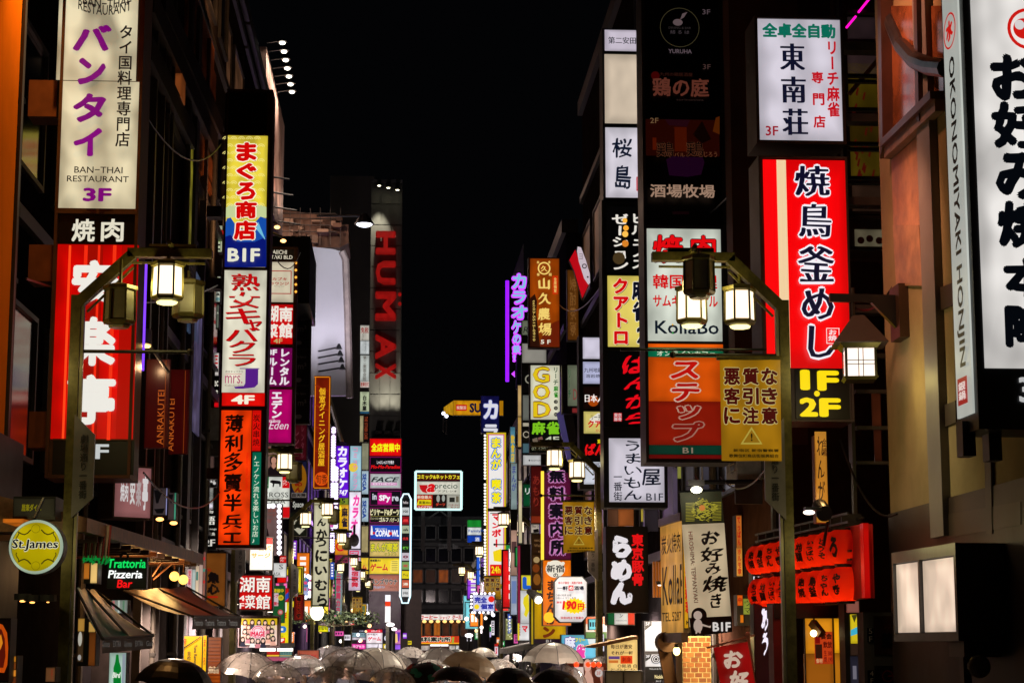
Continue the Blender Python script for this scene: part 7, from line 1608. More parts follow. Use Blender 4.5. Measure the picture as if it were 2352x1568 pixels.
def lamp_proto(label,d,lanterns,h=5.52,group='street lamps with lanterns along the street',w=.042):
    """pole at the origin; the arm reaches by 1.15 m towards side d"""
    t=thing('street_lamp',label,'street lamp',(0,0,0),group)
    m=MB();m.box(-w,w,-w,w,0,h-.42);m.box(-.11,.11,-.1,.1,0,.5);m.build('pole',OLIVE,t)
    MB().box(d*(w+.004),d*(w+.03),-.03,.03,.5,h-.5).build('pole_trim',pbr((.40,.36,.22),.3,.5),t)
    m=MB();m.bar((0,0,h-.50),(d*.46,0,h-.06),.10,.09);m.bar((d*.42,0,h-.045),(d*1.14,0,h-.045),.10,.075)
    m.bar((d*.09,0,h-.56),(d*.47,0,h-.17),.02,.018);m.bar((d*.46,0,h-.13),(d*1.08,0,h-.13),.02,.018)
    m.tube([(d*.8,-.26,h+.0),(d*.8,.32,h+.0)],.022,6);m.tube([(d*.6,0,h+.01),(d*1.0,0,h+.01)],.03,6);m.build('arm',OLIVE,t)
    for(x,y,z,lit)in lanterns:lantern(t,d*x,y,z,lit)
    m=MB();m.tube([(0,0,4.62),(d*.95,0,4.62)],.016,6);m.ball((d*.97,0,4.62),.03,8,6);m.build('cross_rod',DARK,t)
    P=Plane((0,-.02,0),(1,0));m=MB();a,b=d*.03,d*.205
    P.poly(m,[(a,4.07),(b,3.90),(b,3.37),(a,3.20)]if d>0 else[(b,3.90),(a,4.07),(a,3.20),(b,3.37)],.055,.03);pl=m.build('name_plate',PLATE,t)
    m=MB();lo,hi=min(a,b),max(a,b);letter(m,P,'劇場通り一番街',(lo+.055,3.36,hi-.055,3.90),'v',b=.02,n=.062,measured=True);m.build('lettering',pbr((.03,.028,.03),.5),pl)
    return t
glows=[]
def lamp_at(o,x,Y,lab,d,near=False):
    o.location=(x,Y,0);o['label']=lab
    glows.append((x,Y,d,near))
lp=lamp_proto('nearest left street lamp, its plate over the red barbecue panel',1,[(.77,-.05,5.22,True),(.38,-.1,5.0,False),(.90,.38,5.14,False)])
lamp_at(lp,-2.79,16.2,lp['label'],1,True)
far=lamp_proto('second left street lamp, behind the orange skewer panel',1,[(.84,-.05,5.28,True),(.34,0,5.06,True),(.98,.35,5.14,False)])
lamp_at(far,-2.87,33.0,far['label'],1)
for x,Y,lb in((-2.58,44.6,'third left street lamp, in front of the tall white hiragana column'),(-2.61,56.6,'fourth left street lamp, before the violet karaoke column'),(-2.64,72.6,'fifth left street lamp, low before the yellow game panel'),(-2.6,86.,'sixth left street lamp, small beside the brown sauna panel'),(-2.55,98.,'farthest left street lamp, tiny below the brown sauna panel')):
    c=copy_tree(far);lamp_at(c,x,Y,lb,1)
rp_=lamp_proto('nearest right street lamp, its arm crossing the white barbecue panel',-1,[(.77,-.25,5.26,False),(.755,.28,5.10,True),(.38,0,5.05,True)])
lamp_at(rp_,3.28,16.1,rp_['label'],-1,True)
rfar=lamp_proto('second right street lamp, its banner over the violet information column',-1,[(.75,-.05,5.24,True),(.37,0,5.05,True)])
lamp_at(rfar,3.28,31.7,rfar['label'],-1)
for x,Y,lb in((3.26,47.3,'third right street lamp, in front of the manga cafe column'),(3.3,63.2,'fourth right street lamp, left of the manga cafe column'),(3.25,80.,'farthest right street lamp, before the dark end building')):
    c=copy_tree(rfar);lamp_at(c,x,Y,lb,-1)
for x,Y,d,near in glows:
    down((x+d*.77,Y-.02,4.5),12 if near else(420 if Y<35 else 800),(1,.86,.66),150,.12,'lantern_and_fill')
    down((x+d*.36,Y-.02,4.45),5 if near else(220 if Y<35 else 400),(1,.86,.66),150,.12,'lantern_and_fill')
    if near:
        for a,b in((.6,5.2),(.95,5.2)):point((x+d*a,Y-.12,b),3.0,(1,.85,.3),.05,'lantern_and_fill')
        point((x-d*.28,Y-.55,4.5),6,(1,.86,.36),.08,'lantern_and_fill');point((x-d*.28,Y-.6,3.0),4,(1,.86,.36),.08,'lantern_and_fill')  # added fill in front of each near pole, no lantern hangs there
    else:point((x+d*.6,Y-.1,5.2),2.5,(1,.85,.3),.05,'lantern_and_fill')
# yellow warning banners
def warn(Y,r,label,tilt=0,dimm=.75):
    P=front(Y);x0,y0,x1,y1=r
    t=thing('warning_banner',label,'banner',at((x0+x1)/2,y1,Y),'yellow warning banners on lamp posts')
    m=MB();nx,ny=6,8;W=x1-x0;H=y1-y0
    def g(i,j):
        u=i/nx;v=j/ny;uu,vv=P.uv(x0+W*u+W*.03*v,y0+H*v+H*tilt*u*v);return P.pt(uu,vv,.012*sin(u*9+v*2))
    m.add([g(i,j)for j in range(ny+1)for i in range(nx+1)],[(j*(nx+1)+i,j*(nx+1)+i+1,(j+1)*(nx+1)+i+1,(j+1)*(nx+1)+i)for j in range(ny)for i in range(nx)])
    f=m.build('cloth',emi((176,124,16),dimm*1.05,.35),t,smooth=True)  # cloth given a glow of its own in place of lamplight
    for q,tx in enumerate(('悪質な','客引き','に注意')):
        for z,ch in enumerate(tx):
            rc=(x0+W*(.06+.31*z),y0+H*(.10+.19*q),x0+W*(.33+.31*z),y0+H*(.265+.19*q))
            m=MB();letter(m,P,ch,(rc[0]-W*.01,rc[1]-H*.008,rc[2]+W*.01,rc[3]+H*.008),b=.085,n=.016);m.build('letter_outline',emi((206,190,120),dimm,light=False),f)
            m=MB();letter(m,P,ch,rc,b=.04,n=.024);m.build('lettering',emi((84,14,10),dimm*.8,light=False),f)
    cx=x0+W*.52;cy=y0+H*.70
    m=MB();P.poly(m,[P.uv(*q)for q in((cx,cy-H*.03),(cx+W*.18,cy+H*.14),(cx-W*.18,cy+H*.14))],.018);m.build('warning_triangle',emi((190,170,70),dimm,light=False),f)
    m=MB();P.poly(m,[P.uv(*q)for q in((cx,cy),(cx+W*.14,cy+H*.125),(cx-W*.14,cy+H*.125))],.022);m.build('warning_triangle',emi((170,124,24),dimm*.8,light=False),f)
    m=MB();letter(m,P,'!',(cx-W*.015,cy+H*.035,cx+W*.015,cy+H*.11),b=.03,n=.026);letter(m,P,'新宿区 新宿警察署',(x0+W*.22,y0+H*.885,x0+W*.97,y0+H*.915),b=.03,n=.018);letter(m,P,'歌舞伎町商店街振興組合',(x0+W*.15,y0+H*.935,x0+W*.97,y0+H*.97),b=.03,n=.018);m.build('lettering',pbr((.05,.035,.01),.5),f)
    m=MB();m.tube([P.pt(*P.uv(x0-W*.05,y0),0),P.pt(*P.uv(x1+W*.03,y0),0)],.02,6);m.build('rod',OLIVE,t)
fr('O')
warn(16.0,(1653,822,1792,1058),'large yellow warning banner with brown characters on the nearest right lamp',0)
warn(31.3,(1292,1150,1364,1270),'middle sized yellow warning banner on the second right lamp',-.05)
warn(53.2,(1112,1322,1150,1375),'small yellow warning banner far down beside the manga cafe column',.0)
warn(60.0,(809,1370,832,1408),'small yellow warning banner near the cinema tower foot',.0)
# overhead wire rod carrying banner
t=thing('cross_wire','thin black rod crossing the street side in front of the orange cafe panel','rod',at(1560,803,16.05))
MB().tube([at(1425,803,16.15),at(1760,803,16.15)],.012,6).build('rod',BLACKM,t)
# blue glass camera dome and lamps
fr('E');p=at(1488,1350,50.)
t=thing('camera_dome','grey security camera dome hanging before the pink katakana','camera',p);MB().ball(p,.13,12,8,sz=1.3).build('dome',GREYM,t);MB().tube([(p[0],p[1],p[2]+.1),(p[0],p[1],p[2]+.4)],.03).build('stem',DARK,t)
# ================================================================ the crowd and its umbrellas
def vinyl(c=(.9,.9,.92),alpha=.42,rough=.18,glow=.0):
    m=bpy.data.materials.new('clear_vinyl');m.use_nodes=True;nt=m.node_tree;nt.nodes.remove(nt.nodes['Principled BSDF'])
    out=nt.nodes['Material Output']
    tr=nt.nodes.new('ShaderNodeBsdfTransparent');tr.inputs[0].default_value=(.93,.93,.93,1)
    tl=nt.nodes.new('ShaderNodeBsdfTranslucent');tl.inputs[0].default_value=(*c,1)
    df=nt.nodes.new('ShaderNodeBsdfDiffuse');df.inputs[0].default_value=(*c,1)
    gl=nt.nodes.new('ShaderNodeBsdfGlossy');gl.inputs['Roughness'].default_value=rough
    m1=nt.nodes.new('ShaderNodeMixShader');m1.inputs[0].default_value=.5
    m2=nt.nodes.new('ShaderNodeMixShader');m3=nt.nodes.new('ShaderNodeMixShader');m3.inputs[0].default_value=.10
    nz=nt.nodes.new('ShaderNodeTexNoise');nz.inputs['Scale'].default_value=9;nz.inputs['Detail'].default_value=5
    mr=nt.nodes.new('ShaderNodeMapRange');mr.inputs['From Min'].default_value=.35;mr.inputs['From Max'].default_value=.7;mr.inputs['To Min'].default_value=alpha-.06;mr.inputs['To Max'].default_value=alpha+.07
    tc=nt.nodes.new('ShaderNodeTexCoord');nt.links.new(tc.outputs['Object'],nz.inputs['Vector'])
    nt.links.new(nz.outputs['Fac'],mr.inputs['Value']);nt.links.new(mr.outputs[0],m2.inputs[0])
    nt.links.new(tl.outputs[0],m1.inputs[1]);nt.links.new(df.outputs[0],m1.inputs[2])
    nt.links.new(tr.outputs[0],m2.inputs[1]);nt.links.new(m1.outputs[0],m2.inputs[2])
    nt.links.new(m2.outputs[0],m3.inputs[1]);nt.links.new(gl.outputs[0],m3.inputs[2]);nt.links.new(m3.outputs[0],out.inputs[0])
    bp=nt.nodes.new('ShaderNodeBump');bp.inputs['Strength'].default_value=.35;nt.links.new(nz.outputs['Fac'],bp.inputs['Height']);nt.links.new(bp.outputs[0],gl.inputs['Normal'])
    return m
CLEAR=vinyl((.98,.88,.86),.31);FROST=vinyl((.90,.80,.74),.74,.35);CREAMU=vinyl((.85,.66,.45),.85,.4)
UBLK=pbr((.012,.010,.012),.35,var=.2);UDOT=pbr((.02,.016,.02),.4,var=.2);URED=pbr((.02,.012,.012),.4)
RIBM=pbr((.08,.075,.08),.3,.5)
def umbrella(label,mat,R=.52,Hc=.33,n=8,extra=None):
    t=thing('umbrella',label,'umbrella',(0,0,0))
    m=MB();NR=6;v=[(0,0,0)];f=[]
    seg=n*3
    for j in range(1,NR+1):
        a=j/NR
        for k in range(seg):
            th=2*pi*k/seg;rib=(k%3==0)
            r=R*sin(a*1.25)/sin(1.25);z=-Hc*(1-cos(a*1.25))/(1-cos(1.25))
            if not rib:r*=1-.07*a;z+=.016*a*a
            v.append((r*cos(th),r*sin(th),z))
    f+=[(0,1+k,1+(k+1)%seg)for k in range(seg)]
    for j in range(NR-1):f+=[(1+j*seg+k,1+(j+1)*seg+k,1+(j+1)*seg+(k+1)%seg,1+j*seg+(k+1)%seg)for k in range(seg)]
    m.add(v,f);c=m.build('canopy',mat,t,smooth=(label in('dot','flower')))
    for k in range(n):
        pts=[v[0]]+[v[1+j*seg+k*3]for j in range(NR)]
        e_=1.006 if label in('clear','frost')else .995;MB().tube([(x*e_,y*e_,z+(.003 if e_>1 else-.006))for x,y,z in pts],.0038,4).build('rib',RIBM,t)
    MB().tube([(0,0,.05),(0,0,-.75)],.006,6).build('shaft',RIBM,t);MB().tube([(0,0,0),(0,0,.06)],.009,6,r1=.004).build('tip',BLACKM,t)
    m=MB();m.tube([(0,0,-.75),(0,0,-.86),(.03,0,-.9),(.055,0,-.87)],.012,6);m.build('handle',BLACKM,t)
    if extra:extra(t,c,v,seg,NR)
    return t
def patt(kind):
    def fn(t,c,v,seg,NR):
        rnd=random.Random(9)
        def onc(j,k):
            return v[1+min(NR-1,j)*seg+k%seg]
        for q in range(40 if kind=='dot' else 26):
            j=rnd.randint(1,NR-1);k=rnd.randint(0,seg-1);x,y,z=onc(j,k)
            rr=.012 if kind=='dot' else .085
            from mathutils import Vector
            nrm=Vector((x,y,.35)).normalized();u=nrm.cross(Vector((0,0,1))).normalized();w=nrm.cross(u)
            ctr=Vector((x,y,z))+nrm*(.012 if kind=='dot' else .022)
            m=MB();N=8 if kind=='dot' else 10
            m.add([tuple(ctr)]+[tuple(ctr+u*rr*cos(2*pi*i/N)*(1 if i%2 or kind=='dot' else .75)+w*rr*sin(2*pi*i/N)*.8-nrm*(.0 if kind=='dot' else .012))for i in range(N)],[(0,1+i,1+(i+1)%N)for i in range(N)])
            m.build('dot_print' if kind=='dot' else 'flower_print',pbr((.30,.2,.16),.5)if kind=='dot' else(pbr((.85,.05,.02),.5)if q%2 else pbr((.02,.28,.25),.5)),c)
            if kind!='dot' and q%2:
                m=MB();c2=ctr+nrm*.006;m.add([tuple(c2)]+[tuple(c2+u*.025*cos(2*pi*i/8)+w*.02*sin(2*pi*i/8))for i in range(8)],[(0,1+i,1+(i+1)%8)for i in range(8)]);m.build('flower_print',pbr((.6,.35,.05),.5),c)
    return fn
U={'clear':umbrella('clear',CLEAR),'frost':umbrella('frost',FROST),'cream':umbrella('cream',CREAMU),'black':umbrella('black',UBLK,Hc=.32),'dot':umbrella('dot',UDOT,Hc=.26,extra=patt('dot')),'flower':umbrella('flower',URED,R=.55,Hc=.28,extra=patt('flower'))}

# --- person prototype: one continuous body grown from a joint skeleton, clothes as shells
def skin_mesh(joints,edges,rad,root,sub=1,name='body'):
    me=bpy.data.meshes.new(name);me.from_pydata(joints,edges,[]);o=bpy.data.objects.new(name,me);COL.objects.link(o)
    o.modifiers.new('s','SKIN');sk=me.skin_vertices[0].data
    for i,r in enumerate(rad):sk[i].radius=(r,r)if not isinstance(r,tuple)else r;sk[i].use_root=(i==root)
    s=o.modifiers.new('d','SUBSURF');s.levels=sub;s.render_levels=sub
    dg=bpy.context.evaluated_depsgraph_get();dg.update();r=bpy.data.meshes.new_from_object(o.evaluated_get(dg))
    bpy.data.objects.remove(o)
    for p in r.polygons:p.use_smooth=True
    return r
J=[(0,0,.95),(0,0,1.15),(0,0,1.38),(0,0,1.47),(0,-.01,1.56),(0,-.015,1.66),(0,0,1.74),
     (.18,0,1.38),(.27,-.05,1.13),(.16,-.26,1.22),(.10,-.33,1.30),          # right arm bent up to the handle
     (-.18,0,1.38),(-.25,.02,1.10),(-.23,-.05,.86),(-.23,-.07,.78),
     (.10,0,.88),(.11,-.02,.50),(.12,.02,.10),(.12,-.13,.04),(-.10,0,.88),(-.11,-.03,.50),(-.12,.02,.10),(-.12,-.13,.04)]
E_=[(0,1),(1,2),(2,3),(3,4),(4,5),(5,6),(2,7),(7,8),(8,9),(9,10),(2,11),(11,12),(12,13),(13,14),(0,15),(15,16),(16,17),(17,18),(0,19),(19,20),(20,21),(21,22)]
R_=[.13,.12,.12,.055,.07,.085,.06,.065,.05,.04,.035,.065,.05,.04,.035,.09,.065,.045,.04,.09,.065,.045,.04]
body_me=skin_mesh(J,E_,R_,0)
body_me.name='body'
def sub(idx,grow):
    mp={i:k for k,i in enumerate(idx)};return[J[i]for i in idx],[(mp[a],mp[b])for a,b in E_ if a in mp and b in mp],[R_[i]+grow for i in idx]
jacket_me=skin_mesh(*sub([0,1,2,7,8,9,11,12,13],.035),1,name='jacket')
trouser_me=skin_mesh(*sub([0,15,16,17,19,20,21],.018),0,name='trousers')
SKIN=pbr((.40,.22,.14),.5,var=.1)
HAIRS=[pbr((.010,.007,.006),.4,var=.1),pbr((.02,.012,.008),.4,var=.1)]
CLO=[pbr((.02,.02,.025),.7),pbr((.03,.02,.02),.7),pbr((.05,.05,.06),.7),pbr((.08,.03,.02),.7),pbr((.015,.02,.05),.7)]
def person(label,x,y,h,rot,k):
    s=h/1.82
    t=thing('person',label,'person',(x,y,.0))
    t.rotation_euler=(0,0,rot);t.scale=(s,s,s)
    b=bpy.data.objects.new('body',body_me.copy());b.data.materials.append(SKIN);put(b,t)
    j=bpy.data.objects.new('jacket',jacket_me.copy());j.data.materials.append(CLO[k%5]);put(j,t)
    q=bpy.data.objects.new('trousers',trouser_me.copy());q.data.materials.append(CLO[(k+2)%5]);put(q,t)
    m=MB();m.ball((0,.012,1.725),.108,14,9,sy=1.12,sz=1.12)
    m.v=[(a,(b_ if b_>-.055 else-.055+(b_+.055)*.25),c+(0 if c>1.70 or b_>0 else .035))for a,b_,c in m.v]
    m.build('hair',HAIRS[k%2],t,smooth=True)
    f=MB();f.ball((0,-.108,1.655),.014,8,6,sz=1.6);f.build('nose',SKIN,t)
    f=MB();f.ball((.033,-.094,1.685),.011,6,4);f.ball((-.033,-.094,1.685),.011,6,4);f.build('eyes',BLACKM,t)
    f=MB();f.ball((0,-.096,1.622),.02,8,4,sz=.3,sy=.4);f.build('mouth',pbr((.25,.07,.06),.5),t)
    for s_ in(-1,1):MB().ball((s_*.092,0,1.67),.024,8,6,sx=.4,sz=1.3).build('ear',SKIN,t)
    return t
def plant_umb(kind,x,y,w,Y,tiltx,tilty,label,first,group):
    """x, y: picture position of the canopy top, w its width there"""
    p=at(x,y,Y);R0={'flower':.55}.get(kind,.52)
    o=U[kind]if first else copy_tree(U[kind])
    o.location=p;sc=w*.5*Y/FPX/R0;o.scale=(sc,sc,sc);o.rotation_euler=(radians(tiltx),radians(tilty),random.uniform(0,.7));o['label']=label
    if group:o['group']=group
    return p
fr('O')
G='umbrellas over the crowd'
UM=[  # kind, x, y top, width, distance, tilt x, tilt y, label, person?
 ('black',404,1511,176,24.5,4,3,'black umbrella at the lower left, in front of the awnings'),
 ('clear',577,1497,152,28.0,6,6,'clear umbrella left of centre with a dark head below it'),
 ('clear',688,1503,120,31.0,5,-8,'pinkish clear umbrella between the dark head and the tilted clear one'),
 ('clear',822,1492,150,26.0,16,14,'tilted clear umbrella showing its dark ribs, front centre left'),
 ('clear',762,1481,100,40.0,5,0,'clear umbrella under the middle lamp posts, farther back'),
 ('frost',868,1487,150,30.0,4,4,'milky grey umbrella with a man facing the camera beneath'),
 ('clear',764,1530,120,24.0,8,0,'clear umbrella cut by the bottom edge, lower centre left'),
 ('clear',942,1484,80,48.0,0,0,'small clear umbrella behind the milky grey one'),
 ('frost',1012,1486,104,40.0,2,2,'milky umbrella under the orange information fascia'),
 ('black',1052,1490,80,44.0,0,6,'small dark violet umbrella behind the milky ones at the street end'),
 ('clear',1006,1515,110,31.0,3,14,'clear umbrella edge between the flowered and the cream umbrella'),
 ('flower',968,1524,136,24.5,8,-6,'black umbrella with red flowers and teal leaves, front centre'),
 ('cream',1092,1497,140,26.0,10,14,'cream beige umbrella tilted to the right, front centre'),
 ('dot',1054,1530,120,22.0,6,4,'black umbrella with small brown dots in front of the cream one'),
 ('frost',1272,1474,146,29.0,2,2,'large clear domed umbrella under the yellow board, right of centre'),
 ('clear',1300,1526,110,24.5,6,8,'clear umbrella behind the dark one, lower right of centre'),
 ('black',1290,1538,130,22.5,10,12,'dark umbrella sloping down at the bottom edge, right of centre'),
 ('frost',722,1500,70,52.0,0,0,'tiny milky umbrella behind the clear ones at the orange board'),
 ('clear',905,1500,96,36.0,3,-3,'clear umbrella just right of the man facing the camera'),
 ('clear',1180,1500,60,50.0,0,0,'tiny clear umbrella by the shop front right of the street end'),
 ('clear',640,1522,120,25.5,7,-4,'clear umbrella low between the two left clear ones'),
 ('clear',712,1492,84,38.0,2,5,'clear umbrella under the orange sale board'),
 ('frost',800,1484,70,50.0,0,0,'small milky umbrella behind the tilted clear one'),
 ('clear',905,1532,110,23.0,6,4,'low clear umbrella beside the flowered one'),
 ('clear',1140,1512,90,33.0,4,-6,'clear umbrella right of the cream one'),
 ('frost',1108,1486,70,46.0,0,0,'small milky umbrella behind the cream one'),
 ('black',1176,1532,120,24.0,5,3,'black umbrella right of the dotted one'),
 ('clear',1390,1506,90,30.0,4,6,'clear umbrella at the foot of the menu wall'),
 ('frost',640,1490,64,48.0,0,0,'small milky umbrella under the portrait billboard'),
 ('cream',850,1493,60,56.0,0,0,'tiny cream umbrella far away under the white game board')]
used=set();rnd=random.Random(2)
for i,(kd,x,y,w,Y,tx,ty,lb)in enumerate(UM):
    p=plant_umb(kd,x,y,w,Y,tx,ty,lb,kd not in used,None);used.add(kd)
    face_cam=(i==5)
    hx=p[0]+(.0 if not face_cam else .28);hh=1.70+rnd.uniform(-.06,.08)
    person('person facing the camera under the milky grey umbrella' if face_cam else 'person under the '+lb,hx+rnd.uniform(-.06,.06)-(.1 if not face_cam else 0),Y+.15,min(hh,p[2]-.18)if p[2]>1.8 else 1.62,(0 if face_cam else pi+rnd.uniform(-.4,.4)),i)
for i,(x,Y,h,lb)in enumerate(((1232,27.0,1.74,'person with dark hair standing bareheaded left of the large domed umbrella, seen from behind'),(1262,29.5,1.68,'second bareheaded person close behind under the domed umbrella'),(1205,33.,1.72,'dark haired person farther back by the shop shelter'),(1592,21.5,1.55,'person in front of the lit brick pillar'),(1200,30.,1.7,'person beside the tiny glowing board near the domed umbrella'),(1413,26.,1.66,'person at the small dark board under the menu wall'))):
    p=at(x,1540,Y);person(lb,p[0],Y,h,pi+.3*i,i+1)
# added lamps over the pavement, put there only to light the crowd
for i,(x,Y,z,pw,cc)in enumerate(((-3.1,27,2.9,60,(1,.75,.55)),(3.7,27,3.,70,(1,.8,.6)),(-3.2,33,2.9,80,(1,.85,.8)),(3.8,34,3.,80,(1,.8,.65)),(-3.3,40,3.,90,(1,.85,.85)),(3.8,41,3.,90,(1,.85,.75)),(-3.3,49,3.,90,(1,.85,.9)),(3.7,50,3.,90,(1,.9,.85)),(-3.2,60,3.,90,(1,.85,.95)))):
    t=thing('shop_downlight','added round fill lamp over the pavement by the %s shop front, number by distance %s'%(('left','right')[x>0],('first','second','third','fourth','fifth')[i//2]),'fill lamp',(x,Y,z),'added fill lamps over the pavement')
    MB().lathe([(.09,.0),(.11,.05)],(x,Y,z),12).build('ring',DARK,t);MB().lathe([(.08,-.012),(.08,-.002)],(x,Y,z),12).build('lens',emi((255,235,215),4),t)
    down((x,Y,z-.12),pw*6.5,cc,160,.12,'shop_light')
# little boards in the crowd
fr('K')
sign('small glowing cream and green board among the heads right of centre',front(27.5),(832,1492,904,1545),[((835,1495,901,1542),(200,210,150),1.,[('h','らーめん',(842,1504,892,1528),(60,70,40),dict(b=.02)),('r',(835,1532,901,1542),(190,120,60))])],rim=0)
fr('W')
t=sign('framed portrait board of a woman with long brown hair marked 3F, edged with red bulbs',front(25.5),(1800,590,2180,900),[((1850,625,2150,890),(190,130,110),.85,[('p',[(1870,625),(1960,625),(1965,760),(1900,890),(1855,890)],(226,206,196)),('c',1998,610,36,(222,176,156),dict(ry=60)),('p',[(1960,625),(1970,625),(1975,700),(1950,760),(1965,700)],(70,30,20)),('p',[(2030,625),(2075,625),(2110,700),(2130,800),(2060,790),(2040,700)],(84,36,22)),('p',[(1950,890),(1960,730),(1985,665),(2015,665),(2050,730),(2060,890)],(216,168,148)),('c',2104,682,36,(206,196,190)),('h','3F',(2082,665,2124,700),(196,120,110),dict(b=.02))])],rim=0,frame=pbr((.25,.09,.06),.4),cat='billboard',name='billboard')
m=MB()
for x in(1895,2005,2055,2108):m.ball(at(x,602,25.4),.035,8,6)
m.build('bulb_string',emi((255,60,20),2),t)
sign('dark two leaf notice board on the pavement under the menu wall',front(25.2),(2160,660,2520,900),[((2175,672,2330,895),(80,66,46),.55,[]),((2345,672,2510,895),(76,60,42),.55,[])],rim=.01)
# small tree by the round lamp
fr('H');p=at(1330,905,58.)
t=thing('street_tree','small dark leafed street tree beside the round yellowish lamp','tree',(p[0],58.,0))
m=MB();m.tube([(p[0],58.,0),(p[0],58.,p[2])],.07,6,r1=.03)
for k in range(8):
    a=rnd.uniform(0,2*pi);m.tube([(p[0],58.,p[2]-.3),(p[0]+1.2*cos(a),58+.6*sin(a),p[2]+rnd.uniform(-.3,.3))],.02,4,r1=.006)
m.build('trunk',pbr((.05,.035,.02),.8),t)
m=MB()
for k in range(1500):
    a=rnd.uniform(0,2*pi);r=rnd.uniform(0,1)**.5;c=(p[0]+1.45*r*cos(a)-.1,58.+.9*r*sin(a),p[2]+rnd.gauss(0,.09)-.1*r)
    d=[rnd.uniform(-.07,.07)for _ in range(6)];m.add([c,(c[0]+d[0]+.04,c[1]+d[1],c[2]+d[2]),(c[0]+d[3],c[1]+d[4]-.03,c[2]+d[5]+.03)],[(0,1,2)])
m.build('crown',pbr((.02,.035,.012),.7,var=.4),t)
# shop shelter
fr('K');t=thing('shop_shelter','white slanting shop canopy on thin posts right of the street end','canopy',at(840,1400,40.))
_b=MB();a,b_=at(765,1322,38.),at(918,1272,42.);_b.hexa([(a[0],38,a[2]-.1),(b_[0],38,b_[2]-.1),(b_[0],41,b_[2]-.1),(a[0],41,a[2]-.1)],[(a[0],38,a[2]),(b_[0],38,b_[2]),(b_[0],41,b_[2]),(a[0],41,a[2])]);_b.build('canopy_sheet',pbr((.4,.38,.38),.4),t)
for x in(790,880):q=at(x,1320,39.);_b=MB();_b.tube([(q[0],39.,.12),(q[0],39.,q[2])],.04,6);_b.build('post',GREYM,t)
fr('N');t=thing('slanting_canopy','beige slanting canopy edge above the lit menu wall','canopy',at(240,1300,26.5))
_b=MB();q=[at(60,1322,26.4),at(420,1245,26.4),at(425,1268,26.4),at(130,1330,26.4)];_b.hexa(q,[(x_,y_+.8,z_)for x_,y_,z_ in q]);_b.build('cloth',pbr((.42,.26,.14),.7),t)
# small sparkling windows low in the centre (far shops right)
fr('K')
sign('bright green and white far shop board above the pavement between the poles',front(90.),(636,1168,700,1270),[((638,1170,672,1198),(10,140,60),1.,[]),((638,1202,672,1240),(206,190,240),1.1,[]),((676,1168,698,1240),(150,120,210),1.2,[])],rim=0)
sign('slim far pillar lit white and red below the private room sign',front(70.),(672,1285,700,1372),[((674,1288,698,1305),(200,30,30),1.1,[]),((674,1307,698,1370),(235,215,225),1.15,[('v','営業',(680,1315,692,1360),(200,30,50),dict(b=.04))])],rim=0)
sign('greenish glittering shop window column behind the right poles',front(66.),(750,1105,800,1260),[((752,1108,798,1258),(150,150,90),.9,[('r',(756+(k*13)%36,1112+k*12,764+(k*13)%36,1120+k*12),(240,240,190))for k in range(12)])],rim=0,cat='window',name='lit_window')
fr('N');sign('lamp lit bar counter glimpsed at the right bottom corner',front(13.5),(1500,1490,1560,1600),[((1502,1492,1558,1598),(90,50,20),.6,[])],rim=0)if False else None
# ================================================================ far shop lights, added far end fill, pipes, cables
fr('O')
CN={'pink':(230,90,170),'white':(236,230,240),'yellow':(236,210,30),'red':(220,24,24),'violet':(150,60,220),'green':(30,150,70),'blue':(40,90,200),'orange':(240,120,20),'cyan':(120,210,220)}
far_=[(676,1420,14,40,70,'white','酒場'),(694,1440,12,34,74,'pink','カフェ'),(700,1398,9,30,66,'cyan','薬'),(664,1450,12,26,60,'orange','串'),(712,1380,8,44,78,'violet','バー'),(742,1440,22,10,82,'white','営業中'),(772,1392,10,30,88,'yellow','寿司'),(768,1448,22,12,80,'pink','ガールズ'),(800,1424,14,12,92,'red','麺'),(790,1456,16,14,86,'white','居酒屋'),(826,1420,12,9,98,'cyan','歯科'),(738,1408,9,18,84,'red','肉'),
        (1090,1446,10,22,92,'green','薬局'),(1128,1424,8,34,84,'white','占い'),(1140,1462,12,18,76,'orange','丼'),(1166,1408,9,46,66,'blue','漫画'),(1180,1455,10,22,60,'pink','美容'),(1072,1462,12,10,98,'white','両替'),(1150,1380,7,24,74,'yellow','質'),(925,1452,10,14,112,'violet','映画'),(936,1470,10,10,112,'yellow','券'),(1102,1398,8,14,96,'cyan','宿')]
ORD=['nearest','second nearest','third nearest','fourth nearest','fifth nearest','sixth nearest','seventh nearest','eighth nearest','ninth nearest','tenth nearest']
def small_lights(rows,what,group):
    """lit boxes too small in the photograph to read: plain colour with a few dark or pale strokes"""
    seen={}
    for r,Y,c,side in sorted(rows,key=lambda q:q[1]):
        k=seen.get((c,side),0);seen[(c,side)]=k+1
        x0,y0,x1,y1=r;W_,H_=x1-x0,y1-y0;v_=H_>W_*1.5
        ink=(24,16,34)if c in('white','yellow','cyan','pink')else(245,240,235)
        n=5 if v_ else 3;sp=[]
        for q in range(n):
            t0=.12+.78*q/n;t1=t0+.78/n*.6
            sp.append(('r',(x0+W_*.28,y0+H_*t0,x1-W_*.28,y0+H_*t1)if v_ else(x0+W_*t0,y0+H_*.3,x0+W_*t1,y1-H_*.3),ink,dict(name='print_stroke')))
        g=.06*min(W_,H_)
        sign('%s, %s %s one on the %s of the street'%(what,ORD[k],c,side),front(Y),r,[((x0+g,y0+g,x1-g,y1-g),CN[c],1.05,sp)],rim=0,depth=.2,group=group)
small_lights([((x,y,x+w,y+h),Y,c,'left' if x<930 else 'right')for x,y,w,h,Y,c,tx in far_],'tiny unreadable shop light','tiny shop lights above the crowd')
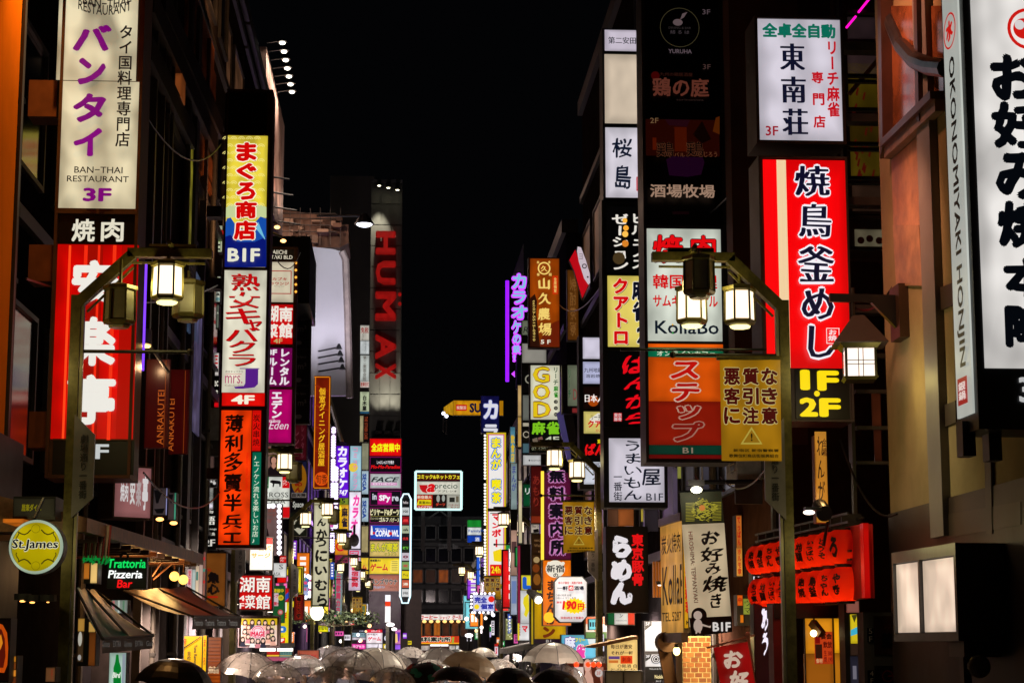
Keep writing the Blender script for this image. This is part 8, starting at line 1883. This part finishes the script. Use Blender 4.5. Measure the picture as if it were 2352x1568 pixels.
for x,y,z,p_ in((-3,104,6,500),(2.5,120,6,450),(8,135,7,500),(-1,112,5,400)):point((x,y,z),p_,(1,.82,.78),.4,'far_end_fill')  # added unseen lights brightening the end building and tower foot
for y_ in(68,76):point((-3.0,y_,7),90,(.6,.3,1),.3,'violet_glow')
t=thing('festoon_lights','scattered string of small white lights hanging over the far end of the street','lights',(0,84,4))
rnd=random.Random(31)
for k in range(34):
    x,Y=(rnd.uniform(660,850),rnd.uniform(60,95))if k%3 else(rnd.uniform(1070,1200),rnd.uniform(60,95))
    p=at(x,rnd.uniform(1385,1475),Y);MB().ball(p,rnd.uniform(.04,.09),6,4).build('bulb',emi(rnd.choice([(255,240,225),(235,235,255),(255,200,140)]),2.5,light=False),t)
# air conditioners and drain pipes on the walls, loose cables
ACM=pbr((.30,.29,.27),.55,var=.35,scale=5)
for i,(sx,Y,z)in enumerate(((-1,28.6,5.4),(-1,29.3,7.6),(-1,36.3,6.0),(1,22.9,6.1),(1,23.6,4.2),(1,35.2,8.6),(1,44.5,8.2),(-1,46,6.8))):
    X=XL if sx<0 and Y<37.8 else(-3.9 if sx<0 else XR);d=-sx
    t=thing('air_conditioner','grey outdoor air conditioner on the %s wall, %s'%(('left','right')[sx>0],('low near the red banners','high above the red banners','behind the yellow tuna tower','high on the brown plastered corner','low on the brown plastered corner','high behind the white column','beside the neon katakana','beside the office space column')[i]),'air conditioner',(X,Y,z),'outdoor air conditioners')
    MB().box(X,X+d*.32,Y,Y+.8,z,z+.62).build('casing',ACM,t)
    m=MB();c_=[(Y+.3+.22*cos(a),z+.31+.22*sin(a))for a in[k*pi/8 for k in range(16)]];m.add([(X+d*.328,a,b)for a,b in c_],[tuple(range(16))]);m.build('fan_grille',DARK,t)
    m=MB()
    for k in range(5):m.box(X+d*.33,X+d*.34,Y+.1,Y+.5,z+.12+k*.09,z+.13+k*.09)
    m.build('grille_bar',ACM,t,kind='stuff');MB().box(X,X+d*.34,Y+.05,Y+.1,z-.3,z).build('bracket',STEEL,t)
for i,(sx,X,Y,h)in enumerate(((-1,XL,27.9,14),(-1,XL,30.6,13),(-1,XL,35,12),(1,XR,22.4,15),(1,XR,26.9,13),(1,XR,28.4,16),(-1,-4.3,20.4,16),(-1,-4.3,25.6,16),(-1,-3.9,41,12))):
    t=thing('drain_pipe','dark vertical drain pipe on the %s facades, %s from the camera'%(('left','right')[sx>0],{-1:{0:'third',1:'fourth',2:'fifth',6:'first',7:'second',8:'sixth'},1:{3:'first',4:'second',5:'third'}}[sx][i]),'pipe',(X,Y,.1),'drain pipes on the facades')
    x=X-sx*.09;MB().tube([(x,Y,.12),(x,Y,h)],.05,8).build('pipe',pbr((.12,.10,.09),.45,.3),t)
    m=MB()
    for z in range(2,h,2):MB().box(X,x-sx*.055,Y-.06,Y+.06,z,z+.05).build('clamp',STEEL,t)
cb=[((60,640,17.5),(500,655,29.8),.25,'from the Thai tower to the yellow tuna tower'),((325,250,18.8),(509,330,30.),.4,'high between the two left towers'),((330,1085,19),(505,1130,30),.3,'under the red banners'),((617,560,30.),(690,580,45.),.4,'from the tuna tower to the name plate column'),
      ((1285,700,42.),(1390,640,29.),.3,'from the gold sign to the white column'),((1655,1095,24.),(1770,1060,18.2),.2,'under the orange cafe panel'),((1953,700,18.),(2060,640,17.),.15,'from the red sign to the cream wall'),((1930,1010,18.),(2060,1180,16.9),.25,'looping above the lanterns'),((1500,470,29.2),(1690,430,22.2),.35,'beside the dark board column')]
for a,b,sg,lb in cb:
    p,q=at(*a),at(*b);pts=[(p[0]+(q[0]-p[0])*s,p[1]+(q[1]-p[1])*s,p[2]+(q[2]-p[2])*s-sg*4*s*(1-s))for s in[k/10 for k in range(11)]]
    t=MB().tube(pts,.011,5).build('cable',BLACKM,None,'sagging black cable '+lb,'cable')

# more small lit boards along both sides of the middle distance
fr('O');rnd=random.Random(77)
MID=[(625,1430,26,30,43,'red','鍋','hot pot'),(672,1240,10,44,55,'violet','スナック','snack bar'),(684,1300,12,26,58,'cyan','水','water bar'),(668,1345,12,22,54,'orange','餃子','dumplings'),(757,1150,9,60,72,'pink','クラブ','night club'),(758,1290,10,40,70,'blue','酒処','sake shop'),(744,1330,12,30,66,'red','焼鳥','grilled chicken'),(832,1385,14,18,95,'white','両国','sumo stew'),
       (1168,1260,10,40,55,'white','整体','massage'),(1176,1210,8,34,56,'pink','ネイル','nail salon'),(1232,1330,14,40,42,'yellow','天丼','tempura'),(1228,1395,20,24,41,'white','珈琲','coffee'),(1188,1395,14,30,50,'orange','寿司','conveyor sushi'),(1372,1200,12,50,33.5,'red','中華','chinese food'),(1352,1420,22,26,33,'cyan','鮮魚','fresh fish'),(1378,1455,10,40,32.5,'white','個室','private booths'),(1162,1345,8,30,62,'violet','夜','night bar'),(1146,1470,14,14,70,'green','茶','tea')]
small_lights([((x,y,x+w,y+h),Y,c,'left' if x<930 else 'right')for x,y,w,h,Y,c,tx,en_ in MID],'small mid distance lit box','small lit boxes in the middle distance')

# projecting shop signs further down both walls
def topx(X,Y,Z):
    v=(X,Y,Z-CAMZ);f=sum(v[i]*CF[i]for i in range(3))
    return W0/2+FPX*sum(v[i]*CR[i]for i in range(3))/f,H0/2-FPX*sum(v[i]*CU[i]for i in range(3))/f
rnd=random.Random(5);PRJ=[]
for k in range(30):
    sd=-1 if k%2 else 1;Y=46+(k//2)*3.1+rnd.uniform(0,1.5);c=rnd.choice(list(CN))
    w=rnd.uniform(.45,.75);h=rnd.choice([.5,.7,1.2,1.7]);z=rnd.uniform(2.75,4.3);xo=rnd.uniform(.25,.7)
    X0=(-3.55+xo-.3)if sd<0 else(4.05-xo-w)
    a=topx(X0,Y,z+h);b=topx(X0+w,Y,z);PRJ.append(((a[0],a[1],b[0],b[1]),Y,c,'left' if sd<0 else 'right'))
small_lights(PRJ,'far projecting lit box','lit boxes jutting from the far walls')
